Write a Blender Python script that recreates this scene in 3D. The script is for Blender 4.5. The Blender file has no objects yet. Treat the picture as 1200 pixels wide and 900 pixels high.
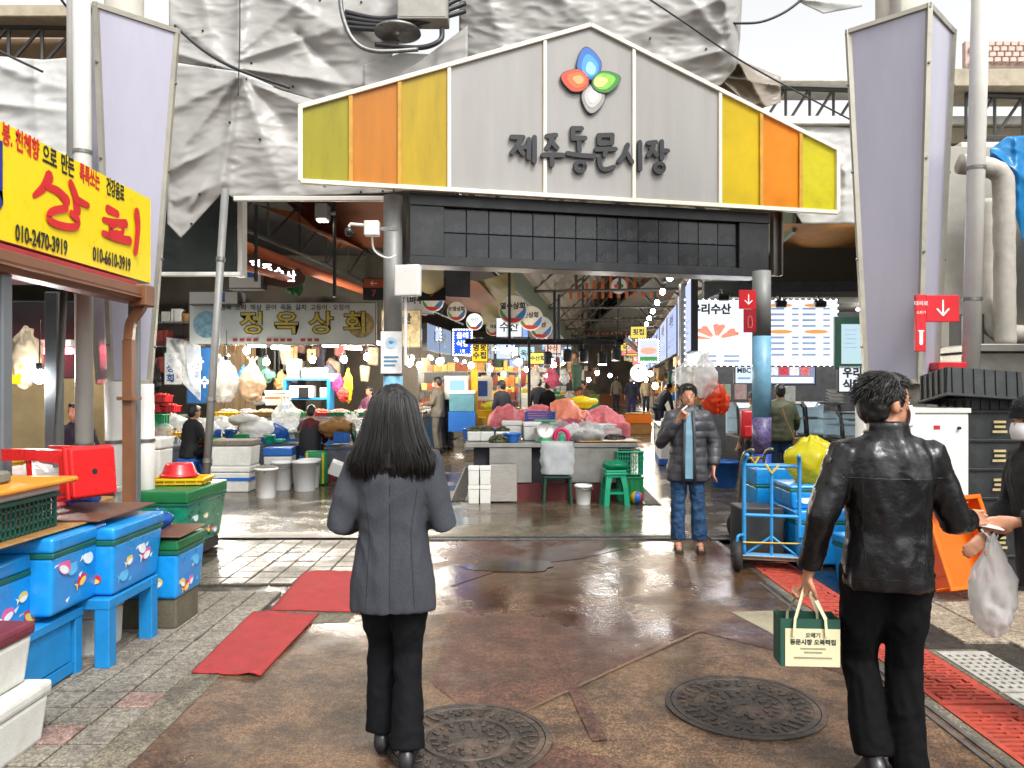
import bpy, bmesh, math, random
from mathutils import Vector, Matrix, noise
random.seed(7)
R = math.radians
S = bpy.context.scene
C = S.collection
# ------------------------------------------------------------------ camera
CAM_H, HOR, F = 1.6, 455.0, 900.0
cam = bpy.data.cameras.new('camera'); cam.sensor_width = 36; cam.lens = 36*F/1200
cam.shift_y = (HOR-450)/1200; cam.clip_start = .05; cam.clip_end = 3000
camo = bpy.data.objects.new('camera', cam); C.objects.link(camo)
camo.location = (0, 0, CAM_H); camo.rotation_euler = (R(90), 0, 0)
S.camera = camo
# ------------------------------------------------------------------ overcast sky and soft sun
SUN_EL, SUN_AZ = 52, 150          # azimuth clockwise from +Y (street direction)
W = bpy.data.worlds.new('World'); S.world = W; W.use_nodes = True
nt = W.node_tree; nt.nodes.clear()
sky = nt.nodes.new('ShaderNodeTexSky'); sky.sky_type = 'NISHITA'; sky.sun_disc = False
sky.sun_elevation = R(SUN_EL); sky.sun_rotation = R(SUN_AZ); sky.dust_density = 4; sky.air_density = 1.2
hsv = nt.nodes.new('ShaderNodeHueSaturation'); hsv.inputs['Saturation'].default_value = .04
bgn = nt.nodes.new('ShaderNodeBackground'); bgn.inputs[1].default_value = .15
wo = nt.nodes.new('ShaderNodeOutputWorld')
nt.links.new(sky.outputs[0], hsv.inputs['Color']); nt.links.new(hsv.outputs[0], bgn.inputs[0]); nt.links.new(bgn.outputs[0], wo.inputs[0])
sun = bpy.data.lights.new('sun', 'SUN'); sun.energy = 1.2; sun.angle = R(12); sun.color = (1, .97, .92)
suno = bpy.data.objects.new('sun', sun); C.objects.link(suno)
sd = Vector((math.sin(R(SUN_AZ))*math.cos(R(SUN_EL)), math.cos(R(SUN_AZ))*math.cos(R(SUN_EL)), math.sin(R(SUN_EL))))
suno.rotation_euler = sd.to_track_quat('Z', 'Y').to_euler(); suno.location = (0, 0, 30)
S.view_settings.view_transform = 'Standard'; S.view_settings.look = 'None'
S.view_settings.exposure = 1.0; S.view_settings.gamma = 1; S.view_settings.use_curve_mapping = False
S.render.engine = 'CYCLES'
cy = S.cycles
cy.use_denoising = True; cy.max_bounces = 6; cy.diffuse_bounces = 3; cy.glossy_bounces = 3; cy.transmission_bounces = 4
cy.transparent_max_bounces = 8; cy.sample_clamp_indirect = 4; cy.caustics_reflective = False; cy.caustics_refractive = False
cy.use_adaptive_sampling = True; cy.adaptive_threshold = .02

# ------------------------------------------------------------------ small maths
def Pt(px, py, Y): return Vector(((px-600)/F*Y, Y, CAM_H+(HOR-py)/F*Y))
def gz(y): return max(0.0, min(y, 70)-12)*.02
def Gd(px, py):                                   # ground point under a pixel
    Y = CAM_H*F/(py-HOR)
    for _ in range(8): Y = (CAM_H-gz(Y))*F/(py-HOR)
    return Vector(((px-600)/F*Y, Y, gz(Y)))
HA = math.atan(120/900)
HU = Vector((math.sin(HA), math.cos(HA), 0)); HV = Vector((math.cos(HA), -math.sin(HA), 0))
HRZ = -HA
def V(*a): return Vector(a)
def catmull(pts, n=6):
    out = []
    P = [Vector(p) for p in pts]
    for i in range(len(P)-1):
        p0, p1, p2, p3 = P[max(i-1, 0)], P[i], P[i+1], P[min(i+2, len(P)-1)]
        for k in range(n):
            t = k/n
            out.append(.5*((2*p1)+(p2-p0)*t+(2*p0-5*p1+4*p2-p3)*t*t+(3*p1-p0-3*p2+p3)*t**3))
    out.append(P[-1]); return out

# ------------------------------------------------------------------ materials
MATS = {}
def lin(h):
    if not isinstance(h, str): return tuple(h)
    h = h.lstrip('#'); c = [int(h[i:i+2], 16)/255 for i in (0, 2, 4)]
    return tuple(x/12.92 if x <= .04045 else ((x+.055)/1.055)**2.4 for x in c)
def pm(name, col, rough=.6, metal=0, var=.18, scale=6, bump=0, bscale=60, trans=0, emit=0, coat=0, dirt=0, dirtcol=(.06, .05, .04), spec=.5, alpha=1, stretch=None, rvar=.12):
    """procedural material: base colour with two-scale noise variation, roughness variation, bump, dirt"""
    if name in MATS: return MATS[name]
    c = lin(col)
    m = bpy.data.materials.new(name); m.use_nodes = True; MATS[name] = m
    t = m.node_tree; N = t.nodes; L = t.links; N.clear()
    out = N.new('ShaderNodeOutputMaterial'); b = N.new('ShaderNodeBsdfPrincipled')
    tc = N.new('ShaderNodeTexCoord'); src = tc.outputs['Object']
    if stretch:
        mp = N.new('ShaderNodeMapping'); mp.inputs['Scale'].default_value = stretch; L.new(src, mp.inputs[0]); src = mp.outputs[0]
    n1 = N.new('ShaderNodeTexNoise'); n1.inputs['Scale'].default_value = scale; n1.inputs['Detail'].default_value = 6; n1.inputs['Roughness'].default_value = .65
    L.new(src, n1.inputs['Vector'])
    mx = N.new('ShaderNodeMix'); mx.data_type = 'RGBA'
    mx.inputs[6].default_value = (*[x*(1-var) for x in c], 1); mx.inputs[7].default_value = (*[min(1, x*(1+var)) for x in c], 1)
    cr = N.new('ShaderNodeMapRange'); cr.inputs[1].default_value = .3; cr.inputs[2].default_value = .7; L.new(n1.outputs[0], cr.inputs[0]); L.new(cr.outputs[0], mx.inputs[0])
    colout = mx.outputs[2]
    if dirt:
        n2 = N.new('ShaderNodeTexNoise'); n2.inputs['Scale'].default_value = scale*.45; n2.inputs['Detail'].default_value = 9; n2.inputs['Roughness'].default_value = .72
        L.new(src, n2.inputs['Vector'])
        r2 = N.new('ShaderNodeMapRange'); r2.inputs[1].default_value = .5; r2.inputs[2].default_value = .78; r2.inputs[4].default_value = dirt; L.new(n2.outputs[0], r2.inputs[0])
        m2 = N.new('ShaderNodeMix'); m2.data_type = 'RGBA'; L.new(r2.outputs[0], m2.inputs[0]); L.new(colout, m2.inputs[6]); m2.inputs[7].default_value = (*dirtcol, 1)
        colout = m2.outputs[2]
    L.new(colout, b.inputs['Base Color'])
    rr = N.new('ShaderNodeMapRange'); rr.inputs[3].default_value = max(.02, rough-rvar); rr.inputs[4].default_value = min(1, rough+rvar); L.new(n1.outputs[0], rr.inputs[0]); L.new(rr.outputs[0], b.inputs['Roughness'])
    b.inputs['Metallic'].default_value = metal; b.inputs['Specular IOR Level'].default_value = spec
    if coat: b.inputs['Coat Weight'].default_value = coat; b.inputs['Coat Roughness'].default_value = .12
    if alpha < 1: b.inputs['Alpha'].default_value = alpha
    if bump:
        n3 = N.new('ShaderNodeTexNoise'); n3.inputs['Scale'].default_value = bscale; n3.inputs['Detail'].default_value = 4; L.new(src, n3.inputs['Vector'])
        bp = N.new('ShaderNodeBump'); bp.inputs['Strength'].default_value = bump; bp.inputs['Distance'].default_value = .01
        L.new(n3.outputs[0], bp.inputs['Height']); L.new(bp.outputs[0], b.inputs['Normal'])
    if emit:
        L.new(colout, b.inputs['Emission Color']); b.inputs['Emission Strength'].default_value = emit
    sh = b.outputs[0]
    if trans:
        tr = N.new('ShaderNodeBsdfTranslucent'); L.new(colout, tr.inputs[0])
        ms = N.new('ShaderNodeMixShader'); ms.inputs[0].default_value = trans; L.new(sh, ms.inputs[1]); L.new(tr.outputs[0], ms.inputs[2]); sh = ms.outputs[0]
    L.new(sh, out.inputs[0])
    return m
def glass(name, col=(.9, .95, .97), rough=.03, mixv=.12):
    if name in MATS: return MATS[name]
    m = bpy.data.materials.new(name); m.use_nodes = True; MATS[name] = m
    t = m.node_tree; N = t.nodes; L = t.links; N.clear()
    out = N.new('ShaderNodeOutputMaterial'); g = N.new('ShaderNodeBsdfGlossy'); g.inputs['Roughness'].default_value = rough
    tr = N.new('ShaderNodeBsdfTransparent'); tr.inputs[0].default_value = (*col, 1)
    fr = N.new('ShaderNodeFresnel'); fr.inputs[0].default_value = 1.5
    ad = N.new('ShaderNodeMath'); ad.inputs[1].default_value = mixv; L.new(fr.outputs[0], ad.inputs[0])
    ms = N.new('ShaderNodeMixShader'); L.new(ad.outputs[0], ms.inputs[0]); L.new(tr.outputs[0], ms.inputs[1]); L.new(g.outputs[0], ms.inputs[2]); L.new(ms.outputs[0], out.inputs[0])
    return m
def film(name, col, op=.45, rough=.25):
    """thin crumpled plastic film: partly see-through, partly milky"""
    if name in MATS: return MATS[name]
    m = bpy.data.materials.new(name); m.use_nodes = True; MATS[name] = m
    t = m.node_tree; N = t.nodes; L = t.links; N.clear(); c = lin(col)
    out = N.new('ShaderNodeOutputMaterial'); b = N.new('ShaderNodeBsdfPrincipled'); b.inputs['Base Color'].default_value = (*c, 1); b.inputs['Roughness'].default_value = rough
    tl = N.new('ShaderNodeBsdfTranslucent'); tl.inputs[0].default_value = (*c, 1)
    m1 = N.new('ShaderNodeMixShader'); m1.inputs[0].default_value = .45; L.new(b.outputs[0], m1.inputs[1]); L.new(tl.outputs[0], m1.inputs[2])
    tr = N.new('ShaderNodeBsdfTransparent')
    tc = N.new('ShaderNodeTexCoord'); n = N.new('ShaderNodeTexNoise'); n.inputs['Scale'].default_value = 5; L.new(tc.outputs['Object'], n.inputs[0])
    mr = N.new('ShaderNodeMapRange'); mr.inputs[1].default_value = .3; mr.inputs[2].default_value = .7; mr.inputs[3].default_value = op-.15; mr.inputs[4].default_value = min(1, op+.15); L.new(n.outputs[0], mr.inputs[0])
    bp = N.new('ShaderNodeBump'); bp.inputs['Strength'].default_value = .3; bp.inputs['Distance'].default_value = .02; L.new(n.outputs[0], bp.inputs['Height']); L.new(bp.outputs[0], b.inputs['Normal'])
    m2 = N.new('ShaderNodeMixShader'); L.new(mr.outputs[0], m2.inputs[0]); L.new(tr.outputs[0], m2.inputs[1]); L.new(m1.outputs[0], m2.inputs[2]); L.new(m2.outputs[0], out.inputs[0])
    return m
def em(name, col, strength):
    if name in MATS: return MATS[name]
    m = bpy.data.materials.new(name); m.use_nodes = True; MATS[name] = m
    t = m.node_tree; N = t.nodes; L = t.links; N.clear()
    out = N.new('ShaderNodeOutputMaterial'); e = N.new('ShaderNodeEmission'); e.inputs[0].default_value = (*lin(col), 1); e.inputs[1].default_value = strength
    L.new(e.outputs[0], out.inputs[0]); return m

# ------------------------------------------------------------------ mesh builder
class MB:
    def __init__(s): s.v = []; s.f = []; s.mi = []; s.cur = 0
    def add(s, vs, fs):
        o = len(s.v); s.v += [tuple(p) for p in vs]
        for f in fs: s.f.append([i+o for i in f]); s.mi.append(s.cur)
        return s
    def box(s, c, d, rot=None, taper=1.0):
        hx, hy, hz = d[0]/2, d[1]/2, d[2]/2
        vs = []
        for z, k in ((-hz, taper), (hz, 1)):
            for x, y in ((-hx, -hy), (hx, -hy), (hx, hy), (-hx, hy)): vs.append(Vector((x*k, y*k, z)))
        if rot is not None:
            vs = [rot @ p for p in vs]
        vs = [p+Vector(c) for p in vs]
        return s.add(vs, [(3, 2, 1, 0), (4, 5, 6, 7), (0, 1, 5, 4), (1, 2, 6, 5), (2, 3, 7, 6), (3, 0, 4, 7)])
    def b2(s, lo, hi): return s.box([(lo[i]+hi[i])/2 for i in range(3)], [abs(hi[i]-lo[i]) for i in range(3)])
    def cyl(s, p0, p1, r0, r1=None, n=12, cap=True):
        r1 = r0 if r1 is None else r1
        p0, p1 = Vector(p0), Vector(p1); d = (p1-p0).normalized()
        a = d.orthogonal().normalized(); b = d.cross(a)
        vs = [p+(a*math.cos(2*math.pi*i/n)+b*math.sin(2*math.pi*i/n))*r for p, r in ((p0, r0), (p1, r1)) for i in range(n)]
        fs = [(i, (i+1) % n, n+(i+1) % n, n+i) for i in range(n)]
        if cap: fs += [tuple(range(n-1, -1, -1)), tuple(range(n, 2*n))]
        return s.add(vs, fs)
    def tube(s, pts, r, n=8, cap=True, flat=1.0):
        P = [Vector(p) for p in pts]; rs = r if isinstance(r, (list, tuple)) else [r]*len(P)
        vs = []; fs = []; prev = None
        for i, p in enumerate(P):
            d = (P[min(i+1, len(P)-1)]-P[max(i-1, 0)])
            d = d.normalized() if d.length > 1e-9 else Vector((0, 0, 1))
            a = (prev-d*prev.dot(d)) if prev is not None else d.orthogonal()
            if a.length < 1e-6: a = d.orthogonal()
            a.normalize(); prev = a; b = d.cross(a)
            for k in range(n):
                t = 2*math.pi*k/n; vs.append(p+(a*math.cos(t)+b*math.sin(t)*flat)*rs[i])
        for i in range(len(P)-1):
            for k in range(n): fs.append((i*n+k, i*n+(k+1) % n, (i+1)*n+(k+1) % n, (i+1)*n+k))
        if cap: fs += [tuple(range(n-1, -1, -1)), tuple(range(len(P)*n-n, len(P)*n))]
        return s.add(vs, fs)
    def lathe(s, prof, n=24, c=(0, 0, 0), cap=True):
        c = Vector(c); vs = []; fs = []
        for r, z in prof:
            for k in range(n): vs.append(c+Vector((r*math.cos(2*math.pi*k/n), r*math.sin(2*math.pi*k/n), z)))
        for i in range(len(prof)-1):
            for k in range(n): fs.append((i*n+k, i*n+(k+1) % n, (i+1)*n+(k+1) % n, (i+1)*n+k))
        if cap: fs += [tuple(range(n-1, -1, -1)), tuple(range(len(prof)*n-n, len(prof)*n))]
        return s.add(vs, fs)
    def prism(s, poly, h, z0=0):
        n = len(poly); vs = [(x, y, z0) for x, y in poly]+[(x, y, z0+h) for x, y in poly]
        fs = [tuple(range(n-1, -1, -1)), tuple(range(n, 2*n))]+[(i, (i+1) % n, n+(i+1) % n, n+i) for i in range(n)]
        return s.add(vs, fs)
    def ell(s, c, r, n=16, m=10, rot=None):
        vs = []; fs = []; c = Vector(c); r = r if isinstance(r, (tuple, list)) else (r, r, r)
        for j in range(m+1):
            ph = math.pi*(j+.02 if j == 0 else j-.02 if j == m else j)/m
            for k in range(n):
                t = 2*math.pi*k/n
                p = Vector((r[0]*math.sin(ph)*math.cos(t), r[1]*math.sin(ph)*math.sin(t), r[2]*math.cos(ph)))
                vs.append(c+(rot @ p if rot is not None else p))
        for j in range(m):
            for k in range(n): fs.append((j*n+k, (j+1)*n+k, (j+1)*n+(k+1) % n, j*n+(k+1) % n))
        fs += [tuple(range(n)), tuple(range(m*n+n-1, m*n-1, -1))]
        return s.add(vs, fs)
    def grid(s, fn, nu, nv):
        vs = [fn(i/nu, j/nv) for j in range(nv+1) for i in range(nu+1)]
        fs = [(j*(nu+1)+i, j*(nu+1)+i+1, (j+1)*(nu+1)+i+1, (j+1)*(nu+1)+i) for j in range(nv) for i in range(nu)]
        return s.add(vs, fs)
    def loft(s, rings, cap=True):
        n = len(rings[0]); vs = [p for r in rings for p in r]; fs = []
        for i in range(len(rings)-1):
            for k in range(n): fs.append((i*n+k, i*n+(k+1) % n, (i+1)*n+(k+1) % n, (i+1)*n+k))
        if cap: fs += [tuple(range(n-1, -1, -1)), tuple(range((len(rings)-1)*n, len(rings)*n))]
        return s.add(vs, fs)
    def mesh(s, name, bevel=0, smooth=False, segs=1, disp=None):
        me = bpy.data.meshes.new(name); me.from_pydata(s.v, [], s.f)
        me.polygons.foreach_set('material_index', s.mi)
        if bevel or disp:
            bm = bmesh.new(); bm.from_mesh(me)
            if bevel:
                bmesh.ops.bevel(bm, geom=list(bm.edges), offset=bevel, segments=segs, profile=.6, affect='EDGES', clamp_overlap=True)
            if disp:
                for v in bm.verts: v.co += disp(v.co, v.normal)
            bm.to_mesh(me); bm.free()
        me.validate()
        if smooth: me.polygons.foreach_set('use_smooth', [True]*len(me.polygons))
        me.update(); return me
    def build(s, name, mat, parent=None, bevel=0, smooth=False, segs=1, loc=None, rotz=0, disp=None, mw=None):
        return obj(name, s.mesh(name, bevel, smooth, segs, disp), mat, parent, loc, rotz, mw)
def obj(name, me, mat=None, parent=None, loc=None, rotz=0, mw=None):
    if mat is not None and not me.materials:
        for m in (mat if isinstance(mat, (list, tuple)) else [mat]): me.materials.append(m)
    o = bpy.data.objects.new(name, me); C.objects.link(o)
    if parent: o.parent = parent
    if mw is not None: o.matrix_local = mw
    elif loc is not None or rotz:
        o.location = loc or (0, 0, 0); o.rotation_euler = (0, 0, rotz)
    return o
def tag(o, label, cat, group=None):
    o['label'] = label; o['category'] = cat
    if group: o['group'] = group
    return o
def thing(name, label, cat, loc=(0, 0, 0), rotz=0, group=None, mw=None):
    o = bpy.data.objects.new(name, None); C.objects.link(o); o.empty_display_size = .1
    if mw is not None: o.matrix_local = mw
    else: o.location = loc; o.rotation_euler = (0, 0, rotz)
    return tag(o, label, cat, group)
def struct(o): o['kind'] = 'structure'; return o
def stuff(o): o['kind'] = 'stuff'; return o
def dup(root, loc=None, rotz=None, label=None, group=None, mw=None):
    r = root.copy(); C.objects.link(r)
    if mw is not None: r.matrix_local = mw
    if loc is not None: r.location = loc
    if rotz is not None: r.rotation_euler = (0, 0, rotz)
    if label: r['label'] = label
    if group: r['group'] = group
    def rec(src, dst):
        for ch in list(src.children):
            c = ch.copy(); C.objects.link(c); c.parent = dst; rec(ch, c)
    rec(root, r); return r
def frame(o, xdir, up=(0, 0, 1)):
    """matrix with local x along the sign, local y up, local z towards the viewer"""
    x = Vector(xdir).normalized(); u = Vector(up); z = x.cross(u).normalized(); y = z.cross(x)
    m = Matrix((x, y, z)).transposed().to_4x4(); m.translation = Vector(o); return m
def fold(seed, amp=.03, f=3.0, ax=(1, 1, 1)):
    """wrinkle displacement for cloth and bags"""
    def d(co, n):
        p = Vector((co.x*ax[0]*f+seed*7.1, co.y*ax[1]*f+seed*3.3, co.z*ax[2]*f))
        a = noise.noise(p); b = noise.noise(p*2.3+Vector((5, 1, 2)))
        r = 1-abs(noise.noise(p*1.3+Vector((9, 4, 1))))*2
        return n*amp*(a*.7+b*.35+r*.45)
    return d
# ------------------------------------------------------------------ lettering
TMP = bpy.data.scenes.new('bench'); TMP.render.engine = 'CYCLES'
def bake(o):
    """evaluate an unlinked object (text, modifiers) in a side scene, return its mesh"""
    TMP.collection.objects.link(o); dg = TMP.view_layers[0].depsgraph; dg.update()
    me = bpy.data.meshes.new_from_object(o.evaluated_get(dg)); TMP.collection.objects.unlink(o); return me
def text_me(s, size=.2, ext=.002, off=0, sx=1.0, align='CENTER', spacing=1.0):
    cu = bpy.data.curves.new('lettering', 'FONT'); cu.body = s; cu.size = size; cu.extrude = ext; cu.offset = off
    cu.align_x = align; cu.align_y = 'CENTER'; cu.resolution_u = 2; cu.space_character = spacing
    o = bpy.data.objects.new('lettering', cu); me = bake(o); me.name = 'lettering'
    bpy.data.objects.remove(o); bpy.data.curves.remove(cu)
    if sx != 1:
        for v in me.vertices: v.co.x *= sx
    me.materials.clear(); return me
def text(s, mat, parent, x, y, z=.004, size=.2, ext=.0015, off=0, sx=1.0, align='CENTER', name='lettering', rot=0, spacing=1.0):
    o = obj(name, text_me(s, size, ext, off, sx, align, spacing), mat, parent)
    o.location = (x, y, z); o.rotation_euler = (0, 0, rot); return o
def stroke(mb, pts, w, z=0, h=.02, n=5, end=None):
    """brush stroke in the local xy plane: a fat rounded ribbon, width may vary along it"""
    P = catmull([Vector((*p, 0)) for p in pts], n) if len(pts) > 2 else [Vector((*pts[0], 0)).lerp(Vector((*pts[1], 0)), i/4) for i in range(5)]
    m = len(P); ws = [w]*m if not isinstance(w, (list, tuple)) else [w[0]+(w[1]-w[0])*i/(m-1) for i in range(m)]
    lft = []; rgt = []
    for i, p in enumerate(P):
        d = (P[min(i+1, m-1)]-P[max(i-1, 0)]).normalized(); nrm = Vector((-d.y, d.x, 0))
        lft.append(p+nrm*ws[i]/2); rgt.append(p-nrm*ws[i]/2)
    d0 = (P[1]-P[0]).normalized(); d1 = (P[-1]-P[-2]).normalized()
    def capv(p, d, w): 
        nrm = Vector((-d.y, d.x, 0)); return [p+nrm*w/2*math.cos(a)+d*w/2*math.sin(a) for a in (R(45), R(90), R(135))]
    poly = lft+(capv(P[-1], d1, ws[-1]) if end is None else [])+rgt[::-1]+(capv(P[0], -d0, ws[0]) if end is None else [])
    # strip faces
    o = len(mb.v); k = len(lft)
    vs = []
    for zz in (z, z+h): vs += [(p.x, p.y, zz) for p in poly]
    n_ = len(poly); fs = [(i, (i+1) % n_, n_+(i+1) % n_, n_+i) for i in range(n_)]
    capn = 3 if end is None else 0
    R0 = k+capn
    for i in range(k-1):
        a, b, c2, d2 = i, i+1, R0+(k-2-i), R0+(k-1-i)
        fs.append((a+n_, d2+n_, c2+n_, b+n_)); fs.append((a, b, c2, d2))
    if capn:
        fs.append((k-1+n_, R0+n_, *[n_+k+2-j for j in range(3)])); fs.append((R0+k-1+n_, n_, *[n_+n_-1-j for j in range(3)]))
    mb.add(vs, fs); return mb
# ================================================================== GROUND
def wet(name, ca, cb, y0, y1, rlo, rhi, scale=1.2, bump=.25, grit=1.0, fine=26):
    m = bpy.data.materials.new(name); m.use_nodes = True; MATS[name] = m
    t = m.node_tree; N = t.nodes; L = t.links; N.clear()
    out = N.new('ShaderNodeOutputMaterial'); b = N.new('ShaderNodeBsdfPrincipled'); g = N.new('ShaderNodeNewGeometry')
    def noise_(sc, det=7, ro=.62):
        n = N.new('ShaderNodeTexNoise'); n.inputs['Scale'].default_value = sc; n.inputs['Detail'].default_value = det; n.inputs['Roughness'].default_value = ro; L.new(g.outputs['Position'], n.inputs['Vector']); return n.outputs[0]
    def mr(src, a, b_, c, d):
        r = N.new('ShaderNodeMapRange'); r.inputs[1].default_value = a; r.inputs[2].default_value = b_; r.inputs[3].default_value = c; r.inputs[4].default_value = d; r.interpolation_type = 'SMOOTHSTEP'; L.new(src, r.inputs[0]); return r.outputs[0]
    def math_(op, a, b_):
        k = N.new('ShaderNodeMath'); k.operation = op; k.use_clamp = True
        for i, x in enumerate((a, b_)):
            if hasattr(x, 'node'): L.new(x, k.inputs[i])
            else: k.inputs[i].default_value = x
        return k.outputs[0]
    sep = N.new('ShaderNodeSeparateXYZ'); L.new(g.outputs['Position'], sep.inputs[0])
    big = noise_(scale); mid = noise_(scale*3.1, 12, .78); sm = noise_(fine, 8, .75); spk = noise_(fine*3.3, 3, .6)
    wetm = math_('ADD', mr(sep.outputs[1], y0, y1, 0, .6), mr(math_('ADD', math_('MULTIPLY', big, .8), math_('MULTIPLY', mid, .2)), .36, .66, -.25, .55))
    c1 = N.new('ShaderNodeMix'); c1.data_type = 'RGBA'; c1.inputs[6].default_value = (*lin(ca), 1); c1.inputs[7].default_value = (*lin(cb), 1); L.new(mr(mid, .38, .62, 0, 1), c1.inputs[0])
    c2 = N.new('ShaderNodeMix'); c2.data_type = 'RGBA'; c2.blend_type = 'MULTIPLY'; c2.inputs[0].default_value = .75; L.new(c1.outputs[2], c2.inputs[6])
    rmp = N.new('ShaderNodeValToRGB'); rmp.color_ramp.elements[0].position = .43; rmp.color_ramp.elements[0].color = (.28, .25, .23, 1); rmp.color_ramp.elements[1].position = .58; rmp.color_ramp.elements[1].color = (1.4, 1.32, 1.22, 1); L.new(math_('ADD', math_('MULTIPLY', sm, .6), math_('MULTIPLY', spk, .4)), rmp.inputs[0]); L.new(rmp.outputs[0], c2.inputs[7])
    cs = N.new('ShaderNodeMix'); cs.data_type = 'RGBA'; cs.blend_type = 'MULTIPLY'; cs.inputs[0].default_value = grit; L.new(c2.outputs[2], cs.inputs[6]); r2 = N.new('ShaderNodeValToRGB'); r2.color_ramp.elements[0].position = .4; r2.color_ramp.elements[0].color = (.5, .47, .45, 1); r2.color_ramp.elements[1].position = .62; r2.color_ramp.elements[1].color = (1.35, 1.3, 1.25, 1); L.new(spk, r2.inputs[0]); L.new(r2.outputs[0], cs.inputs[7])
    c3 = N.new('ShaderNodeMix'); c3.data_type = 'RGBA'; c3.blend_type = 'MULTIPLY'; L.new(cs.outputs[2], c3.inputs[6]); c3.inputs[7].default_value = (.5, .47, .45, 1); L.new(wetm, c3.inputs[0])
    L.new(c3.outputs[2], b.inputs['Base Color'])
    L.new(mr(wetm, .1, .9, rhi, rlo), b.inputs['Roughness']); b.inputs['Specular IOR Level'].default_value = .5
    bp = N.new('ShaderNodeBump'); bp.inputs['Distance'].default_value = .012
    L.new(mr(wetm, .2, .95, bump, bump*.45), bp.inputs['Strength'])
    hh = math_('ADD', math_('MULTIPLY', sm, .55), math_('MULTIPLY', mid, .6)); L.new(hh, bp.inputs['Height']); L.new(bp.outputs[0], b.inputs['Normal'])
    L.new(b.outputs[0], out.inputs[0]); return m
ROAD = wet('wet brown concrete', '#463629', '#786049', 3.9, 6.3, .1, .5, 1.1, .35, .55)
REDC = wet('wet red brown concrete', '#432b24', '#654638', 3.9, 6.2, .09, .5, 1.1, .35, .55)
HALLF = wet('wet grey hall floor', '#524c40', '#7d7562', 7.0, 9.5, .15, .45, 1.0, .2)
MORT = wet('mortar bed', '#26231e', '#3d3932', 5.2, 6.4, .15, .8, 1.5)
KERB = wet('kerb concrete', '#5d5a50', '#817c6d', 5.0, 7, .2, .8, 1.4, .25, .35)
TILE = wet('grey paving tile', '#77736a', '#918d82', 5.2, 6.3, .26, .75, .9, .3, .12)
TILEP = wet('pinkish paving tile', '#8a7268', '#a58d84', 5.0, 6.5, .2, .8, .9, .3, .25)
TILEB = wet('buff paving tile', '#8f8474', '#b6ad9c', 5.0, 9, .35, .8, .9, .3, .3)
ASPH = pm('far asphalt', (.06, .058, .055), .8, scale=.4)

def sheet(name, poly, z, mat, parent=None):
    mb = MB(); mb.add([(x, y, z) for x, y in poly], [tuple(range(len(poly)))]); return mb.build(name, mat, parent)
struct(sheet('ground', [(-400, -200), (400, -200), (400, 900), (-400, 900)], -.05, ASPH))
mb = MB(); ys = [8.22, 12]+[12+4*i for i in range(1, 16)]
mb.add([p for y in ys for p in ((-16, y, gz(y)), (18, y, gz(y)))], [(2*i, 2*i+1, 2*i+3, 2*i+2) for i in range(len(ys)-1)])
struct(mb.build('hall_floor', HALLF))
road = struct(sheet('road', [(-1.62, -6), (2.0, -6), (2.12, 8.22), (-1.1, 8.22), (-1.12, 5.25), (-1.62, 5.2)], 0, ROAD))
def patch(name, pts, z, mat): return sheet(name, [tuple(Gd(*p)[:2]) for p in pts], z, mat, road)
patch('red_patch', [(505, 800), (540, 690), (600, 688), (818, 741), (604, 838), (540, 828)], .003, REDC)
patch('red_patch', [(560, 900), (618, 860), (735, 899), (740, 920), (560, 920)], .003, REDC)
patch('red_patch', [(520, 634), (725, 634), (740, 641), (680, 655), (600, 664), (520, 690)], .003, REDC)
patch('red_patch', [(822, 741), (890, 708), (960, 760), (1000, 795), (905, 762)], .003, REDC)
patch('concrete_repair', [(857, 718), (905, 716), (960, 740), (930, 765), (903, 742)], .004, pm('pale repair', '#8d8670', .7, bump=.3, bscale=80, dirt=.5))
patch('dark_streak', [(643, 752), (651, 752), (684, 815), (712, 868), (694, 870), (668, 815)], .0058, REDC)
patch('pale_seam', [(822, 740), (818, 739), (720, 783.5), (604, 838), (606, 839.5), (722, 785.5)], .0048, pm('pale worn seam', '#64503f', .7, var=.6, scale=40, dirt=.9, dirtcol=(.1, .075, .055)))
struct(sheet('kerb_strip', [(-1.81, -6), (-1.62, -6), (-1.62, 5.2), (-1.12, 5.25), (-1.1, 8.22), (-1.2, 8.22), (-1.2, 5.6), (-1.81, 5.5)], .002, KERB))
pavl = struct(sheet('pavement_left', [(-9, -6), (-1.81, -6), (-1.81, 5.5), (-1.2, 5.6), (-1.2, 8.22), (-9, 8.22)], -.016, MORT))
def tile_me(d, seed):
    mb = MB(); mb.box((0, 0, -.012), (d, d, .03)); return mb.mesh('paving_tile', bevel=.004)
TM = [tile_me(.186, i) for i in range(2)]
TM[0].materials.append(TILE); TM[1].materials.append(TILEP)
rnd = random.Random(3)
for i in range(7):
    for j in range(17):
        x, y = -1.91-.2*i, 2.75+.2*j
        t = obj('paving_tile', TM[1 if rnd.random() < .06 or (i, j) == (0, 6) else 0], None, pavl)
        t.location = (x+rnd.uniform(-.002, .002), y, rnd.uniform(-.0015, .002)); t.rotation_euler = (rnd.uniform(-.004, .004), rnd.uniform(-.006, .006), rnd.uniform(-.012, .012))
for i in range(8):
    for j in range(9):
        t = obj('paving_tile', TM[0], None, pavl); t.location = (-1.3-.2*i, 6.4+.2*j, rnd.uniform(-.006, .0)); t.rotation_euler = (rnd.uniform(-.006, .006), 0, rnd.uniform(-.01, .01))
pavr = struct(sheet('pavement_right', [(2.56, -6), (12, -6), (12, 8.22), (2.56, 8.22)], -.016, MORT))
tb = tile_me(.292, 5); tb.materials.append(TILEB)
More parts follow.
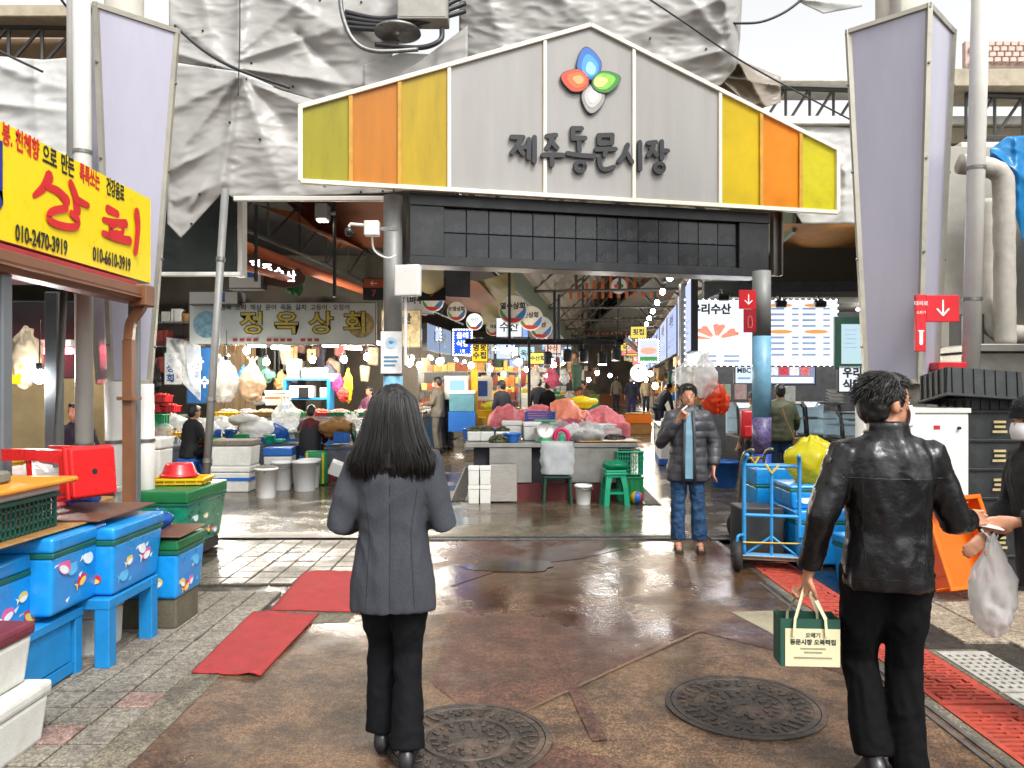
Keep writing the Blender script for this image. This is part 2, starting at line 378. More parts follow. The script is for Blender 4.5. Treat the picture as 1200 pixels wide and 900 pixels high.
for i in range(6):
    for j in range(12):
        x, y = 3.0+.3*i, 2.6+.3*j
        if x < 3.1 and y < 4.75: continue
        t = obj('paving_tile', tb, None, pavr); t.location = (x, y, rnd.uniform(-.003, .002)); t.rotation_euler = (rnd.uniform(-.004, .004), rnd.uniform(-.004, .004), 0)
struct(sheet('gutter_strip', [(2.0, -6), (2.16, -6), (2.16, 8.22), (2.12, 8.22)], .001, KERB))
struct(sheet('gutter_strip', [(2.54, -6), (2.84, -6), (2.84, 4.7), (2.54, 4.7)], .0015, KERB))
# ---- red cast-iron gutter covers with slot pattern
def slot_plate(w, l, cell, slots, h=.02):
    nx, ny = int(w/cell), int(l/cell); hole = set()
    for (a, b, c, d) in slots:
        for i in range(a, c):
            for j in range(b, d): hole.add((i, j))
    mb = MB(); vid = {}
    def v(i, j, z):
        k = (i, j, z)
        if k not in vid: vid[k] = len(mb.v); mb.v.append((i*cell-w/2, j*cell-l/2, z))
        return vid[k]
    def face(*q): mb.f.append(list(q)); mb.mi.append(0)
    for i in range(nx):
        for j in range(ny):
            if (i, j) in hole: continue
            face(v(i, j, 0), v(i+1, j, 0), v(i+1, j+1, 0), v(i, j+1, 0))
            for di, dj, a, b in ((-1, 0, (0, 1), (0, 0)), (1, 0, (1, 0), (1, 1)), (0, -1, (0, 0), (1, 0)), (0, 1, (1, 1), (0, 1))):
                ni, nj = i+di, j+dj
                if (ni, nj) in hole or not (0 <= ni < nx and 0 <= nj < ny):
                    p, q = (i+a[0], j+a[1]), (i+b[0], j+b[1]); face(v(*p, 0), v(*p, -h), v(*q, -h), v(*q, 0))
    return mb.mesh('plate')
def maze(nx, ny, seed):
    r = random.Random(seed); out = []
    j = 4
    while j < ny-6:
        i = 3
        while i < nx-4:
            ln = r.choice((5, 8, 11)); ln = min(ln, nx-4-i)
            if ln >= 3: out.append((i, j, i+ln, j+2))
            if r.random() < .3 and j+6 < ny-4: out.append((i, j, i+2, j+6))
            i += ln+2
        j += 4
    return out
REDI = pm('red cast iron', '#a8402f', .6, var=.3, scale=14, bump=.35, bscale=90, dirt=.75, dirtcol=(.09, .06, .05))
WHTI = pm('pale galvanised iron', '#b4b2aa', .55, .3, var=.2, scale=14, bump=.3, bscale=90, dirt=.5)
DARK = pm('painted pit shade', (.012, .011, .01), .9)  # near-black paint for the shade inside drains and the stool hole
GC = [slot_plate(.37, .9, .011, maze(33, 81, s)) for s in range(3)]
for g in GC: g.materials.append(REDI)
glab = ['red cast iron gutter cover with meander slots beside the white perforated cover', 'red cast iron gutter cover with meander slots next to the man in leather', 'red cast iron gutter cover beside the yellow rice bag', 'red cast iron gutter cover under the blue hand truck']
for k in range(6):
    y = 2.5+.92*k
    t = thing('gutter_cover', ['slotted red iron gutter cover below the woman in the dark coat', 'rust red gutter cover level with the round manhole', 'red slotted gutter cover beside the pale perforated gutter plate', 'red slotted gutter cover beside the tote bag', 'red slotted gutter cover in front of the blue foam coolers', 'red slotted gutter cover reaching the blue hand truck'][k], 'drain cover', (2.35, y, .006), 0, 'red gutter covers along the street')
    obj('plate', GC[k % 3], None, t); m_ = MB(); m_.b2((-.185, -.45, -.04), (.185, .45, -.022)); m_.build('pit', DARK, t)
WP = slot_plate(.3, .62, .012, [(2+i*4, 3+j*5, 4+i*4, 6+j*5) for i in range(6) for j in range(9)]); WP.materials.append(WHTI)
for k in range(4):
    t = thing('gutter_plate', ['pale perforated metal gutter plate ending at the buff tiles', 'pale perforated gutter plate second from the buff tiles', 'pale perforated gutter plate third from the buff tiles', 'pale perforated gutter plate fourth from the buff tiles'][k], 'drain cover', (2.72, 4.35-.64*k, .008), 0, 'pale perforated gutter plates')
    obj('plate', WP, None, t); m_ = MB(); m_.b2((-.15, -.31, -.04), (.15, .31, -.022)); m_.build('pit', DARK, t)
STEEL = pm('worn steel', '#7d7d7b', .45, .8, var=.3, scale=12, bump=.2, dirt=.5)
for x in (2.035, 2.09):
    m_ = MB(); m_.b2((-.012, -6, 0), (.012, 6.3, .006)); o = m_.build('gutter_rail', STEEL); o.location = (x, 0, 0.002); tag(o, 'long flush steel rail along the red gutter covers', 'rail', 'paired steel rails in the gutter')
# ---- manhole covers
def manhole(loc, r, label, seed):
    t = thing('manhole_cover', label, 'manhole', loc)
    I = pm('dark cast iron', '#37302b', .55, .2, var=.5, scale=9, bump=.6, bscale=50, dirt=.95, dirtcol=(.2, .13, .09))
    m = MB(); m.lathe([(r*1.06, 0), (r*1.06, .008), (r*.985, .01), (r*.98, .002)], 64, cap=False); m.build('rim', I, t)
    m = MB(); m.lathe([(r*.97, .001), (r*.97, .009), (r*.9, .009), (r*.89, .004), (r*.6, .004), (r*.59, .010), (r*.53, .010), (r*.52, .004), (.01, .004)], 64, cap=False); m.build('lid', I, t)
    m = MB(); q = random.Random(seed)
    for ring, n in ((.82, 34), (.71, 28), (.43, 18), (.3, 12)):
        for k in range(n):
            a = 2*math.pi*k/n+ring; L_ = r*.1*q.uniform(.6, 1.3)
            m.box((r*ring*math.cos(a), r*ring*math.sin(a), .007), (L_, .018, .007), Matrix.Rotation(a+q.uniform(-.7, .7), 3, 'Z'))
    stuff(m.build('raised_pattern', I, t, bevel=.002))
manhole((1.17, 3.87, .001), .37, 'large round iron manhole cover behind the man in the leather jacket', 1)
manhole((-.2, 3.5, .001), .36, 'worn reddish round manhole cover beside the walking woman', 2)
# ---- trench drains
def trench(p0, p1, w, label):
    p0, p1 = Vector(p0), Vector(p1); d = p1-p0; ln = d.length; a = math.atan2(d.y, d.x)
    t = thing('trench_drain', label, 'drain', (p0+d/2), a)
    t.rotation_euler = (0, -math.asin(d.z/ln), a)
    m = MB(); m.b2((-ln/2, -w/2, .002), (ln/2, w/2, .005)); m.build('channel', DARK, t)
    m = MB(); n = int(ln/.035)
    for i in range(n): m.b2((-ln/2+i*.035, -w/2, .006), (-ln/2+i*.035+.014, w/2, .014))
    stuff(m.build('bars', pm('dark iron bars', '#3b3a38', .5, .6, dirt=.5), t))
    m = MB()
    for s in (-1, 1): m.b2((-ln/2, s*w/2-.012, .003), (ln/2, s*w/2+.012, .017))
    m.build('frame', STEEL, t)
trench((-.9, 8.15, 0), (1.9, 8.2, 0), .14, 'straight iron trench drain where brown concrete meets grey floor')
trench((2.1, 8.2, 0), (3.3, 8.2, 0), .2, 'short iron trench drain at the foot of the blue post')
trench((-.75, 11.05, 0), (1.95, 11.05, 0), .16, 'iron trench drain along the foot of the low seafood stall')
trench(Gd(537, 588), Gd(552, 548), .22, 'iron trench drain running inwards beside the foam blocks')
trench(Gd(765, 592), Gd(738, 563), .22, 'iron trench drain running inwards past the green stool')
# ---- red mats
MAT_ = pm('red carpet mat', '#98302f', .92, var=.2, scale=9, bump=.6, bscale=150, dirt=.6, dirtcol=(.16, .05, .045))
def mat_thing(pts, label):
    P = [Gd(*p) for p in pts]; c = sum(P, Vector())/len(P)
    m = MB(); n = 24
    def fn(u, v):
        p = (P[0]*(1-u)+P[1]*u)*(1-v)+(P[3]*(1-u)+P[2]*u)*v-c
        w = .018*noise.noise(Vector((u*3, v*3, c.x)))+.006*noise.noise(Vector((u*12, v*12, c.y)))+.02*max(0, abs(u-.5)*2-.9)*5*max(0, noise.noise(Vector((v*4, c.y, u))))
        return p+Vector((w*.6, w*.6, .012+max(0, w)))
    m.grid(fn, n, n); o = m.build('floor_mat', MAT_, smooth=True); o.location = c
    sm = o.modifiers.new('thick', 'SOLIDIFY'); sm.thickness = .008; sm.offset = -1
    tag(o, label, 'mat')
mat_thing([(224, 790), (306, 793), (373, 721), (297, 718)], 'rectangular red mat lying lengthwise on the grey tiles')
mat_thing([(317, 716), (470, 719), (462, 671), (357, 671)], 'red mat lying crosswise in front of the walking woman')
# ---- puddles
WATER = pm('puddle water', (.035, .026, .02), .09, var=.3, rvar=.04, bump=.12, bscale=25)
def puddle(px, py, rx, ry, label, seed):
    c = Gd(px, py); q = Vector((seed*3.1, seed, 0)); poly = []
    for k in range(48):
        a = 2*math.pi*k/48; r = 1+.55*noise.noise(Vector((math.cos(a)*1.6, math.sin(a)*1.6, seed)))
        poly.append((rx*r*math.cos(a), ry*r*math.sin(a)))
    m = MB(); m.add([(x, y, 0) for x, y in poly], [tuple(range(48))]); o = m.build('puddle', WATER); o.location = (c.x, c.y, .0055); stuff(o); o['label'] = label
puddle(600, 664, .42, .22, 'shallow puddle on the brown concrete', 1)

# ================================================================== GATE: sign, black beam, posts
GS = Vector((1.0, 9.8, 4.02)); GX = Vector((6.96, 1.6, 0)).normalized()
def sp(px, py):
    k = (px-600)/F; s_ = 1.6/6.96
    Y = (GS.y-s_*GS.x)/(1-s_*k); X = k*Y
    return ((X-GS.x)/GX.x, CAM_H+(HOR-py)/F*Y-GS.z)
HW = 3.57; VT = .86; VA = 2.2
def topv(u): return VT+(VA-VT)*(1-abs(u)/HW)
sg = thing('gate_sign', 'gabled white and yellow market sign above the black beam', 'sign', mw=frame(GS, GX))
FR = pm('cream painted frame', '#ded6c4', .5, var=.08, dirt=.3, dirtcol=(.25, .2, .14))
cols = [-HW]+[sp(x, 200)[0] for x in (411, 468, 526)]+[sp(x, 150)[0] for x in (638, 742, 843)]+[sp(x, 230)[0] for x in (891, 937)]+[HW]
yc = pm('yellow acrylic', '#bda008', .3, var=.14, scale=1.5, trans=.3, dirt=.35, dirtcol=(.34, .27, .02), stretch=(4, .5, 1))
oc = pm('orange acrylic', '#c57a10', .3, var=.14, scale=1.5, trans=.3, stretch=(4, .5, 1), dirt=.3, dirtcol=(.4, .2, .02))
gc = pm('olive yellow acrylic', '#a39a12', .3, var=.14, scale=1.5, trans=.3, stretch=(4, .5, 1), dirt=.3, dirtcol=(.2, .2, .03))
wc = pm('frosted white acrylic', '#a5a29e', .32, var=.08, scale=.9, trans=.2, dirt=.4, dirtcol=(.3, .285, .26), stretch=(4, .45, 1))
yr = pm('yellow acrylic with painted backlight', '#e6cf0c', .3, var=.1, scale=1.5, trans=.6); orr = pm('amber acrylic with painted backlight', '#f2a416', .3, var=.16, scale=1.2, trans=.6)  # all three right-hand panels: sky backlight put into brighter colours
pmats = [gc, oc, yc, wc, wc, wc, yr, orr, pm('lemon acrylic with painted backlight', '#e2da30', .35, var=.08, trans=.65)]
for i in range(9):
    a, b = cols[i], cols[i+1]; pts = [(a, .02), (b, .02), (b, topv(b)-.02)]
    if a < 0 < b: pts.append((0, VA-.02))
    pts.append((a, topv(a)-.02))
    m = MB(); m.prism(pts, .006, 0)
    m.build('panel', pmats[i], sg)
def bar2(m, a, b, w, d=.07, z=-.02):
    a, b = Vector((*a, 0)), Vector((*b, 0)); e = b-a; r = Matrix.Rotation(math.atan2(e.y, e.x), 3, 'Z')
    m.box((a+b)/2+Vector((0, 0, z+d/2)), (e.length, w, d), r)
for a, b in (((-HW, 0), (HW, 0)), ((-HW, 0), (-HW, VT)), ((HW, 0), (HW, VT)), ((-HW-.02, VT), (0, VA+.003)), ((0, VA), (HW+.02, VT))):
    m = MB(); bar2(m, a, b, .055); m.build('frame_bar', FR, sg, bevel=.006)
YB = pm('amber mullion', '#c8962e', .5, trans=.2)
for i in range(1, 9):
    u = cols[i]; m = MB(); bar2(m, (u, .02), (u, topv(u)-.02), .045 if i in (3, 4, 5, 6) else .05, .05, -.012); m.build('mullion', FR if i in (3, 4, 5, 6) else YB, sg, bevel=.004)
# sign box depth: thin struts behind
for u in (-3.3, -1.6, 1.6, 3.3):
    m = MB(); m.cyl((u, .1, -.02), (u, .1, -.5), .025); m.build('strut', STEEL, sg)
# letters: stroke lists in photo pixels (zoomed by 3, offset x)
LT = {'je': (300, [[(895, 487), (936, 488)], [(928, 490), (915, 515), (896, 541)], [(914, 515), (935, 545)], [(938, 522), (955, 522)], [(955, 495), (955, 560)], [(975, 488), (975, 573)]]),
 'ju': (600, [[(118, 484), (150, 480)], [(138, 484), (130, 505), (117, 527)], [(133, 503), (154, 525)], [(104, 550), (174, 550)], [(135, 550), (136, 585)]]),
 'dong': (600, [[(207, 457), (240, 457)], [(209, 460), (209, 490)], [(209, 492), (252, 491)], [(230, 500), (232, 535)], [(190, 544), (235, 551), (283, 554)], 'o', (235, 590, 17, 17)]),
 'mun': (600, [[(300, 481), (347, 480)], [(300, 481), (302, 510)], [(347, 480), (345, 510)], [(302, 510), (345, 508)], [(290, 530), (358, 529)], [(324, 530), (320, 552)], [(300, 560), (306, 590), (322, 600), (352, 592)]]),
 'si': (600, [[(401, 514), (390, 545), (370, 572)], [(396, 540), (416, 574)], [(443, 505), (444, 600)]]),
 'jang': (600, [[(472, 508), (500, 505)], [(492, 508), (486, 530), (472, 551)], [(483, 528), (502, 550)], [(520, 502), (520, 562)], [(522, 535), (541, 535)], 'o', (512, 594, 16, 16)])}
LM = pm('charcoal sign letter', '#1b1d21', .5, var=.1)
for nm, (ox, strokes) in LT.items():
    m = MB(); i = 0
    while i < len(strokes):
        st = strokes[i]
        if st == 'o':
            cx, cy_, rx, ry = strokes[i+1]; ring = [sp(ox+(cx+rx*math.cos(a))/3, (cy_+ry*math.sin(a))/3) for a in [2*math.pi*k/10 for k in range(11)]]
            stroke(m, ring, .052, .031, .035, 3); i += 2; continue
        stroke(m, [sp(ox+x/3, y/3) for x, y in st], .06, .03+.002*(i % 3), .035, 4); i += 1
    m.build('letter', LM, sg)
# four-petal emblem
def petal(c, rx, ry, rot, cols_, k):
    lg = [thing]  # noqa
    def shape(s, ox=0, oy=0):
        out = []
        for i in range(28):
            a = 2*math.pi*i/28; x, y = rx*math.cos(a), ry*math.sin(a)
            x *= 1-.32*(y/ry) if y > 0 else 1; y *= 1.08 if y > 0 else 1
            x, y = x*s+ox, y*s+oy
            cx, cy_ = x*math.cos(rot)-y*math.sin(rot), x*math.sin(rot)+y*math.cos(rot)
            out.append(sp(c[0]+cx, c[1]-cy_))
        return out
    pb = MB(); pb.prism(shape(1.06), .03, .02+.004*k); root = pb.build('emblem_petal', pm('dark petal edge', '#20242c', .4), sg)
    for j, (col, s, ox, oy) in enumerate(cols_):
        q = MB(); q.prism(shape(s, ox*rx, oy*ry), .003, .0505+.004*k+.0032*j); q.build('petal_face', pm('petal '+col, col, .3, var=.06), root)
petal((688.5, 77), 14, 18, R(12), [('#1d5fae', 1, 0, 0), ('#3f8fd6', .72, .02, -.15), ('#8cc4f2', .42, .05, -.32)], 1)
petal((672.5, 96), 13, 15.5, R(72), [('#d9411c', 1, 0, 0), ('#f0632a', .72, .05, -.1), ('#f79a62', .4, .1, -.2)], 2)
petal((708, 98), 12.5, 16, R(-75), [('#2f7a2a', 1, 0, 0), ('#7cb83a', .78, -.08, -.12), ('#d4e27c', .5, -.1, -.4)], 3)
petal((693.5, 117), 13.5, 16, R(172), [('#8e8b86', 1, 0, 0), ('#b5b2ad', .75, .05, -.1), ('#d2cfca', .45, .05, -.1)], 0)
# black tiled beam
BK = pm('black painted steel', '#14171a', .45, var=.2, scale=5, dirt=.25, dirtcol=(.12, .12, .12))
BT = pm('black glossy tile', '#16191c', .22, var=.3, scale=7, bump=.25, bscale=50, dirt=.3, dirtcol=(.09, .09, .095), rvar=.15)
bw = thing('gate_beam', 'long black tiled beam spanning the two gate posts', 'beam', mw=frame(GS+Vector((.02, .16, 0)), GX))
ul, ur = sp(476, 270)[0], sp(903, 280)[0]
m = MB(); m.b2((ul, -.88, -.5), (ur, -.06, -.07)); m.build('core', BK, bw, bevel=.01)
m = MB(); m.b2((ul-.005, -.17, -.06), (ur+.005, -.02, .04)); m.build('top_rail', BK, bw, bevel=.006)
m = MB(); m.b2((ul-.004, -.9, -.06), (ur+.004, -.79, .03)); m.build('bottom_rail', BK, bw, bevel=.006)
m = MB(); m.b2((ul, -.79, -.06), (sp(517, 270)[0], -.17, .02)); m.build('end_panel', BK, bw, bevel=.006)
m = MB(); m.b2((sp(868, 270)[0], -.79, -.06), (ur, -.17, .02)); m.build('end_panel', BK, bw, bevel=.006)
tu0, tu1 = sp(517, 270)[0], sp(868, 270)[0]; n = 14; tw = (tu1-tu0)/n
m = MB(); m.box((0, 0, 0), (tw-.008, .30, .02)); tme = m.mesh('tile', bevel=.004); tme.materials.append(BT)
for r_ in range(2):
    for k in range(n):
        o = obj('tile', tme, None, bw); o.location = (tu0+tw*(k+.5), -.325-.31*r_, -.052); o.rotation_euler = (rnd.uniform(-.02, .02), rnd.uniform(-.02, .02), 0)
# gate posts
POSTG = pm('grey painted steel post', '#7c7d7a', .5, .2, var=.14, scale=5, dirt=.4, dirtcol=(.2, .18, .15))
POSTB = pm('faded blue post wrap', '#74aac6', .4, var=.2, scale=5, dirt=.3, dirtcol=(.6, .65, .68))
def post(px, Y, label, top, bands):
    x = (px-600)/F*Y; t = thing('gate_post', label, 'post', (x, Y, gz(Y)))
    z0 = 0
    for z1, mat, r in bands+[(top, POSTG, .118)]:
        m = MB(); m.lathe([(r, z0), (r, z1)], 28); o = m.build('shaft' if mat is POSTG else 'wrap', mat, t, smooth=False); z0 = z1
        for p in o.data.polygons: p.use_smooth = len(p.vertices) == 4
    return t
FLW = pm('flower print wrap', '#5a4f7c', .4, var=.9, scale=38, dirt=.7, dirtcol=(.55, .45, .6))
NVY = pm('deep blue wrap', '#27459a', .4, var=.3, scale=20)
pl = post(460.5, 9.6, 'round grey gate post with faded blue wrap behind the walking woman', 4.0, [(1.75, POSTB, .121)])
pr = post(892.5, 10.05, 'round grey gate post with sky blue and purple flower wrap', 3.13, [(.75, NVY, .121), (1.22, FLW, .122), (2.28, POSTB, .121)])
m = MB(); m.b2((-.13, -.14, 1.78), (.13, -.125, 2.3)); wf = m.build('notice_plate', pm('white notice', '#d7d8d6', .4), pl, bevel=.004)
m = MB(); m.lathe([(.07, 0), (.07, .004)], 24); o = m.build('wifi_disc', pm('pale blue print', '#9fb9cd', .5), wf); o.matrix_local = Matrix.Translation((0, -.143, 2.16)) @ Matrix.Rotation(R(90), 4, 'X')
for k, r_ in enumerate((.018, .032, .046)):
    m = MB(); stroke(m, [(r_*math.cos(a), r_*math.sin(a)) for a in (R(50), R(75), R(105), R(130))], .009, 0, .003, 3); o = m.build('wifi_arc', pm('teal print', '#4f7f9e', .5), wf); o.matrix_local = Matrix.Translation((0, -.1476, 2.135)) @ Matrix.Rotation(R(90), 4, 'X')
for k in range(3):
    m = MB(); m.b2((-.09, -.1435, 1.97-k*.05), (.09-.02*k, -.1415, 1.995-k*.05)); m.build('print_line', pm('teal print', '#4f7f9e', .5), wf)
# router antenna box and camera on left post
WPL = pm('white plastic', '#cfcfca', .45, var=.06, dirt=.25, dirtcol=(.35, .33, .3))
t = thing('antenna_box', 'white rounded antenna box on a pipe beside the gate post', 'antenna', (Pt(478, 330, 9.2)), R(-12))
m = MB(); m.b2((-.16, -.05, -.18), (.16, .05, .2)); m.build('case', WPL, t, bevel=.03, segs=3)
m = MB(); m.cyl((-.06, .08, -1.0), (-.06, .08, .1), .02); m.build('pipe', WPL, t)
t = thing('surveillance_camera', 'white junction box with small dome camera on the gate post', 'camera', Pt(436, 268, 9.1), 0)
m = MB(); m.b2((-.09, -.05, -.09), (.09, .05, .09)); m.build('junction_box', WPL, t, bevel=.012)
m = MB(); m.tube([(-.09, 0, .04), (-.25, -.02, .05), (-.27, -.02, .02)], .02); m.build('arm', WPL, t)
m = MB(); m.ell((-.27, -.02, -.04), .055); m.build('dome', pm('black gloss plastic', (.02, .02, .02), .15), t, smooth=True)
m = MB(); m.tube(catmull([(0, 0, -.09), (.02, .05, -.25), (.16, .1, -.33), (.25, .2, -.28)]), .012); m.build('cable', WPL, t)
m = MB(); m.b2((.09, -.01, -.02), (.3, .03, .02)); m.build('bracket', STEEL, t)
# steel stub at the beam's other end
t = thing('steel_channel', 'short dark steel channel hanging beside the beam end', 'bracket', Pt(910, 285, 10.6), R(10))
m = MB(); m.b2((-.07, -.05, -.45), (-.05, .05, .5)); m.b2((.05, -.05, -.45), (.07, .05, .5)); m.b2((-.07, .03, -.45), (.07, .05, .5)); m.build('channel', pm('brown steel', '#5b544e', .4, .6), t)

# ================================================================== FLARED LIGHT-BOX PILLARS
LAV = pm('lavender light box panel', '#bdbbcb', .2, var=.07, scale=1.2, trans=.25, rvar=.06, stretch=(2, 2, .4), dirt=.25, dirtcol=(.4, .39, .45))
PFR = pm('dull aluminium frame', '#a8a497', .4, .4, var=.1, dirt=.3)
COLW = pm('white painted pipe', '#cfcdc6', .42, var=.07, scale=3, dirt=.35, dirtcol=(.36, .33, .27))
CONC = pm('old concrete column', '#b1aca0', .8, var=.15, scale=3, bump=.3, bscale=30, dirt=.4)
def pillar(cx, cy, rt, rb, zb, zt, label, pipes):
    t = thing('light_box_pillar', label, 'pillar', (cx, cy, 0))
    cor = [(0, -1), (1, 0), (0, 1), (-1, 0)]
    B = [Vector((x*rb, y*rb, zb)) for x, y in cor]; T = [Vector((x*rt, y*rt, zt)) for x, y in cor]
    for k in range(4):
        a, b, c2, d2 = B[k], B[(k+1) % 4], T[(k+1) % 4], T[k]
        m = MB(); m.grid(lambda u, v: (a*(1-u)+b*u)*(1-v)+(d2*(1-u)+c2*u)*v, 6, 10)
        m.build('panel', LAV, t, smooth=True)
        for p, q in ((a, d2), (a, b), (d2, c2)):
            e = (q-p).normalized(); m = MB(); m.tube([p-e*.02, q+e*.02], .03, 4); m.build('frame_bar', PFR, t)
        for f_ in (.1, .35, .6, .85):
            for p, q in ((a, d2),): e = p.lerp(q, f_); m = MB(); m.cyl(e*1.0, e+Vector((e.x, e.y, 0)).normalized()*.036, .012, n=8); m.build('bolt', STEEL, t)
    m = MB(); m.cyl((0, 0, 0), (0, 0, 8), .17 if rb < .3 else .22, n=24); m.build('column', CONC, t, smooth=True)
    for (x0, y0, x1, y1, r, z0, z1) in pipes:
        m = MB(); m.cyl((x0, y0, z0), (x1, y1, z1), r, n=20); pp = m.build('pipe', COLW, t, smooth=True)
        for zz in (1.1, 2.4, 3.6, 5.2):
            if z0 < zz < z1:
                f_ = (zz-z0)/(z1-z0); m = MB(); c_ = Vector((x0+(x1-x0)*f_, y0+(y1-y0)*f_, zz)); m.cyl(c_, c_+Vector((0, 0, .03)), r*1.1, n=20); m.build('clamp', STEEL, pp)
    return t
pillar(-3.67, 7.27, .5, .24, 1.66, 4.98, 'flared lavender panel pillar beside the yellow shop sign', [(.02, -.7, -.02, -.72, .07, 0, 8), (.08, -.3, .05, -.3, .075, 0, 1.66), (.26, -.1, .24, -.1, .08, 0, 1.64), (-.2, -.5, -.2, -.5, .05, 3, 8)])
rp = pillar(3.69, 7.29, .5, .33, 1.66, 4.98, 'flared lavender panel pillar with red exit sign beside stacked black crates', [(.5, -.25, .68, -.25, .075, 1.2, 8), (.25, .2, .25, .2, .06, 4.6, 8), (-.15, -.2, -.15, -.2, .05, 4.6, 8), (-.3, .1, -.3, .1, .08, 0, 1.64)])
# white exit style sign: red with arrow
REDS = pm('glossy red sign', '#c8202a', .3, var=.06)
WHP = pm('white print', '#f2f0ea', .45, var=.03)
t = thing('fire_point_sign', 'red fire extinguisher flag sign with white arrow on the lavender pillar', 'sign', Pt(1078, 380, 6.78), 0)
m = MB(); m.b2((-.045, -.02, -.24), (.045, .02, .26)); s1 = m.build('side_board', REDS, t, bevel=.004)
m = MB(); m.b2((.046, -.015, .02), (.34, .015, .255)); s2 = m.build('flag_board', REDS, t, bevel=.004)
def flat(o, m, mat, x, y, z, name='print'):
    q = m.build(name, mat, o); q.matrix_local = Matrix.Translation((x, y, z)) @ Matrix.Rotation(R(90), 4, 'X'); return q
m = MB(); stroke(m, [(0, .07), (0, -.06)], .014, 0, .002); stroke(m, [(-.05, -.005), (0, -.06)], .014, 0.0005, .002); stroke(m, [(.05, -.005), (0, -.06)], .014, .001, .002); flat(s2, m, WHP, .195, -.0155, .138, 'arrow')
m = MB(); stroke(m, [(0, .05), (0, -.05)], .03, 0, .002); stroke(m, [(-.02, .06), (.02, .06)], .012, .0005, .002); flat(s1, m, WHP, 0, -.0205, -.12, 'extinguisher_symbol')
q = obj('lettering', text_me('대피로', .045, .001), WHP, s1); q.matrix_local = Matrix.Translation((0, -.021, .18)) @ Matrix.Rotation(R(90), 4, 'X')
q = obj('lettering', text_me('소화기', .03, .001), WHP, s1); q.matrix_local = Matrix.Translation((0, -.021, .1)) @ Matrix.Rotation(R(90), 4, 'X')
t = thing('extinguisher_sign', 'red extinguisher sign with down arrow on the purple flowered post', 'sign', Pt(875, 362, 9.8), R(4))
m = MB(); m.b2((-.1, -.012, .0), (.12, .012, .24)); s1 = m.build('arrow_board', REDS, t, bevel=.003)
m = MB(); m.b2((-.04, -.01, -.3), (.12, .01, -.003)); s2 = m.build('symbol_board', pm('deep red sign', '#9c1c26', .3), t, bevel=.003)
m = MB(); stroke(m, [(0, .06), (0, -.06)], .014, 0, .002); stroke(m, [(-.045, -.015), (0, -.06)], .014, .0005, .002); stroke(m, [(.045, -.015), (0, -.06)], .014, .001, .002); flat(s1, m, WHP, .02, -.0125, .12, 'arrow')
m = MB(); stroke(m, [(-.025, -.08), (-.025, .03), (0, .06), (.025, .03), (.025, -.08), (-.025, -.08)], .008, 0, .002); flat(s2, m, pm('pale red print', '#d77f80', .4), .04, -.0105, -.15, 'symbol')

# ================================================================== TARPAULINS over the entrance
TARP = pm('dirty grey tarpaulin', '#bab8b4', .36, var=.07, scale=1.6, trans=.35, bump=.12, bscale=12, dirt=.45, dirtcol=(.21, .18, .14), rvar=.1, stretch=(1, 1, 1.6))
TARPD = pm('brown stained tarpaulin', '#857b6e', .4, var=.25, scale=2, trans=.08, bump=.3, bscale=7, dirt=.75, dirtcol=(.1, .085, .06))
TARPW = pm('white plastic sheeting', '#dcdcd9', .35, var=.06, scale=1.5, trans=.4, bump=.2, bscale=6, dirt=.25, dirtcol=(.3, .28, .25))
def sdist(p, a, b):
    ax, ay = a; bx, by = b; dx, dy = bx-ax, by-ay; t_ = ((p[0]-ax)*dx+(p[1]-ay)*dy)/(dx*dx+dy*dy)
    t_ = max(0, min(1, t_)); return math.hypot(p[0]-ax-dx*t_, p[1]-ay-dy*t_), t_
def polyat(pl, x):
    for (x0, y0), (x1, y1) in zip(pl, pl[1:]):
        if x0 <= x <= x1: return y0+(y1-y0)*(x-x0)/max(1e-6, x1-x0)
    return pl[0][1] if x < pl[0][0] else pl[-1][1]
def tarp(label, top, bot, Y, folds, mat, seed, nu=110, nv=80, lean=0.0, amp=1.0, ncoef=.035, name='tarpaulin'):
    """hanging sheet: top and bottom edges as outlines, folds as ridges between tie points"""
    x0, x1 = top[0][0], top[-1][0]; mid = Pt((x0+x1)/2, polyat(bot, (x0+x1)/2), Y)
    def fn(u, v):
        px = x0+(x1-x0)*u; pb, pt = polyat(bot, px), polyat(top, px)
        py = pb+(pt-pb)*v; d = 0
        for (a, b, w, h) in folds:
            ds, t_ = sdist((px, py), a, b); ww = w*(.4+.9*t_); d += h*math.exp(-(abs(ds)/ww)**1.25)*(1-.45*t_)
        q = Vector((px*.02+seed*9, py*.02, seed)); d += ncoef*noise.noise(q)+ncoef*.5*noise.noise(q*2.7)
        r_ = 1-abs(noise.noise(q*1.6+Vector((3, 3, 3))))*2.2; d += ncoef*.5*r_
        q2 = Vector((px*.05+seed, py*.11, seed*2.)); d += .016*(1-2.6*abs(noise.noise(q2*.8)))+.005*(1-2.6*abs(noise.noise(q2*1.9)))
        return Pt(px, py, Y-lean*v-d*amp*.62)-mid
    m = MB(); m.grid(fn, nu, nv); o = m.build(name, mat, smooth=True); o.location = mid
    sm = o.modifiers.new('thick', 'SOLIDIFY'); sm.thickness = .006
    if nu > 60:
        q = random.Random(seed)
        for k in range(14):
            j = q.randrange(1, nv-1) if k % 3 else 1; i = q.randrange(2, nu-2); e = MB(); e.cyl((0, 0, 0), (0, -.012, 0), .016, n=10); e.build('eyelet', pm('eyelet', '#15130f', .5), o, loc=Vector(m.v[j*(nu+1)+i])+Vector((0, -.008, 0)))
    return tag(o, label, 'tarpaulin')
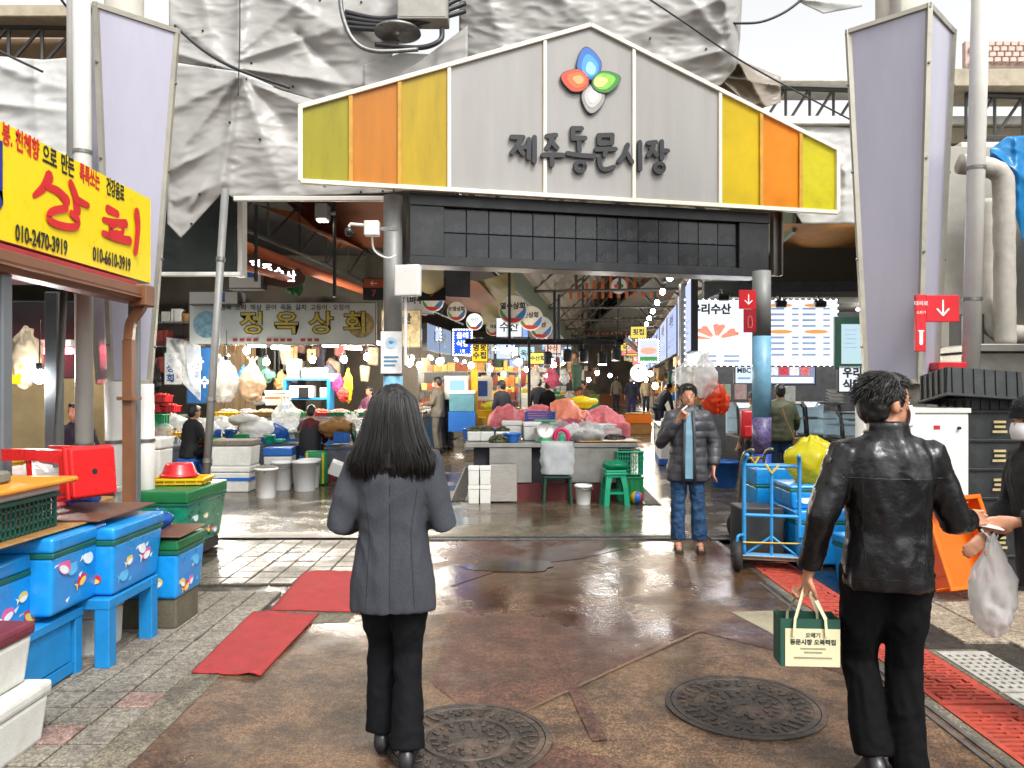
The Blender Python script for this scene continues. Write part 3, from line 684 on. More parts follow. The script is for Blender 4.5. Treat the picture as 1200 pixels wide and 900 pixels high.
tarp('grey tarpaulin sagging in deep folds above the yellow end of the sign', [(198, -45), (300, -45), (420, -45), (512, -46)], [(198, 72), (250, 80), (282, 84), (330, 105), (375, 120), (410, 124), (440, 104), (462, 60), (480, 30), (500, -10), (512, -45)], 10.45,
     [((282, -30), (280, 85), 10, .22), ((280, 80), (420, 100), 10, .2), ((282, 70), (430, 20), 14, .16), ((282, 60), (400, -40), 16, .14), ((280, 85), (200, 20), 14, .15), ((280, 85), (200, 60), 8, .18), ((300, -20), (440, 60), 16, .14), ((350, 40), (420, 110), 12, -.14), ((230, -40), (250, 60), 12, .12)], TARP, 1, amp=1.2)
tarp('grey tarpaulin hanging to a torn corner beside the leaning pole', [(196, 75), (240, 78), (280, 86), (330, 106), (372, 118), (420, 112), (480, 80), (548, 30)], [(196, 262), (212, 279), (262, 224), (275, 233), (360, 229), (450, 226), (500, 222), (548, 215)], 10.25,
     [((280, 86), (258, 225), 7, .2), ((280, 90), (200, 190), 12, .2), ((280, 90), (198, 130), 9, .18), ((225, 240), (250, 195), 10, .12), ((285, 95), (330, 225), 18, .16), ((290, 95), (380, 200), 18, -.12), ((300, 100), (420, 150), 12, .12), ((205, 235), (260, 215), 8, .12), ((200, 200), (275, 160), 9, .12)], TARP, 2, amp=1.1)
tarp('large pale grey tarpaulin bulging over the peak of the sign', [(538, -45), (640, -45), (760, -45), (880, -45)], [(538, 60), (600, 100), (700, 112), (800, 112), (845, 100), (864, 78), (868, 40), (862, 5), (880, -44)], 10.6,
     [((560, -40), (600, 90), 22, .16), ((840, -40), (862, 75), 12, .26), ((842, 0), (700, 60), 26, .14), ((842, 60), (720, 90), 16, .16), ((600, -40), (700, 30), 30, .12), ((842, 40), (780, -40), 18, .12)], TARP, 3, amp=1.3, lean=.2)
tarp('brown stained tarpaulin crumpled behind the sign roofline', [(500, 66), (560, 62), (600, 40), (640, 50)], [(500, 100), (560, 118), (600, 110), (640, 100)], 10.9, [((520, 70), (620, 100), 9, .2), ((560, 62), (560, 120), 7, .15)], TARPD, 4, 50, 30)
tarp('brown stained tarpaulin bunched at the gable slope beside the duct', [(790, 70), (830, 74), (866, 70), (915, 90)], [(790, 100), (830, 118), (866, 135), (915, 120)], 10.9, [((866, 75), (800, 110), 7, .3), ((866, 75), (900, 130), 7, .28), ((850, 90), (910, 100), 6, .22), ((830, 80), (880, 125), 5, .25)], TARPD, 5, 70, 40, amp=1.2)
tarp('pale grey tarpaulin edge under the black conduits', [(426, 76), (470, 62), (520, 64), (545, 40)], [(426, 118), (470, 112), (520, 100), (545, 80)], 10.4, [((430, 100), (520, 70), 9, .15)], TARP, 6, 50, 30)
tarp('white plastic sheet sagging under the roof truss beside the pillar', [(-60, 62), (0, 66), (50, 70), (100, 66)], [(-60, 205), (0, 200), (50, 205), (100, 215)], 9.6, [((40, 60), (45, 200), 8, .1), ((-20, 120), (90, 130), 8, .12), ((-20, 70), (90, 110), 9, .1)], TARPW, 7, 60, 50)
tarp('white plastic sheet stretched behind the lemon end of the sign', [(900, 140), (940, 146), (1010, 150)], [(900, 190), (940, 262), (1010, 262)], 11.6, [((930, 150), (990, 200), 10, .12), ((985, 190), (935, 250), 8, .14), ((990, 200), (990, 260), 7, .1)], TARPW, 8, 50, 50)
tarp('thin white sheet hanging at the skylight above the conduit', [(935, -30), (970, -30), (1010, -30)], [(935, 2), (965, 16), (1010, 8)], 10.8, [((940, 0), (1000, 5), 6, .1)], TARPW, 9, 30, 20)
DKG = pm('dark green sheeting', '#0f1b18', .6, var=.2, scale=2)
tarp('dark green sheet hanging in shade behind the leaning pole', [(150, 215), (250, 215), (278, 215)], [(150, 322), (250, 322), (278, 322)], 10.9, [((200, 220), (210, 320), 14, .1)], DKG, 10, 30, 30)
# conduits, hanging electric box above the sign
CBL = pm('black conduit', (.025, .025, .027), .45)
t = thing('electrical_cabinet', 'grey metal box hung among black conduits above the sign', 'cabinet', Pt(497, 12, 10.2))
m = MB(); m.b2((-.33, -.2, -.21), (.33, .1, .6)); m.build('case', pm('grey cabinet', '#8f8c84', .5, .3, dirt=.3), t, bevel=.01)
m = MB(); m.b2((-.3, -.206, -.18), (.3, -.201, .56)); m.build('door', pm('grey cabinet door', '#99968d', .5, .3, dirt=.3), t)
def cable(pts, r, label, mat=CBL, name='cable', group=None):
    P = catmull([Pt(*p) for p in pts], 8); c = P[0].copy(); m = MB(); m.tube([p-c for p in P], r, 8); o = m.build(name, mat, smooth=True); o.location = c
    return tag(o, label, 'cable', group)
for k in range(4): cable([(405, 14+k*6, 10.3), (450, 22+k*4, 10.2), (500, 10+k*5, 10.1), (545, -14+k*9, 10.3)], .035, 'thick black conduit looping past the grey cabinet above the sign', group='black conduits above the sign')
cable([(440, 52, 10.1), (490, 56, 10), (515, 48, 10), (518, 34, 10.1)], .035, 'bent black hose below the grey cabinet')
cable([(398, -10, 9.7), (402, 20, 9.7), (415, 48, 9.7), (440, 60, 9.7), (490, 58, 9.8)], .03, 'galvanised conduit curving down onto the tarpaulin', STEEL)
cable([(205, 30, 9.6), (240, 60, 9.6), (280, 82, 9.6), (340, 103, 9.6)], .02, 'black cable stretched over the sagging tarpaulin')
cable([(281, -30, 9.6), (281, 40, 9.6), (279, 112, 9.6)], .008, 'thin rope tying down the grey tarpaulin')
cable([(60, -20, 7), (75, 4, 7), (90, 20, 7.4)], .012, 'black cable at the white shop roof corner')
cable([(0, 60, 8.9), (20, 70, 8.9), (50, 84, 8.9)], .015, 'black cable crossing the white plastic sheet')
cable([(740, -15, 9.6), (800, 25, 9.8), (880, 78, 10.2), (1000, 142, 10.6)], .012, 'thin steel stay cable sloping down over the tarpaulin')
cable([(855, 27, 10.4), (890, 26, 10.4), (920, 14, 10.4), (945, -5, 10.4)], .018, 'dark cable sagging across the bright skylight')
t = thing('duct_lamp', 'round galvanised lamp shade hung under the conduits', 'lamp', Pt(466, 34, 10.2))
m = MB(); m.lathe([(.31, -.06), (.3, -.02), (.2, .03), (.06, .07), (.05, .12)], 28); m.build('shade', STEEL, t, smooth=True)
# ================================================================== HALL STRUCTURE
HO = Vector((1.77, 12.04, 0))
def Hp(s, t, z): return HO+HU*s+HV*t+Vector((0, 0, z))
def hallframe(s, t, z): 
    m = Matrix.Rotation(HRZ, 4, 'Z'); m.translation = Hp(s, t, z); return m
ROOFM = pm('brown grey corrugated roof', '#8a7f70', .6, .2, var=.2, scale=3, dirt=.4)
SKYL = pm('translucent roof strip', '#c9c6b4', .4, trans=.7, var=.1)
STL = pm('dark grey steelwork', '#4c4c4a', .5, .4, var=.15)
BLK = pm('black steelwork', '#17181a', .5, .3)
ORG = pm('orange painted steel', '#b0572a', .5, var=.15, dirt=.4)
GRN = pm('pale green corrugated sheet', '#849079', .5, trans=.4, var=.1, scale=2, stretch=(1, 12, 1))
hr = thing('hall_roof', 'long gabled market hall roof over the main aisle', 'roof', mw=hallframe(0, 0, 0))
L0, L1 = .6, 52
for sg_ in (-1, 1):
    m = MB()
    def fn(u, v, s_=sg_):
        return Vector((s_*2.7*(1-v), L0+(L1-L0)*u, 4.7+2.3*v+.03*math.sin(v*75)))
    m.grid(fn, 1, 60); m.build('roof_slope', ROOFM, hr)
    for k in range(5):
        y = 4+k*10; m = MB(); m.add([(sg_*2.2, y, 4.7+2.3*.185-.04), (sg_*2.2, y+1.2, 4.7+2.3*.185-.04), (sg_*.6, y+1.2, 4.7+2.3*.78-.04), (sg_*.6, y, 4.7+2.3*.78-.04)], [(0, 1, 2, 3)]); m.build('skylight', SKYL, hr)
m = MB(); m.b2((-2.72, L0, 4.1), (-2.66, L1, 4.95)); m.build('clerestory', GRN, hr)
m = MB(); m.b2((2.66, L0, 4.1), (2.72, L1, 4.75)); m.build('clerestory', GRN, hr)
for k in range(9):
    y = 1.5+k*5.2; tr = MB()
    for a, b in (((-2.7, 4.65), (2.7, 4.65)), ((-2.7, 4.68), (0, 6.95)), ((0, 6.95), (2.7, 4.68)), ((0, 4.65), (0, 6.9)), ((-1.35, 4.65), (-1.35, 5.8)), ((1.35, 4.65), (1.35, 5.8)), ((-1.35, 4.65), (0, 6.2)), ((1.35, 4.65), (0, 6.2))):
        tr.tube([(a[0], y, a[1]), (b[0], y, b[1])], .045, 6)
    tr.build('truss', STL, hr)
    if k in (3, 5, 7):
        g = MB()
        for j in range(13):
            x = -1.8+.3*j
            g.b2((x-.06, y-.05, 5.0), (x+.06, y-.02, 5.9-.25*abs(x)))
        g.build('gable_screen', ORG if k != 5 else BLK, hr)
        g = MB(); g.cyl((0, y-.09, 5.45), (0, y-.06, 5.45), .3, n=24); e = g.build('emblem_disc', WPL, hr)
        for q, (cx, cz, col) in enumerate(((0, .1, '#1d5fae'), (-.1, 0, '#d9411c'), (.1, 0, '#2f7a2a'), (0, -.1, '#8e8b86'))):
            g = MB(); g.cyl((cx, y-.1, 5.45+cz), (cx, y-.092, 5.45+cz), .075, n=12); g.build('petal', pm('petal '+col, col, .3, var=.06), e)
# flat roofs either side
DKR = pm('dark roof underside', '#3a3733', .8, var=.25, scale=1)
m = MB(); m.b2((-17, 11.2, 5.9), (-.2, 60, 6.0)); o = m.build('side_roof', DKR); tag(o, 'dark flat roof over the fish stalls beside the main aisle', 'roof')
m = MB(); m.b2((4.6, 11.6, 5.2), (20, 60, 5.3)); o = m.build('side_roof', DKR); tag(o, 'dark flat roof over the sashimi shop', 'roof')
m = MB(); m.b2((-17.1, 8.6, -.05), (-16.9, 60, 6)); o = m.build('hall_wall', pm('dim plaster', '#77705f', .9)); tag(o, 'long plain wall closing the market beyond the fish stalls', 'wall')
m = MB(); m.b2((17.9, 9, -.05), (18.1, 60, 6)); o = m.build('hall_wall', pm('dim plaster', '#77705f', .9)); tag(o, 'long plain wall closing the market beyond the sashimi shop', 'wall')
# orange cloth awnings under the side roof
ORC = pm('orange roof cloth', '#6f3c1b', .7, trans=.3, var=.15, scale=2)
YLC = pm('yellow roof cloth', '#6e6226', .7, trans=.3, var=.15, scale=2)
def awn(pts, mat, label):
    P = [Pt(*p) for p in pts]; c = P[0].copy(); m = MB()
    m.grid(lambda u, v: (P[0]*(1-u)+P[1]*u)*(1-v)+(P[3]*(1-u)+P[2]*u)*v-c-Vector((0, 0, .15*math.sin(math.pi*u)*math.sin(math.pi*v))), 10, 10)
    o = m.build('roof_cloth', mat, smooth=True); o.location = c; tag(o, label, 'canopy')
awn([(300, 240, 13), (400, 280, 13), (440, 300, 20), (380, 255, 20)], ORC, 'orange canopy cloth behind the lattice girder')
awn([(330, 232, 14), (452, 232, 14), (455, 290, 17), (395, 290, 17)], ORC, 'brown orange canopy cloth above the ceiling spotlight')
awn([(470, 310, 16), (560, 330, 16), (600, 372, 26), (530, 362, 26)], ORC, 'orange canopy cloth over the round shop signs')
awn([(560, 330, 17), (600, 318, 17), (612, 385, 28), (565, 380, 28)], YLC, 'yellow canopy cloth over the round shop signs')
awn([(488, 312, 13.5), (520, 312, 13.5), (520, 350, 16), (488, 350, 16)], YLC, 'small yellow canopy cloth beside the direction board')
awn([(915, 262, 12), (1010, 262, 12), (1010, 290, 15), (915, 290, 15)], pm('roof cloth painted as lit', '#b07a3c', .7, trans=.5, var=.2), 'orange canopy cloth above the sashimi menu board')  # lighter orange stands in for light falling on this cloth
# lattice girder and pipes running inwards
def lattice(p0, p1, h, label, mat=STL, n=14, r=.035):
    p0, p1 = Vector(p0), Vector(p1); t = thing('lattice_girder', label, 'girder', p0); d = p1-p0; up = Vector((0, 0, h))
    m = MB(); m.tube([Vector(), d], r, 6); m.build('chord', mat, t); m = MB(); m.tube([up, d+up], r, 6); m.build('chord', mat, t)
    m = MB()
    for i in range(n):
        a = d*(i/n); b = d*((i+1)/n); m.tube([a, b+up], r*.6, 5); m.tube([a, a+up], r*.6, 5)
    stuff(m.build('lacing', mat, t))
lattice((-4.27, 11.6, 4.1), (-1.9, 30, 4.1), .9, 'grey lattice girder running inwards above the fish stalls')
lattice((-1.1, 13, 4.3), (1.2, 30, 4.3), .7, 'dark lattice girder running inwards above the round signs', BLK)
m = MB(); m.tube([(-4.15, 11.6, 3.78), (-2.6, 23, 3.85)], .09, 10); tag(m.build('sprinkler_pipe', ORG, smooth=True), 'orange pipe running inwards below the lattice girder', 'pipe')
m = MB(); m.tube([(-4.5, 11.4, 3.55), (-3.9, 14, 3.55)], .06, 10); tag(m.build('sprinkler_pipe', ORG, smooth=True), 'short orange pipe stub below the long orange pipe', 'pipe')
lattice((5.2, 12.2, 4.55), (9.5, 12.9, 4.55), .55, 'grey lattice girder above the sashimi menu board', STL, 8)
lattice((3.9, 12.0, 5.7), (6.6, 12.2, 5.7), .6, 'grey roof truss visible under the white canopy edge', STL, 7, .04)
lattice((6.5, 11.0, 5.2), (9.5, 11.2, 5.2), .6, 'grey roof truss behind the white drain pipe', STL, 7, .04)
lattice((-9.0, 9.8, 5.75), (-5.2, 9.9, 5.75), .5, 'grey roof truss above the white plastic sheet', STL, 9, .04)
# canopy edges on the sky side
WHR = pm('white roof edge', '#d9d7d0', .5, dirt=.2)
BGE = pm('beige eave board', '#a89c86', .6, dirt=.4)
def slab(name, lo, hi, mat, label, cat, rz=0):
    c = [(lo[i]+hi[i])/2 for i in range(3)]; m = MB(); m.box((0, 0, 0), [hi[i]-lo[i] for i in range(3)]); o = m.build(name, mat, bevel=.01); o.location = c; o.rotation_euler = (0, 0, rz); return tag(o, label, cat)
slab('canopy_edge', (3.7, 11.6, 5.1), (9.8, 12.0, 5.55), pm('tan duct', '#8b7f68', .5, dirt=.5), 'tan boxed duct running behind the lavender pillar', 'duct')
slab('canopy_edge', (3.7, 11.5, 5.56), (9.8, 12.4, 5.68), WHR, 'white gutter edge above the tan duct', 'gutter')
slab('canopy_edge', (3.9, 11.8, 6.32), (9.8, 12.6, 6.45), WHR, 'upper white canopy edge above the roof truss', 'canopy')
slab('canopy_edge', (6.2, 10.6, 4.55), (10, 11.4, 5.0), WHR, 'broad white canopy board beside the blue plastic', 'canopy')
slab('canopy_edge', (6.2, 10.8, 5.85), (10, 11.6, 6.1), BGE, 'beige eave behind the white drain pipe', 'canopy')
slab('canopy_edge', (-9.2, 9.6, 6.25), (-5.2, 10.2, 6.4), BGE, 'beige eave above the white plastic sheet', 'canopy')
slab('back_board', (-9.2, 10.3, 5.5), (-5.2, 10.4, 6.3), pm('brown board', '#8d7458', .7), 'brown board behind the eave truss', 'board')
# tiled roof piece behind the drain pipe
t = thing('tiled_roof', 'pinkish tiled roof visible above the beige eave', 'roof', Pt(1180, 62, 13))
m = MB(); m.b2((-.7, 0, -.25), (1.2, .1, .2)); m.build('roof_base', pm('pale red tile', '#c0a79b', .7), t)
tm = MB(); tm.box((0, 0, 0), (.11, .05, .08)); tme2 = tm.mesh('roof_tile', bevel=.01); tme2.materials.append(pm('pale red tile', '#c0a79b', .7))
for r_ in range(4):
    for k in range(13): o = obj('roof_tile', tme2, None, t); o.location = (-.6+.13*k+.06*(r_ % 2), -.01-.02*(3-r_), -.15+.1*r_)

# ================================================================== generic builders
FOAM = pm('white foam', '#d2d2cc', .75, var=.1, scale=7, bump=.35, bscale=120, dirt=.6, dirtcol=(.34, .3, .24))
BLUE = pm('blue painted wood', '#1480c0', .5, var=.15, scale=8, dirt=.3, dirtcol=(.05, .12, .17), bump=.15)
BLUEP = pm('blue plastic', '#1e5fae', .4, var=.1)
GRNP = pm('green plastic', '#127a49', .4, var=.12)
TEAL = pm('teal green plastic', '#12946e', .35, var=.1)
YELP = pm('yellow plastic', '#d7a912', .4, var=.1)
ORGP = pm('orange plastic', '#e07712', .35, var=.1, trans=.15)
REDP = pm('red plastic', '#bb1f28', .32, var=.2, coat=.15, dirt=.3, dirtcol=(.25, .05, .05))
BLKP = pm('black crate plastic', '#26292b', .5, var=.2, scale=10, dirt=.3, dirtcol=(.1, .1, .1))
WHTP = pm('white plastic pail', '#e2e4e2', .35, var=.05, dirt=.25, dirtcol=(.4, .38, .33))
INOX = pm('brushed stainless', '#a9a8a2', .32, .85, var=.12, scale=5, bump=.05, dirt=.3)
WOOD = pm('worn plywood', '#96703f', .6, var=.3, scale=5, stretch=(1, 8, 1), bump=.2, dirt=.45)
CLR = film('clear plastic film', '#e9eceb', .35)
MLK = film('milky plastic film', '#ecece9', .62)
PNKB = film('pink plastic bag', '#d06a8c', .85)
ORGB = film('orange plastic bag', '#e2512a', .85)
BLKB = pm('black plastic bag', (.02, .02, .02), .3, bump=.6, bscale=25)
YLB = film('yellow plastic bag', '#d9cf2e', .94)
def ring_s(c, rx, ry, n): return [Vector(c)+Vector((rx*math.copysign(abs(math.cos(a))**.6, math.cos(a)), ry*math.copysign(abs(math.sin(a))**.6, math.sin(a)), 0)) for a in [2*math.pi*i/n for i in range(n)]]
def foam_box(loc, w, d, h, label, rz=0, lidmat=None, band=None, group=None, lid=True):
    t = thing('foam_box', label, 'foam box', loc, rz, group)
    m = MB(); m.box((0, 0, h*.38), (w, d, h*.76), taper=.94); m.build('tub', FOAM, t, bevel=min(.02, w*.06), segs=2)
    if lid: m = MB(); m.box((0, 0, h*.88), (w*1.03, d*1.03, h*.22)); m.build('lid', lidmat or FOAM, t, bevel=min(.018, w*.05), segs=2)
    if band: m = MB(); m.box((0, 0, h*.5), (w*1.005, d*1.005, h*.12)); m.build('tape', band, t)
    return t
def bucket(loc, r, h, mat, label, fill=None, name='bucket', handle=True, rim=True, taper=.82, group=None):
    t = thing(name, label, name, loc, random.uniform(0, 6), group)
    m = MB(); m.lathe([(r*taper*.96, 0), (r*taper, .01), (r*.99, h), (r*1.05, h), (r*1.05, h-.03), (r*1.0, h-.035)], 28, cap=False)
    m.lathe([(.01, .02), (r*taper*.93, .02), (r*.95, h)], 28, cap=False); m.lathe([(r*.95, h), (r*1.05, h)], 28, cap=False); m.build('body', mat, t, smooth=True)
    if handle: m = MB(); m.tube(catmull([(-r*1.05, 0, h-.03), (-r*.9, -r*.75, h-.14*h-.02), (0, -r*1.1, h-.22*h), (r*.9, -r*.75, h-.14*h-.02), (r*1.05, 0, h-.03)]), .006, 6); m.build('handle', STEEL, t)
    if fill: m = MB(); m.ell((0, 0, h-.03), (r*.93, r*.93, r*.35), 20, 10); m.build('contents', fill, t, smooth=True, disp=fold(r*10, .03, 14))
    return t
def basin(loc, r, h, mat, label, flip=False):
    t = thing('basin', label, 'basin', loc); pr_ = [(r*.72, 0), (r*.78, .02), (r*.97, h-.02), (r*1.06, h), (r*1.06, h-.015), (r, h-.03)]
    m = MB()
    if flip: m.lathe([(a, h-b) for a, b in pr_][::-1], 32)
    else: m.lathe(pr_, 32, cap=False); m.lathe([(.01, .012), (r*.7, .012), (r*.95, h)], 32, cap=False); m.lathe([(r*.95, h), (r*1.06, h)], 32, cap=False)
    m.build('bowl', mat, t, smooth=True); return t
def crate(loc, w, d, h, mat, label, rz=0, ribs=5, rows=0, group=None, mw=None, name='crate', fill=None):
    """open plastic crate: floor, four walls with vertical ribs, rim; rows>0 gives a mesh-sided basket"""
    t = thing(name, label, name, loc, rz, group, mw)
    th = .014
    m = MB(); m.box((0, 0, th/2), (w-.02, d-.02, th)); m.build('floor', mat, t)
    for k, (lx, ly, ox, oy) in enumerate(((w, th, 0, -d/2+th/2), (w, th, 0, d/2-th/2), (th, d-2*th, -w/2+th/2, 0), (th, d-2*th, w/2-th/2, 0))):
        m = MB()
        if not rows: m.box((ox, oy, h/2), (lx, ly, h-.004), taper=.97)
        else:
            L_ = max(lx, ly); nb = max(4, int(L_/.035))
            for i in range(nb+1):
                f_ = -L_/2+L_*i/nb; m.box((ox+(f_ if lx > ly else 0), oy+(f_ if ly > lx else 0), h/2), (.009 if lx > ly else th, th if lx > ly else .009, h))
            for i in range(rows+1): m.box((ox, oy, .01+(h-.02)*i/rows), (lx, ly, .012))
        m.build('wall', mat, t)
    if not rows:
        m = MB()
        for s in (-1, 1):
            for i in range(ribs):
                m.box((-w/2+w*(i+.5)/ribs, s*(d/2+.006), h*.46), (.014, .014, h*.86)); 
            for i in range(max(2, ribs-2) if ribs else 0):
                m.box((s*(w/2+.006), -d/2+d*(i+.5)/max(2, ribs-2), h*.46), (.014, .014, h*.86))
        if ribs: stuff(m.build('ribs', mat, t))
    m = MB()
    for s in (-1, 1): m.box((0, s*(d/2), h-.012), (w+.036, .034, .024)); m.box((s*(w/2), 0, h-.0125), (.034, d-.034, .023))
    m.build('rim', mat, t, bevel=.004)
    if fill: m = MB(); m.grid(lambda u, v: Vector((-w*.48+w*.96*u, -d*.48+d*.96*v, h*.9+.05*noise.noise(Vector((u*9, v*9, w*5)))+.03)), 14, 10); m.build('contents', fill, t, smooth=True)
    return t
def bag(loc, r, mat, label, seed=1, knot=True, cat='bag', name='plastic_bag', hang=False, amp=.35):
    t = thing(name, label, cat, loc); rx, ry, rz_ = r
    m = MB(); m.ell((0, 0, rz_), (rx, ry, rz_), 40, 28)
    def d(co, n):
        k = fold(seed, min(rx, rz_)*amp, 1.6/max(rx, .05))(co, n)*.8+n*min(rx, rz_)*.16*(1-2.6*abs(noise.noise(Vector((co.x, co.y, co.z*.6))*(3.2/max(rx, .05))+Vector((seed, 0, 0)))))
        q = Vector((0, 0, 0))
        if co.z > rz_*1.35: f_ = (co.z-rz_*1.35)/(rz_*.65); q = Vector((-co.x*.75*f_, -co.y*.75*f_, rz_*.35*f_ if knot else 0))
        if co.z < rz_*.25 and not hang: q.z = (rz_*.06-co.z)*.75
        return k+q
    m.build('film', mat, t, smooth=True, disp=d)
    if knot:
        m = MB()
        for a in (-.5, .5): m.tube([(0, 0, rz_*2.1), (a*rx*.5, 0, rz_*2.35), (a*rx*.9, .02, rz_*2.5)], [rx*.12, rx*.1, rx*.16], 6, flat=.4)
        m.build('knot', mat, t, smooth=True)
    return t
def heap(loc, r, mat, label, cat, seed=1, name='heap', bits=26, bs=.04, mat2=None):
    """low mound of produce: many small rounded pieces on a core"""
    t = thing(name, label, cat, loc); q = random.Random(seed)
    m = MB(); m.ell((0, 0, 0), (r[0]*.9, r[1]*.9, r[2]*.8), 16, 8); m.build('core', mat, t, smooth=True, disp=fold(seed, r[2]*.3, 9))
    m = MB()
    for k in range(bits):
        a = q.uniform(0, 6.28); rr = math.sqrt(q.random()); x, y = rr*r[0]*math.cos(a), rr*r[1]*math.sin(a)
        m.cur = k % 2 if mat2 else 0
        m.ell((x, y, r[2]*math.sqrt(max(.02, 1-rr*rr))*.9), (bs*q.uniform(.7, 1.5), bs*q.uniform(.5, .9), bs*q.uniform(.4, .7)), 8, 5, Matrix.Rotation(q.uniform(0, 3), 3, 'Z') @ Matrix.Rotation(q.uniform(-.5, .5), 3, 'X'))
    stuff(m.build('pieces', [mat, mat2] if mat2 else mat, t, smooth=True)); return t
def stool(loc, w, h, mat, label, rz=0, mw=None):
    """moulded plastic stool: square seat with hole, four flared legs, side openings"""
    t = thing('stool', label, 'stool', loc, rz, None, mw)
    m = MB(); m.box((0, 0, h-.02), (w*.78, w*.78, .04)); m.box((0, 0, h-.05), (w*.84, w*.84, .03)); m.build('seat', mat, t, bevel=.012, segs=2)
    for sx in (-1, 1):
        for sy in (-1, 1):
            m = MB(); tb_, bb = w*.36, w*.5
            rings = []
            for z, c_, k in ((h-.05, tb_, .05), (h*.5, tb_*.45+bb*.55, .042), (0, bb, .045)):
                x, y = sx*c_, sy*c_; rings.append([Vector((x, y, z)), Vector((x-sx*k*1.6, y, z)), Vector((x-sx*k*1.6, y-sy*.012, z)), Vector((x-sx*.012, y-sy*.012, z)), Vector((x-sx*.012, y-sy*k*1.6, z)), Vector((x, y-sy*k*1.6, z))])
            m.loft(rings); m.build('leg', mat, t)
    for k in range(4):
        m = MB(); c_ = w*.43; m.box((0, -c_+.005, h*.36), (w*.8, .012, .035), None); o = m.build('stretcher', mat, t); o.rotation_euler = (0, 0, R(90)*k)
        m = MB(); m.box((0, -w*.4+.01, h*.86), (w*.62, .012, h*.12)); o = m.build('side_panel', mat, t); o.rotation_euler = (0, 0, R(90)*k)
    m = MB(); m.lathe([(.018, h+.0005), (.018, h+.0012)], 14); m.build('hole', DARK, t)  # flat dark disc painted for the shade of a seat hole
    return t
BULB = em('lit bulb', (1, .93, .8), 60)
BULBW = em('lit white bulb', (.95, .97, 1), 60)
BULBE = em('lit warm bulb', (1, .78, .45), 40)
TUBE = em('lit fluorescent tube', (1, .98, .92), 32)
def lamp_light(t, e, col, z, rad=.08):
    e *= .85
    l = bpy.data.lights.new('lamp_light', 'POINT'); l.energy = e; l.color = col; l.shadow_soft_size = rad
    o = bpy.data.objects.new('lamp_light', l); C.objects.link(o); o.parent = t; o.location = (0, 0, z)
def bulb(px, py, Y, label, r=.06, mat=None, e=30, cord=.5, col=(1, .86, .66), shade=None, group='bare bulbs over the stalls'):
    t = thing('hanging_bulb', label, 'light bulb', Pt(px, py, Y), 0, group)
    m = MB(); m.ell((0, 0, 0), (r, r, r*1.15), 14, 10); m.build('bulb', mat or BULB, t, smooth=True)
    m = MB(); m.cyl((0, 0, r*.95), (0, 0, r*2), r*.45); m.build('socket', BLK, t)
    m = MB(); m.tube([(0, 0, r*2), (.01, 0, r*2+cord)], .006, 5); m.build('cord', BLK, t)
    if shade: m = MB(); m.lathe([(r*2.4, r*.3), (r*1.2, r*1.6), (r*.5, r*2)], 18, cap=False); m.build('shade', shade, t)
    if e: lamp_light(t, e, col, -r*1.4)
    return t
def tube_light(p0, p1, label, e=25, r=.02, mat=None, group='fluorescent tubes over the stalls', col=(1, .97, .9)):
    p0, p1 = Vector(p0), Vector(p1); c = (p0+p1)/2; t = thing('tube_light', label, 'tube light', c, 0, group)
    m = MB(); m.tube([p0-c, p1-c], r, 8); m.build('tube', mat or TUBE, t)
    m = MB(); m.tube([p0-c+Vector((0, 0, r*2.2)), p1-c+Vector((0, 0, r*2.2))], r*1.3, 4); m.build('fitting', WPL, t)
    if e:
        lamp_light(t, e, col, -r*3, .12)
    return t
def sign_box(p, w, h, label, mat, xdir=None, d=.08, rim=None, lit=0, group=None, cat='sign', name='shop_sign', bulbs=0):
    t = thing(name, label, cat, group=group, mw=frame(p, xdir or (1, 0, 0)))
    m = MB(); m.b2((-w/2-.02, -h/2-.02, -d), (w/2+.02, h/2+.02, -.004)); m.build('case', rim or STL, t)
    m = MB(); m.b2((-w/2, -h/2, -.003), (w/2, h/2, 0)); m.build('face', mat, t)
    if bulbs:
        m = MB(); per = [(x*bulbs-w/2, s*h/2) for s in (-1, 1) for x in range(int(w/bulbs)+1)]+[(s*w/2, y*bulbs-h/2) for s in (-1, 1) for y in range(int(h/bulbs)+1)]
        for x, y in per: m.ell((x, y, .02), .016, 6, 4)
        stuff(m.build('marquee_bulbs', em('marquee bulb', (1, 1, .95), 4), t))
    return t
def table(lo, hi, mat, label, legmat=None, th=.05, name='stall_table', front=True):
    c = ((lo[0]+hi[0])/2, (lo[1]+hi[1])/2, lo[2]); w, d, h = hi[0]-lo[0], hi[1]-lo[1], hi[2]-lo[2]
    t = thing(name, label, 'stall', c)
    m = MB(); m.box((0, 0, h-th/2), (w, d, th)); m.build('top', mat, t, bevel=.008)
    if front: m = MB(); m.box((0, -d/2+.03, (h-th)*.6), (w-.06, .02, (h-th)*.75)); m.build('front_board', legmat or mat, t)
    for sx in (-1, 1):
        for sy in (-1, 1): m = MB(); m.box((sx*(w/2-.05), sy*(d/2-.06), (h-th)/2), (.06, .06, h-th)); m.build('leg', legmat or mat, t)
    return t
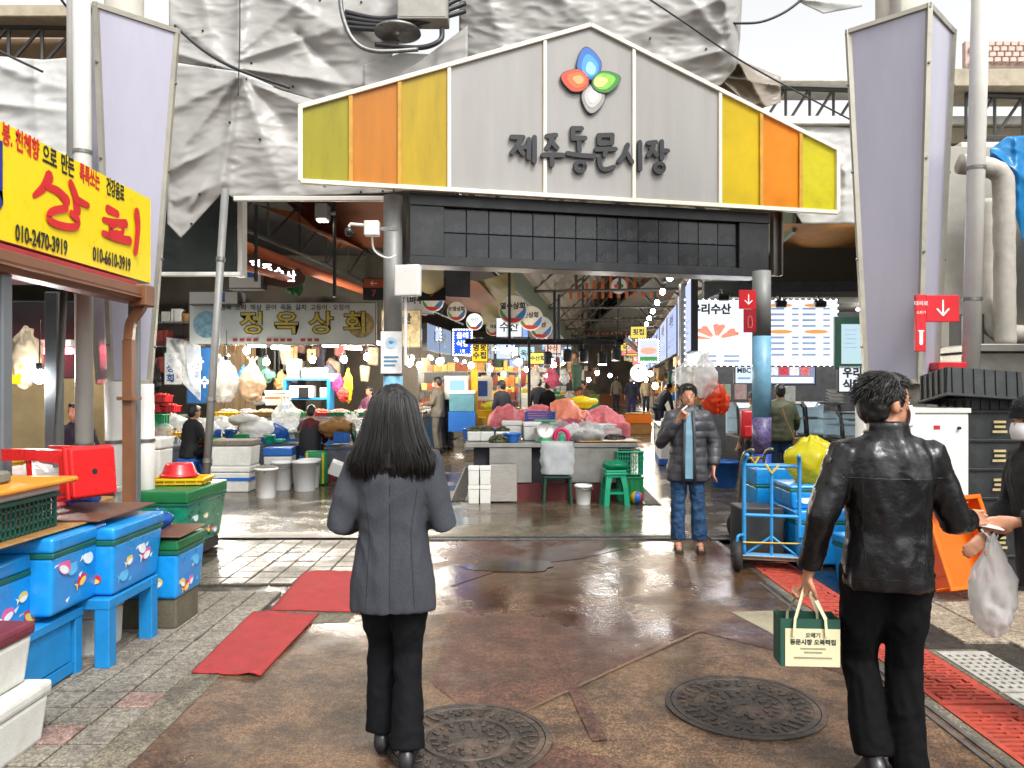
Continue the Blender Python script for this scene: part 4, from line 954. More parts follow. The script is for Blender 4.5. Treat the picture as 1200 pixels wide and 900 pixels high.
# ================================================================== LOW SEAFOOD STALL in the middle
SEAW = pm('dark seaweed', '#3d4126', .5, var=.5, scale=40, bump=.8, bscale=60)
SEAB = pm('black brown seaweed', '#2a211a', .4, var=.5, scale=30, bump=.8, bscale=40)
BRD = pm('grey worn board', '#8b8780', .6, var=.2, scale=6, dirt=.5, stretch=(1, 1, 5))
st = thing('seafood_stall', 'low steel fronted seafood stall with cluttered top in the aisle', 'stall', (.55, 11.5, 0))
m = MB(); m.b2((-1.22, -.62, .76), (1.24, .6, .82)); m.build('counter_top', INOX, st, bevel=.006)
for x0, x1 in ((-.87, -.27), (.26, .96)):
    m = MB(); m.b2((x0, -.6, .26), (x1, -.575, .755)); m.build('front_panel', INOX, st, bevel=.004)
m = MB(); m.b2((-1.15, -.58, .0), (1.18, .5, .25)); m.build('base', pm('dark red base', '#5c1f1e', .6), st)
m = MB(); m.b2((-1.1, -.5, .25), (1.15, .5, .755)); m.build('core', pm('dark under stall', '#201f24', .8), st)
def stallp(px, py, Y=11.2): p = Pt(px, py, Y); p.z = .825; return p
for k, (px, lab) in enumerate(((556, 'mound of green seaweed on a white tray next to the blue tub'), (571, 'mound of green seaweed between two others on white trays'), (589, 'mound of green seaweed behind the blue bowl'))):
    p = stallp(px, 505, 11.35); heap(p+Vector((0, 0, .14)), (.105, .1, .075), SEAW, lab, 'seaweed', k+1, 'seaweed_mound', 60, .018)
    t = thing('tray', ['white foam tray under the seaweed mound next to the blue tub', 'white foam tray under the middle seaweed mound', 'white foam tray under the seaweed mound behind the blue bowl'][k], 'tray', p); m = MB(); m.box((0, 0, .07), (.2, .3, .14), taper=.93); m.build('body', FOAM, t, bevel=.012)
heap(stallp(584, 520, 10.98)+Vector((0, 0, .02)), (.13, .1, .1), SEAW, 'mound of green seaweed at the counter edge in front of the blue bowl', 'seaweed', 8, 'seaweed_mound', 70, .02)
basin(stallp(600, 516, 11.1), .13, .13, BLUEP, 'round blue plastic bowl on the steel counter')
t = crate(stallp(568, 500, 11.75), .62, .3, .16, BLUEP, 'shallow blue tub behind the seaweed mounds')
foam_box(stallp(600, 500, 11.7), .3, .35, .28, 'white foam box beside the blue tub on the counter', 0)
foam_box(stallp(624, 500, 11.55), .3, .35, .27, 'white foam box next to the printed pail on the counter', .1)
bucket(stallp(634, 518, 11.2), .11, .22, WHTP, 'small white pail with purple print on the counter', None, 'pail', False)
# dial scale
t = thing('dial_scale', 'round faced white dial scale on the steel counter', 'scale', stallp(639, 520, 11.05))
m = MB(); m.lathe([(.13, 0), (.12, .03), (.05, .06)], 20); m.build('base', GRNP, t)
m = MB(); m.cyl((0, -.05, .17), (0, .06, .17), .12, n=28); m.build('housing', WPL, t, bevel=.006)
m = MB(); m.cyl((0, -.056, .17), (0, -.051, .17), .1, n=28); m.build('dial', pm('dial white', '#e8e8e4', .4), t)
m = MB(); m.box((.02, -.059, .19), (.008, .004, .08), Matrix.Rotation(.5, 3, 'Y')); m.build('pointer', REDP, t)
m = MB(); m.box((0, 0, .31), (.3, .26, .02)); m.build('pan', GRNP, t, bevel=.006)
t = thing('plastic_tape_dispenser', 'pink moulded dispenser between the scale and the bagged laver', 'dispenser', stallp(658, 520, 11.05))
m = MB()
pts = [(.1*math.cos(math.pi*k/10), 0, .06+.13*math.sin(math.pi*k/10)) for k in range(11)]
m.tube([(.1, 0, 0)]+pts+[(-.1, 0, 0)], .03, 8); m.build('body', pm('hot pink plastic', '#c91f5a', .3), t, smooth=True)
m = MB(); m.box((0, 0, .05), (.06, .08, .1)); m.build('core', TEAL, t, bevel=.01)
for k, (px, Y, w, h, lab) in enumerate(((672, 11.4, .16, .12, 'crumpled white bag behind the pink dispenser'), (655, 11.75, .22, .14, 'crumpled clear bag behind the dial scale'), (690, 11.8, .25, .13, 'crumpled white bag at the rear of the steel counter'), (712, 11.7, .2, .1, 'crumpled clear bag behind the bagged laver'), (640, 11.9, .2, .12, 'crumpled white bag beside the foam boxes'))):
    bag(stallp(px, 500, Y), (w, w*.7, h), CLR if k % 2 else MLK, lab, k+3, False)
bag(stallp(670, 500, 11.9)+Vector((0, 0, .1)), (.2, .12, .1), PNKB, 'pink plastic bag on the steel counter clutter', 4, False)
heap(stallp(687, 520, 11.15)+Vector((0, 0, .03)), (.24, .16, .13), SEAB, 'dark laver in clear bag on the steel counter', 'seaweed', 4, 'bagged_laver', 30, .03)
bag(stallp(687, 520, 11.15), (.27, .2, .11), CLR, 'clear bag wrapped over the dark laver', 21, False)
t = thing('tray', 'flat white tray holding black brown seaweed', 'tray', stallp(724, 520, 11.2)); m = MB(); m.box((0, 0, .015), (.5, .45, .03)); m.build('body', FOAM, t, bevel=.008)
heap(stallp(720, 520, 11.2)+Vector((0, 0, .035)), (.17, .14, .07), SEAB, 'black brown seaweed on the flat white tray', 'seaweed', 5, 'seaweed_mound', 80, .025)
for k in range(3):
    t = slab('board', (.95+.02*k, 10.9, .83-.055*k-.0), (1.85-.03*k, 11.35, .85-.055*k), [WOOD, FOAM, BRD][k], ['wooden board topmost at the counter corner', 'white board second from top at the counter corner', 'grey board lowest at the counter corner'][k], 'board')
for k, (a, b, c_, l) in enumerate(((648, 12.0, GRNP, 'green tray lying across the clutter'), (668, 11.95, GRNP, 'dark green tray behind the pink bag'), (705, 11.95, WHTP, 'white shallow tray at the rear clutter'))):
    crate(stallp(a, 490, b)+Vector((0, 0, .16)), .34, .25, .06, c_, l, .2*k)
# in front of the stall
for k in range(4):
    p = Gd(555.5+13.5*(k % 2), 589); foam_box((p.x, 10.72, .26*(k//2)), .15, .18, .258, ['foam block, lower, beside the leaning grey board', 'foam block, lower, at the drain end', 'foam block, upper, at the drain end', 'foam block, upper, beside the leaning grey board'][[1, 0, 2, 3][k]], 0, None, None, 'wrapped foam blocks', True)
t = slab('board', (-.32, 10.75, .01), (.07, 10.79, .53), BRD, 'grey board leaning against the stall front', 'board'); t.rotation_euler = (R(-6), 0, 0)
t = thing('chair', 'small chair with clear bag over its back at the stall', 'chair', (.63, 10.72, 0))
for sx in (-1, 1):
    for sy in (-1, 1): m = MB(); m.cyl((sx*.19, sy*.15, 0), (sx*.17, sy*.13, .36), .02); m.build('leg', pm('dark green tube', '#1e4034', .4), t)
m = MB(); m.box((0, 0, .37), (.38, .32, .03)); m.build('seat', pm('dark green tube', '#1e4034', .4), t, bevel=.01)
m = MB(); m.box((0, -.14, .62), (.38, .02, .42)); m.build('backrest', pm('grey cushion', '#8f9294', .7), t, bevel=.02)
m = MB(); m.loft([ring_s((.0, 0, z), rx, ry, 40) for z, rx, ry in [(.42+.045*i, .235-.03*abs(i-5)/5+.01*math.sin(i*2), .075) for i in range(11)]], cap=False); o = m.build('plastic_bag', film('cloudy bag film', '#e4e8ea', .5), smooth=True, disp=lambda co, n: n*(.018*(1-2.4*abs(noise.noise(Vector((co.x*11, co.y*11, co.z*2.4)))))+.008*noise.noise(co*30))); o.location = (.63, 10.58, 0); tag(o, 'cloudy plastic bag pulled over the chair back', 'bag')
bucket((.985, 10.62, 0), .12, .27, WHTP, 'white plastic bucket beside the teal stool')
stool((1.41, 10.6, 0), .36, .48, TEAL, 'teal plastic stool in front of the seafood stall', .1)
bag((1.42, 10.6, .48), (.17, .13, .06), film('green plastic film', '#1f9b6d', .9), 'green plastic bundle on the teal stool', 12, False)
for k in range(2): crate((1.66, 10.95, .36*k+.02), .36, .4, .34, [TEAL, GRNP][1-k], ['green crate at the bottom beside the teal stool', 'teal green crate stacked on the green crate'][k], 0, 5, 5 if k else 0)
t = thing('ball', 'small yellow blue and red ball beside the teal stool', 'ball', (1.72, 10.6, .09)); 
for k, c_ in enumerate((YELP, BLUEP, REDP)):
    m = MB(); m.ell((0, 0, 0), .09, 18, 12); me = m.mesh('gore', smooth=True)
    bm = bmesh.new(); bm.from_mesh(me); bmesh.ops.delete(bm, geom=[f for f in bm.faces if int((math.atan2(f.calc_center_median().y, f.calc_center_median().x)+math.pi)/(2*math.pi)*6+.01) % 3 != k], context='FACES'); bm.to_mesh(me); bm.free(); obj('gore', me, c_, t)

# ================================================================== PINK COVERED STALL
PINK = pm('pink floral sheet', '#d06e74', .6, var=.35, scale=12, trans=.2, bump=.3, bscale=14, dirt=.4, dirtcol=(.55, .35, .38))
PINK2 = pm('salmon sheet', '#dd8468', .6, var=.2, scale=6, trans=.2, bump=.3, bscale=14)
tb_ = table((-.4, 13.9, gz(14)), (2.0, 15.2, gz(14)+.75), BLUE, 'trestle table hidden under the pink sheets')
def cover(x0, x1, y0, y1, z, mat, label, seed, humps):
    c = Vector(((x0+x1)/2, (y0+y1)/2, gz(14))); m = MB(); q = random.Random(seed)
    def fn(u, v):
        U = -.18+1.36*u; Vv = -.25+1.5*v
        x = x0+(x1-x0)*min(1.03, max(-.03, U)); y = y0+(y1-y0)*min(1.03, max(-.03, Vv))
        h = z+sum(a*math.exp(-(((x-hx)/r_)**2+((y-hy)/(r_))**2)) for hx, hy, r_, a in humps)
        over = max(0, -U, U-1)*(x1-x0)*1.2+max(0, -Vv, Vv-1)*(y1-y0)*1.1
        h -= over*1.1
        w = .06*noise.noise(Vector((x*3, y*3, seed)))+.03*noise.noise(Vector((x*8, y*8, seed+3)))+.07*(1-2.4*abs(noise.noise(Vector((x*3, y*2.2, seed+7)))))+.03*(1-2.4*abs(noise.noise(Vector((x*7.5, y*6, seed+9)))))
        s_ = .05*math.sin(x*17+seed)*(over > 0)
        return Vector((x+w*.3, y-s_, h+w))-c
    m.grid(fn, 70, 50); o = m.build('sheet_cover', mat, smooth=True); o.location = c; tag(o, label, 'cover')
cover(-.42, .75, 13.9, 15.0, .95, PINK, 'pink patterned sheet covering the stall goods beside the yellow crates', 1, [(-.1, 14.3, .35, .28), (.5, 14.6, .3, .3)])
cover(.72, 1.5, 13.8, 15.1, .95, PINK2, 'salmon pink sheet covering the middle of the stall', 2, [(1.0, 14.3, .4, .3), (.75, 14.5, .3, .2)])
cover(1.3, 2.05, 13.7, 15.1, .92, PINK, 'pink patterned sheet tied with cord at the aisle corner', 5, [(1.6, 14.3, .4, .3)])
bag((1.35, 14.9, gz(14)+1.2), (.3, .25, .1), YLB, 'yellow sheet lying on top of the pink covers', 31, False)
crate((.5, 13.75, gz(14)+.95), .5, .3, .2, BLUEP, 'blue basket wedged between the pink covers', .1, 5, 4)

# ================================================================== FISH STALLS under the white shop banner
WPLK = pm('wood plank wall', '#a58a66', .7, var=.25, scale=5, stretch=(9, 9, .6), bump=.2)
def wallp(px0, px1, py0, py1, Y, mat, label):
    a, b = Pt(px0, py1, Y), Pt(px1, py0, Y+.12); o = slab('partition', a, b, mat, label, 'partition'); return o
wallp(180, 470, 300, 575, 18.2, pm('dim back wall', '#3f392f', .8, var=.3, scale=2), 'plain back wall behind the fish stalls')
p = thing('plank_wall', 'brown plank partition behind the hanging bags', 'partition', Pt(277, 560, 17.6)); 
for k in range(8): m = MB(); m.box((-.45+.12*k, 0, 1.65), (.112, .03, 3.2)); m.build('plank', WPLK, p, bevel=.004)
# banner 정옥상회
Yb = 14.7
bn = sign_box(Pt(331, 379, Yb), 3.55, .78, 'white banner with black edged yellow shop name over the fish stall', pm('pale banner', '#c9cfc9', .5, var=.12, scale=1.5, dirt=.15, dirtcol=(.3, .45, .5)), None, .08, pm('brown banner frame', '#6f6254', .6))
YT = pm('yellow letter', '#c4ae3a', .5); KT = pm('black letter', '#15161a', .5)
for k, ch in enumerate('정옥상회'):
    x = -.58+.66*k; text(ch, KT, bn, x, -.02, .004, .46, .001, .022, 1.15, name='letter_outline'); text(ch, YT, bn, x, -.02, .008, .46, .001, .006, 1.15, name='letter')
text('전복  소라  해삼  문어  옥돔  갈치  고등어 · 오징어', KT, bn, .05, .3, .004, .12, .001, .002)
m = MB(); [m.b2((-.95+.13*j, -.345, .004), (-.86+.13*j, -.285, .006)) for j in range(13) if j not in (4, 9)]; stuff(m.build('print_line', pm('red letter', '#a83a35', .5), bn))
for k, (x, c_) in enumerate(((-1.45, '#7aa3b5'), (1.5, '#a8935a'))):
    m = MB(); m.lathe([(.26, .001), (.26, .004)], 20); o = m.build('picture', pm('banner picture %d' % k, c_, .5, var=.6, scale=9), bn); o.location = (x, -.02, 0)
bn2 = sign_box(Pt(470, 385, 17), .85, .8, 'narrow pictured sign board beside the white banner', pm('brown pictured board', '#8f7f5e', .5, var=.6, scale=7), None, .08)
text('수산', KT, bn2, 0, .2, .004, .25, .001, .01)
bn3 = sign_box(Pt(488, 352, 18.5), .9, .6, 'tilted grey sign with black brush lettering behind the gate post', pm('grey sign', '#b4b8bd', .5), (1, .5, 0), .08)
text('코바수산', KT, bn3, 0, 0, .004, .2, .001, .008)
# things over the banner
cb = thing('round_light_sign', 'dark brown oval sign with white glowing letters under the orange pipe', 'sign', mw=frame(Pt(318, 318, 13.6), (1, .2, 0)))
m = MB(); m.lathe([(.6, 0), (.6, .05)], 28); o = m.build('board', pm('dark brown board', '#4a2d1f', .6), cb); o.scale = (1, .42, 1); o.rotation_euler = (0, 0, R(-14))
for k, ch in enumerate('제주수산'): text(ch, em('glow letter', (1, 1, .98), 3), cb, -.27+.2*k, .08-.06*k, .052, .2, .001, .006, name='letter')
t = sign_box(Pt(250, 349, 14.5), .9, .22, 'white cabinet top with blue logo under the dark sheet', WPL, None, .4); m = MB(); m.b2((.05, -.08, .001), (.22, .1, .004)); m.build('logo', BLUEP, t)
t = sign_box(Pt(287, 327, 13.4), .55, .3, 'white air conditioner with blue label at the white downpipe', WPL, None, .3, cat='air conditioner', name='air_conditioner'); m = MB(); m.b2((-.2, .03, .001), (.2, .12, .004)); m.build('label_plate', BLUEP, t)
slab('downpipe', Pt(277, 325, 11.0)-Vector((0, .1, 0)), Pt(287, 233, 11.0)+Vector((0, .1, 0)), COLW, 'square white downpipe at the tarpaulin edge', 'pipe')
slab('crossbar', Pt(190, 324, 10.8)-Vector((0, .04, 0)), Pt(283, 319, 10.8)+Vector((0, .04, 0)), WHR, 'white crossbar under the dark green sheet', 'bar')
slab('tarp_rail', Pt(274, 236, 10.2)-Vector((0, .03, 0)), Pt(452, 230, 10.2)+Vector((0, .03, 0)), COLW, 'white rail along the lower tarpaulin edge', 'rail')
bag(Pt(345, 345, 14.2), (.14, .12, .12), pm('green cloth', '#2c6a3a', .8), 'green bundle hung above the banner', 7, False, hang=True)
# leaning pole
p0, p1 = Vector((-3.62, 9.0, 0)), Pt(264, 222, 9.3); t = thing('leaning_pole', 'grey steel pole leaning beside the foam boxes', 'pole', p0)
m = MB(); m.tube([Vector(), p1-p0], .045, 14); m.build('shaft', POSTG, t, smooth=True)
for f_ in (.18, .36, .78): q = (p1-p0)*f_; m = MB(); m.tube([q, q+(p1-p0).normalized()*.05], .055, 12); m.build('coupling', STEEL, t)
# counters
def counter(px0, px1, pyt, Y, d, label, mat=BLUE, topm=INOX):
    a, b = Pt(px0, pyt, Y), Pt(px1, pyt, Y); g = gz(Y); return table((a.x, Y, g), (b.x, Y+d, a.z), topm, label, mat)
FISH = pm('silver fish', '#a39d97', .3, .2, var=.4, scale=25); FISHP = pm('pink fish', '#c2796a', .35, var=.35, scale=25); SHEL = pm('pale shellfish', '#bfa27c', .45, var=.4, scale=25); ORGF = pm('orange shellfish', '#cf5a34', .4, var=.3, scale=20)
counter(168, 208, 487, 14.2, 1.0, 'blue counter with red tomato trays')
counter(248, 330, 492, 14.8, 1.1, 'blue fish counter below the hanging bags')
counter(331, 442, 490, 15.0, 1.1, 'blue fish counter under the white banner')
labs = ['tray of pale shellfish below the hanging beige bag', 'tray of silver fish below the plank wall', 'basket of clams next to the blue cooler', 'tray of pink fish under the shelf', 'tray of pink fillets beside the apron stand', 'tray of silver fish beside the vendor in pink', 'tray of orange sea squirts behind the woman in checks', 'tray of small fish below the microwave']
for k, (px, Y, mt, m2) in enumerate(((268, 15.0, SHEL, FISH), (290, 15.1, FISH, None), (312, 15.0, SHEL, None), (345, 15.2, FISHP, FISH), (398, 15.2, FISHP, None), (425, 15.3, FISHP, FISH), (375, 15.2, ORGF, FISHP), (335, 15.7, FISH, None))):
    p = Pt(px, 488, Y); crate(p, .42, .34, .09, [YELP, WOOD, WOOD, GRNP, GRNP, GRNP, REDP, WHTP][k], labs[k].replace('tray of', 'shallow box under the').replace('basket of', 'shallow box under the'), .1*(k % 3-1), 5)
    heap(p+Vector((0, 0, .07)), (.18, .14, .07), mt, labs[k], 'seafood', k+2, 'seafood_heap', 40, .035, m2)
for k, (px, py, c_) in enumerate(((176, 476, GRNP), (190, 474, REDP), (200, 474, REDP), (190, 462, REDP))):
    crate(Pt(px, py+9, 14.5)+Vector((0, 0, 0)), .26, .3, .13, c_, ['small green punnet on the tomato counter', 'red tomato punnet beside the green one', 'red tomato punnet at the counter end', 'red tomato punnet stacked on others'][k])
    heap(Pt(px, py+9, 14.5)+Vector((0, 0, .1)), (.12, .12, .06), pm('tomato', '#b8331d', .3, var=.2), ['tomatoes in the green punnet', 'tomatoes beside the green punnet', 'tomatoes at the counter end', 'tomatoes on the raised punnet'][k], 'tomatoes', k+40, 'tomato_heap', 24, .04)
# shelf with microwave and boxes
t = thing('shelf_unit', 'blue wooden shelf holding a microwave behind the fish counter', 'shelf', Pt(362, 492, 15.9))
w_, h_ = .9, .85
for x in (-w_/2, w_/2): m = MB(); m.b2((x-.03, -.2, 0), (x+.03, .2, h_)); m.build('side', BLUE, t)
for z in (.42, h_-.03): m = MB(); m.b2((-w_/2+.03, -.2, z), (w_/2-.03, .2, z+.04)); m.build('board', BLUE, t)
t = thing('microwave', 'white microwave with black door on the blue shelf', 'microwave', Pt(354, 468, 15.8)); m = MB(); m.b2((-.24, -.1, 0), (.24, .2, .28)); m.build('case', WPL, t, bevel=.01); m = MB(); m.b2((-.04, -.112, .03), (.16, -.102, .25)); m.build('door', BLK, t)
t = thing('monitor', 'small white monitor with pale screen on the shelf end', 'monitor', Pt(381, 468, 15.75)); m = MB(); m.b2((-.1, -.03, 0), (.1, .03, .24)); m.build('case', WPL, t, bevel=.01); m = MB(); m.b2((-.08, -.036, .04), (.08, -.032, .21)); m.build('screen', em('pale screen', (.6, .75, .9), 1.2), t)
for k, (px, py, w, h, l) in enumerate(((345, 446, .24, .45, 'tall white foam carton stacked on the blue shelf'), (363, 446, .26, .26, 'white foam carton beside the tall carton'), (378, 446, .26, .27, 'white foam carton at the shelf end'), (392, 447, .2, .16, 'small white carton above the pink apron'))): foam_box(Pt(px, py, 15.9), w, .3, h, l)
foam_box(Pt(325, 475, 15.4), .42, .3, .3, 'blue and orange ice cooler on the fish counter', 0, WPL, pm('orange band', '#d9691c', .4)).children[0].data.materials[0] = FOAM
HB = ['beige net bag hanging on the plank wall', 'blue bag hanging on the plank wall', 'teal folded bag hanging on the rack', 'brown paper bag hanging beside the rack', 'clear plastic bag hanging beside the bulb', 'white plastic bag hanging over the counter', 'pink apron bag hanging under the banner', 'dark jacket hanging under the banner', 'red bag hanging beside the pink one', 'black bag hanging beside the vertical sign', 'yellow apron hanging beside the pink bag']
HM = [film('beige net', '#b49b80', .9), BLUEP, film('teal bag', '#6d9a8c', .9), pm('brown paper', '#9a7040', .8), CLR, MLK, pm('magenta cloth', '#c2225f', .7), pm('dark cloth', '#2b2b33', .8), pm('red cloth', '#b3302a', .7), BLKB, YELP]
for k, (px, py, w, h) in enumerate(((296, 470, .22, .36), (286, 452, .1, .2), (312, 447, .16, .13), (330, 460, .14, .22), (262, 470, .26, .38), (300, 474, .2, .1), (396, 460, .1, .2), (385, 450, .15, .2), (402, 470, .1, .14), (180, 462, .14, .3), (408, 472, .08, .36))):
    bag(Pt(px, py, 15.6+.1*(k % 4)), (w, w*.5, h), HM[k], HB[k], k+50, k in (0, 4, 9), hang=True)
vs = sign_box(Pt(203, 432, 15.2), .34, .62, 'small vertical white sign with shop name at the tomato counter', pm('white sign face', '#cdd2d2', .5)); 
for k, ch in enumerate('정상회'): text(ch, pm('blue letter', '#27508f', .5), vs, -.05, .2-.2*k, .004, .18, .001, .006)
for k, ch in enumerate('수산물'): text(ch, pm('red letter', '#a83a35', .5), vs, .11, .17-.16*k, .004, .09, .001, .004)
vs = sign_box(Pt(234, 440, 15.4), .5, 1.1, 'blue standing panel with white letters behind the leaning pole', pm('blue sign face', '#1d5a96', .5)); text('강', WHP, vs, -.05, .2, .004, .3, .001, .01); text('수', WHP, vs, .1, -.15, .004, .24, .001, .01)
# clear curtain
tarp('clear plastic curtain gathered over the tomato counter', [(195, 395), (215, 398), (235, 405)], [(195, 425), (215, 450), (235, 470)], 14.6, [((200, 400), (230, 460), 4, .12), ((215, 400), (222, 450), 3, .1)], CLR, 20, 24, 24, name='plastic_curtain')
# heaps of bags and gear in front
cl = [(232, 505, .3, .16, MLK, 'white crumpled bag behind the foam boxes'), (258, 500, .3, .14, CLR, 'clear crumpled bag behind the foam boxes'), (276, 508, .25, .14, BLKB, 'black bag beside the leaning pole'), (300, 505, .28, .16, MLK, 'milky bag between the two seated vendors'), (318, 512, .3, .16, film('blue film', '#2a66b8', .9), 'blue plastic sheet bundle beside the woman in checks'), (335, 500, .22, .25, CLR, 'tall clear bag beside the woman in checks'), (395, 505, .3, .16, pm('brown paper', '#9a7040', .8), 'brown paper heap beside the woman in checks'), (412, 512, .26, .2, CLR, 'clear bag beside the green bottle'), (202, 500, .28, .16, MLK, 'white bag behind the red bucket'), (186, 508, .22, .14, CLR, 'clear bag above the red bucket'), (425, 520, .2, .2, CLR, 'clear bag below the green bottle'), (250, 528, .42, .26, MLK, 'large white plastic sheet draped beside the foam boxes'), (286, 492, .25, .1, FOAM, 'white dome cover among the bags'), (208, 530, .2, .16, CLR, 'clear bag at the seated vendor in black')]
SIT = pm('scuffed grey bench', '#5f6068', .7)
for k, (px, py, w, h, mt, l) in enumerate(cl):
    Y = 13.3+.35*(k % 3); bag(Pt(px, py+6, Y), (w, w*.7, h), mt, l, k+70, k in (5, 7), amp=.3)
for k, (px0, px1, py, Y, l) in enumerate(((170, 262, 522, 13.2, 'low grey bench heaped with bags near the red bucket'), (262, 345, 520, 13.6, 'low grey bench heaped with bags behind the foam boxes'), (385, 440, 522, 13.6, 'low grey bench heaped with bags beside the green bottle'))):
    a, b = Pt(px0, py, Y), Pt(px1, py, Y); table((a.x, Y-.35, gz(Y)), (b.x, Y+.5, a.z), SIT, l, SIT, .05, 'bench')
t = thing('bottle', 'dark green bottle sticking out of the bags', 'bottle', Pt(418, 520, 13.2)); m = MB(); m.lathe([(.05, 0), (.055, .02), (.055, .2), (.02, .28), (.018, .36), (.022, .37)], 16); m.build('body', pm('green glass', '#12402a', .12), t, smooth=True); t.rotation_euler = (.1, -.25, 0)
crate(Pt(184, 500, 13.4), .3, .3, .22, GRNP, 'green crate among the bags behind the red bucket')
t = crate(Pt(243, 518, 12.9), .45, .35, .06, pm('lime tray', '#7fae2a', .4), 'lime green tray beside the leaning pole')
crate(Pt(262, 523, 13.0), .6, .45, .08, REDP, 'dark red tray under the lime tray', .1)
# front row on the floor
foam_box((-4.35, 12.05, gz(12)), .62, .5, .4, 'white foam box with blue tape at the bottom of the pair', 0, None, BLUEP)
foam_box((-4.33, 12.05, gz(12)+.402), .62, .5, .4, 'white foam box full of shells on top of the pair', .04, pm('shell grit', '#6f675c', .8, var=.5, scale=40))
foam_box((-3.85, 12.75, gz(12.7)), .45, .4, .62, 'white foam box with blue tape behind the first pair', .1, BLUEP, BLUEP)
GRIT = pm('shell grit', '#6f675c', .8, var=.5, scale=40)
bucket(Gd(312, 583), .165, .44, WHTP, 'white bucket with blue print heaped with grey shells', GRIT)
bucket(Gd(331, 574), .16, .45, WHTP, 'white bucket with label behind the shell bucket')
bucket(Gd(357, 575), .19, .47, WHTP, 'plain white pail in front of the green sack')
bucket(Gd(363, 571), .17, .46, WHTP, 'white pail tucked behind the plain pail')
t = thing('sack', 'green printed sack standing behind the white pails', 'sack', Gd(371, 568)); m = MB(); m.box((0, 0, .28), (.36, .22, .56)); m.build('body', GRNP, t, bevel=.06, segs=3, smooth=True)
for s in (-1, 1): m = MB(); m.box((s*.13, 0, .28), (.03, .226, .5)); m.build('stripe', YELP, t)
crate((-3.3, 13.1, gz(13)), .5, .4, .3, pm('maroon plastic', '#6b2330', .4), 'maroon crate beside the green sack')
t = slab('magazine', Pt(388, 556, 12.4)-Vector((0, .15, 0)), Pt(402, 540, 12.4)+Vector((0, .01, 0)), WHTP, 'white card tilted near the walking woman', 'card'); t.rotation_euler = (.3, .4, .3)
# lights over the fish stalls
for k, (px, py, e) in enumerate(((265, 428, 55), (312, 424, 0), (366, 421, 30), (403, 421, 30), (289, 385+26, 0), (430, 418, 20))):
    bulb(px, py, 14.6 if k == 0 else 15.2, ['bright white bulb hanging beside the leaning pole', 'bulb hanging before the tall cartons and plank wall', 'bulb hanging over the microwave shelf', 'bulb hanging over the yellow apron', 'small bulb over the beige net bag', 'bulb at the banner end near the gate post'][k], .085 if k == 0 else .065, BULBW if k == 0 else BULB, e)
for k, (a, b) in enumerate(((264, 285), (291, 312), (318, 340), (346, 368), (378, 396), (404, 424), (430, 446))):
    tube_light(Pt(a, 402+(k % 3)*3, 15.3), Pt(b, 403+(k % 3)*3, 15.4), ['tube light over the plank wall end', 'tube light over the beige net bag', 'tube light over the rack', 'tube light over the tall cartons', 'tube light over the shelf end', 'tube light over the yellow apron', 'tube light by the gate post'][k], 40 if k % 2 == 0 else 0)

# ================================================================== SIGNS AND SHOPS DOWN THE HALL
def round_sign(px, py, rp, Y, label, lit=False, txt='상회'):
    r_ = rp*Y/F; t = thing('round_sign', label, 'sign', mw=frame(Pt(px, py, Y), HV), group='round shop signs under the hall roof')
    m = MB(); m.lathe([(r_, -.06), (r_*1.03, -.05), (r_*1.03, 0), (r_*.97, .004)], 36); m.build('case', WPL, t)
    m = MB(); m.lathe([(r_*.95, .0045), (r_*.95, .007)], 36); m.build('face', em('lit sign face', (1, 1, .97), 1.0) if lit else pm('round sign face', '#cfccc2', .5), t)
    text(txt, KT, t, 0, r_*.25, .009, r_*.5, .001, r_*.02)
    for j, (c_, a0, a1, h) in enumerate((('#3c8a46', 172, 262, .0082), ('#2f6fae', 258, 372, .0086), ('#b3342f', 215, 318, .0092))):
        pts = [(r_*.94*math.cos(R(a0+(a1-a0)*k/8)), r_*.94*math.sin(R(a0+(a1-a0)*k/8))) for k in range(9)]
        m = MB(); m.prism(pts, .001, h); m.build('wave', pm('wave '+c_, c_, .5), t)
for k, a in enumerate(((601, 363, 16.5, 19, 'large round sign with black shop name hung on black rod', False, '열수상회'), (622, 373, 14, 22, 'round sign half behind the large round sign', False, '진상회'), (634, 384, 13, 25, 'round sign furthest along behind the large one', False, '수산'), (535, 365, 11, 19, 'round dark sign above the blue restaurant sign', False, '은영상회'), (556, 377, 9.8, 18, 'small glowing round sign beside the blue restaurant sign', True, '수산'), (578, 385, 8.5, 24, 'small unlit round sign past the glowing one', False, '대양'), (507, 352, 13, 18, 'round sign behind the direction board', False, '남양'))): round_sign(*a)
def rods(lst, group):
    for px, y0, y1, Y, l in lst:
        a, b = Pt(px, y0, Y), Pt(px, y1, Y); m = MB(); m.cyl((0, 0, 0), b-a, .03, n=8); o = m.build('hanger_rod', BLK); o.location = a; tag(o, l, 'rod', group)
rods([(597, 310, 400, 15.2, 'black vertical rod in front of the large round sign'), (650, 340, 400, 15.2, 'black vertical rod ending in a round cap'), (655, 345, 400, 16, 'thin black rod beside the capped rod'), (620, 395, 480, 15.2, 'black post down from the lamp rail'), (300, 240, 330, 12, 'black rod by the white downpipe'), (392, 236, 348, 12.2, 'grey ceiling rod carrying the spotlight')], 'black rods under the roof')
t = thing('ceiling_spotlight', 'grey box spotlight on a rod below the orange cloth', 'lamp', Pt(378, 250, 12.1)); m = MB(); m.b2((-.1, -.12, -.12), (.1, .12, .14)); m.build('housing', POSTG, t, bevel=.02); m = MB(); m.b2((-.06, -.125, -.14), (.08, .02, -.121)); m.build('lens', em('warm lens', (1, .85, .55), 14), t); m = MB(); m.cyl((.1, 0, 0), (.2, 0, 0), .03); m.build('arm', STEEL, t)
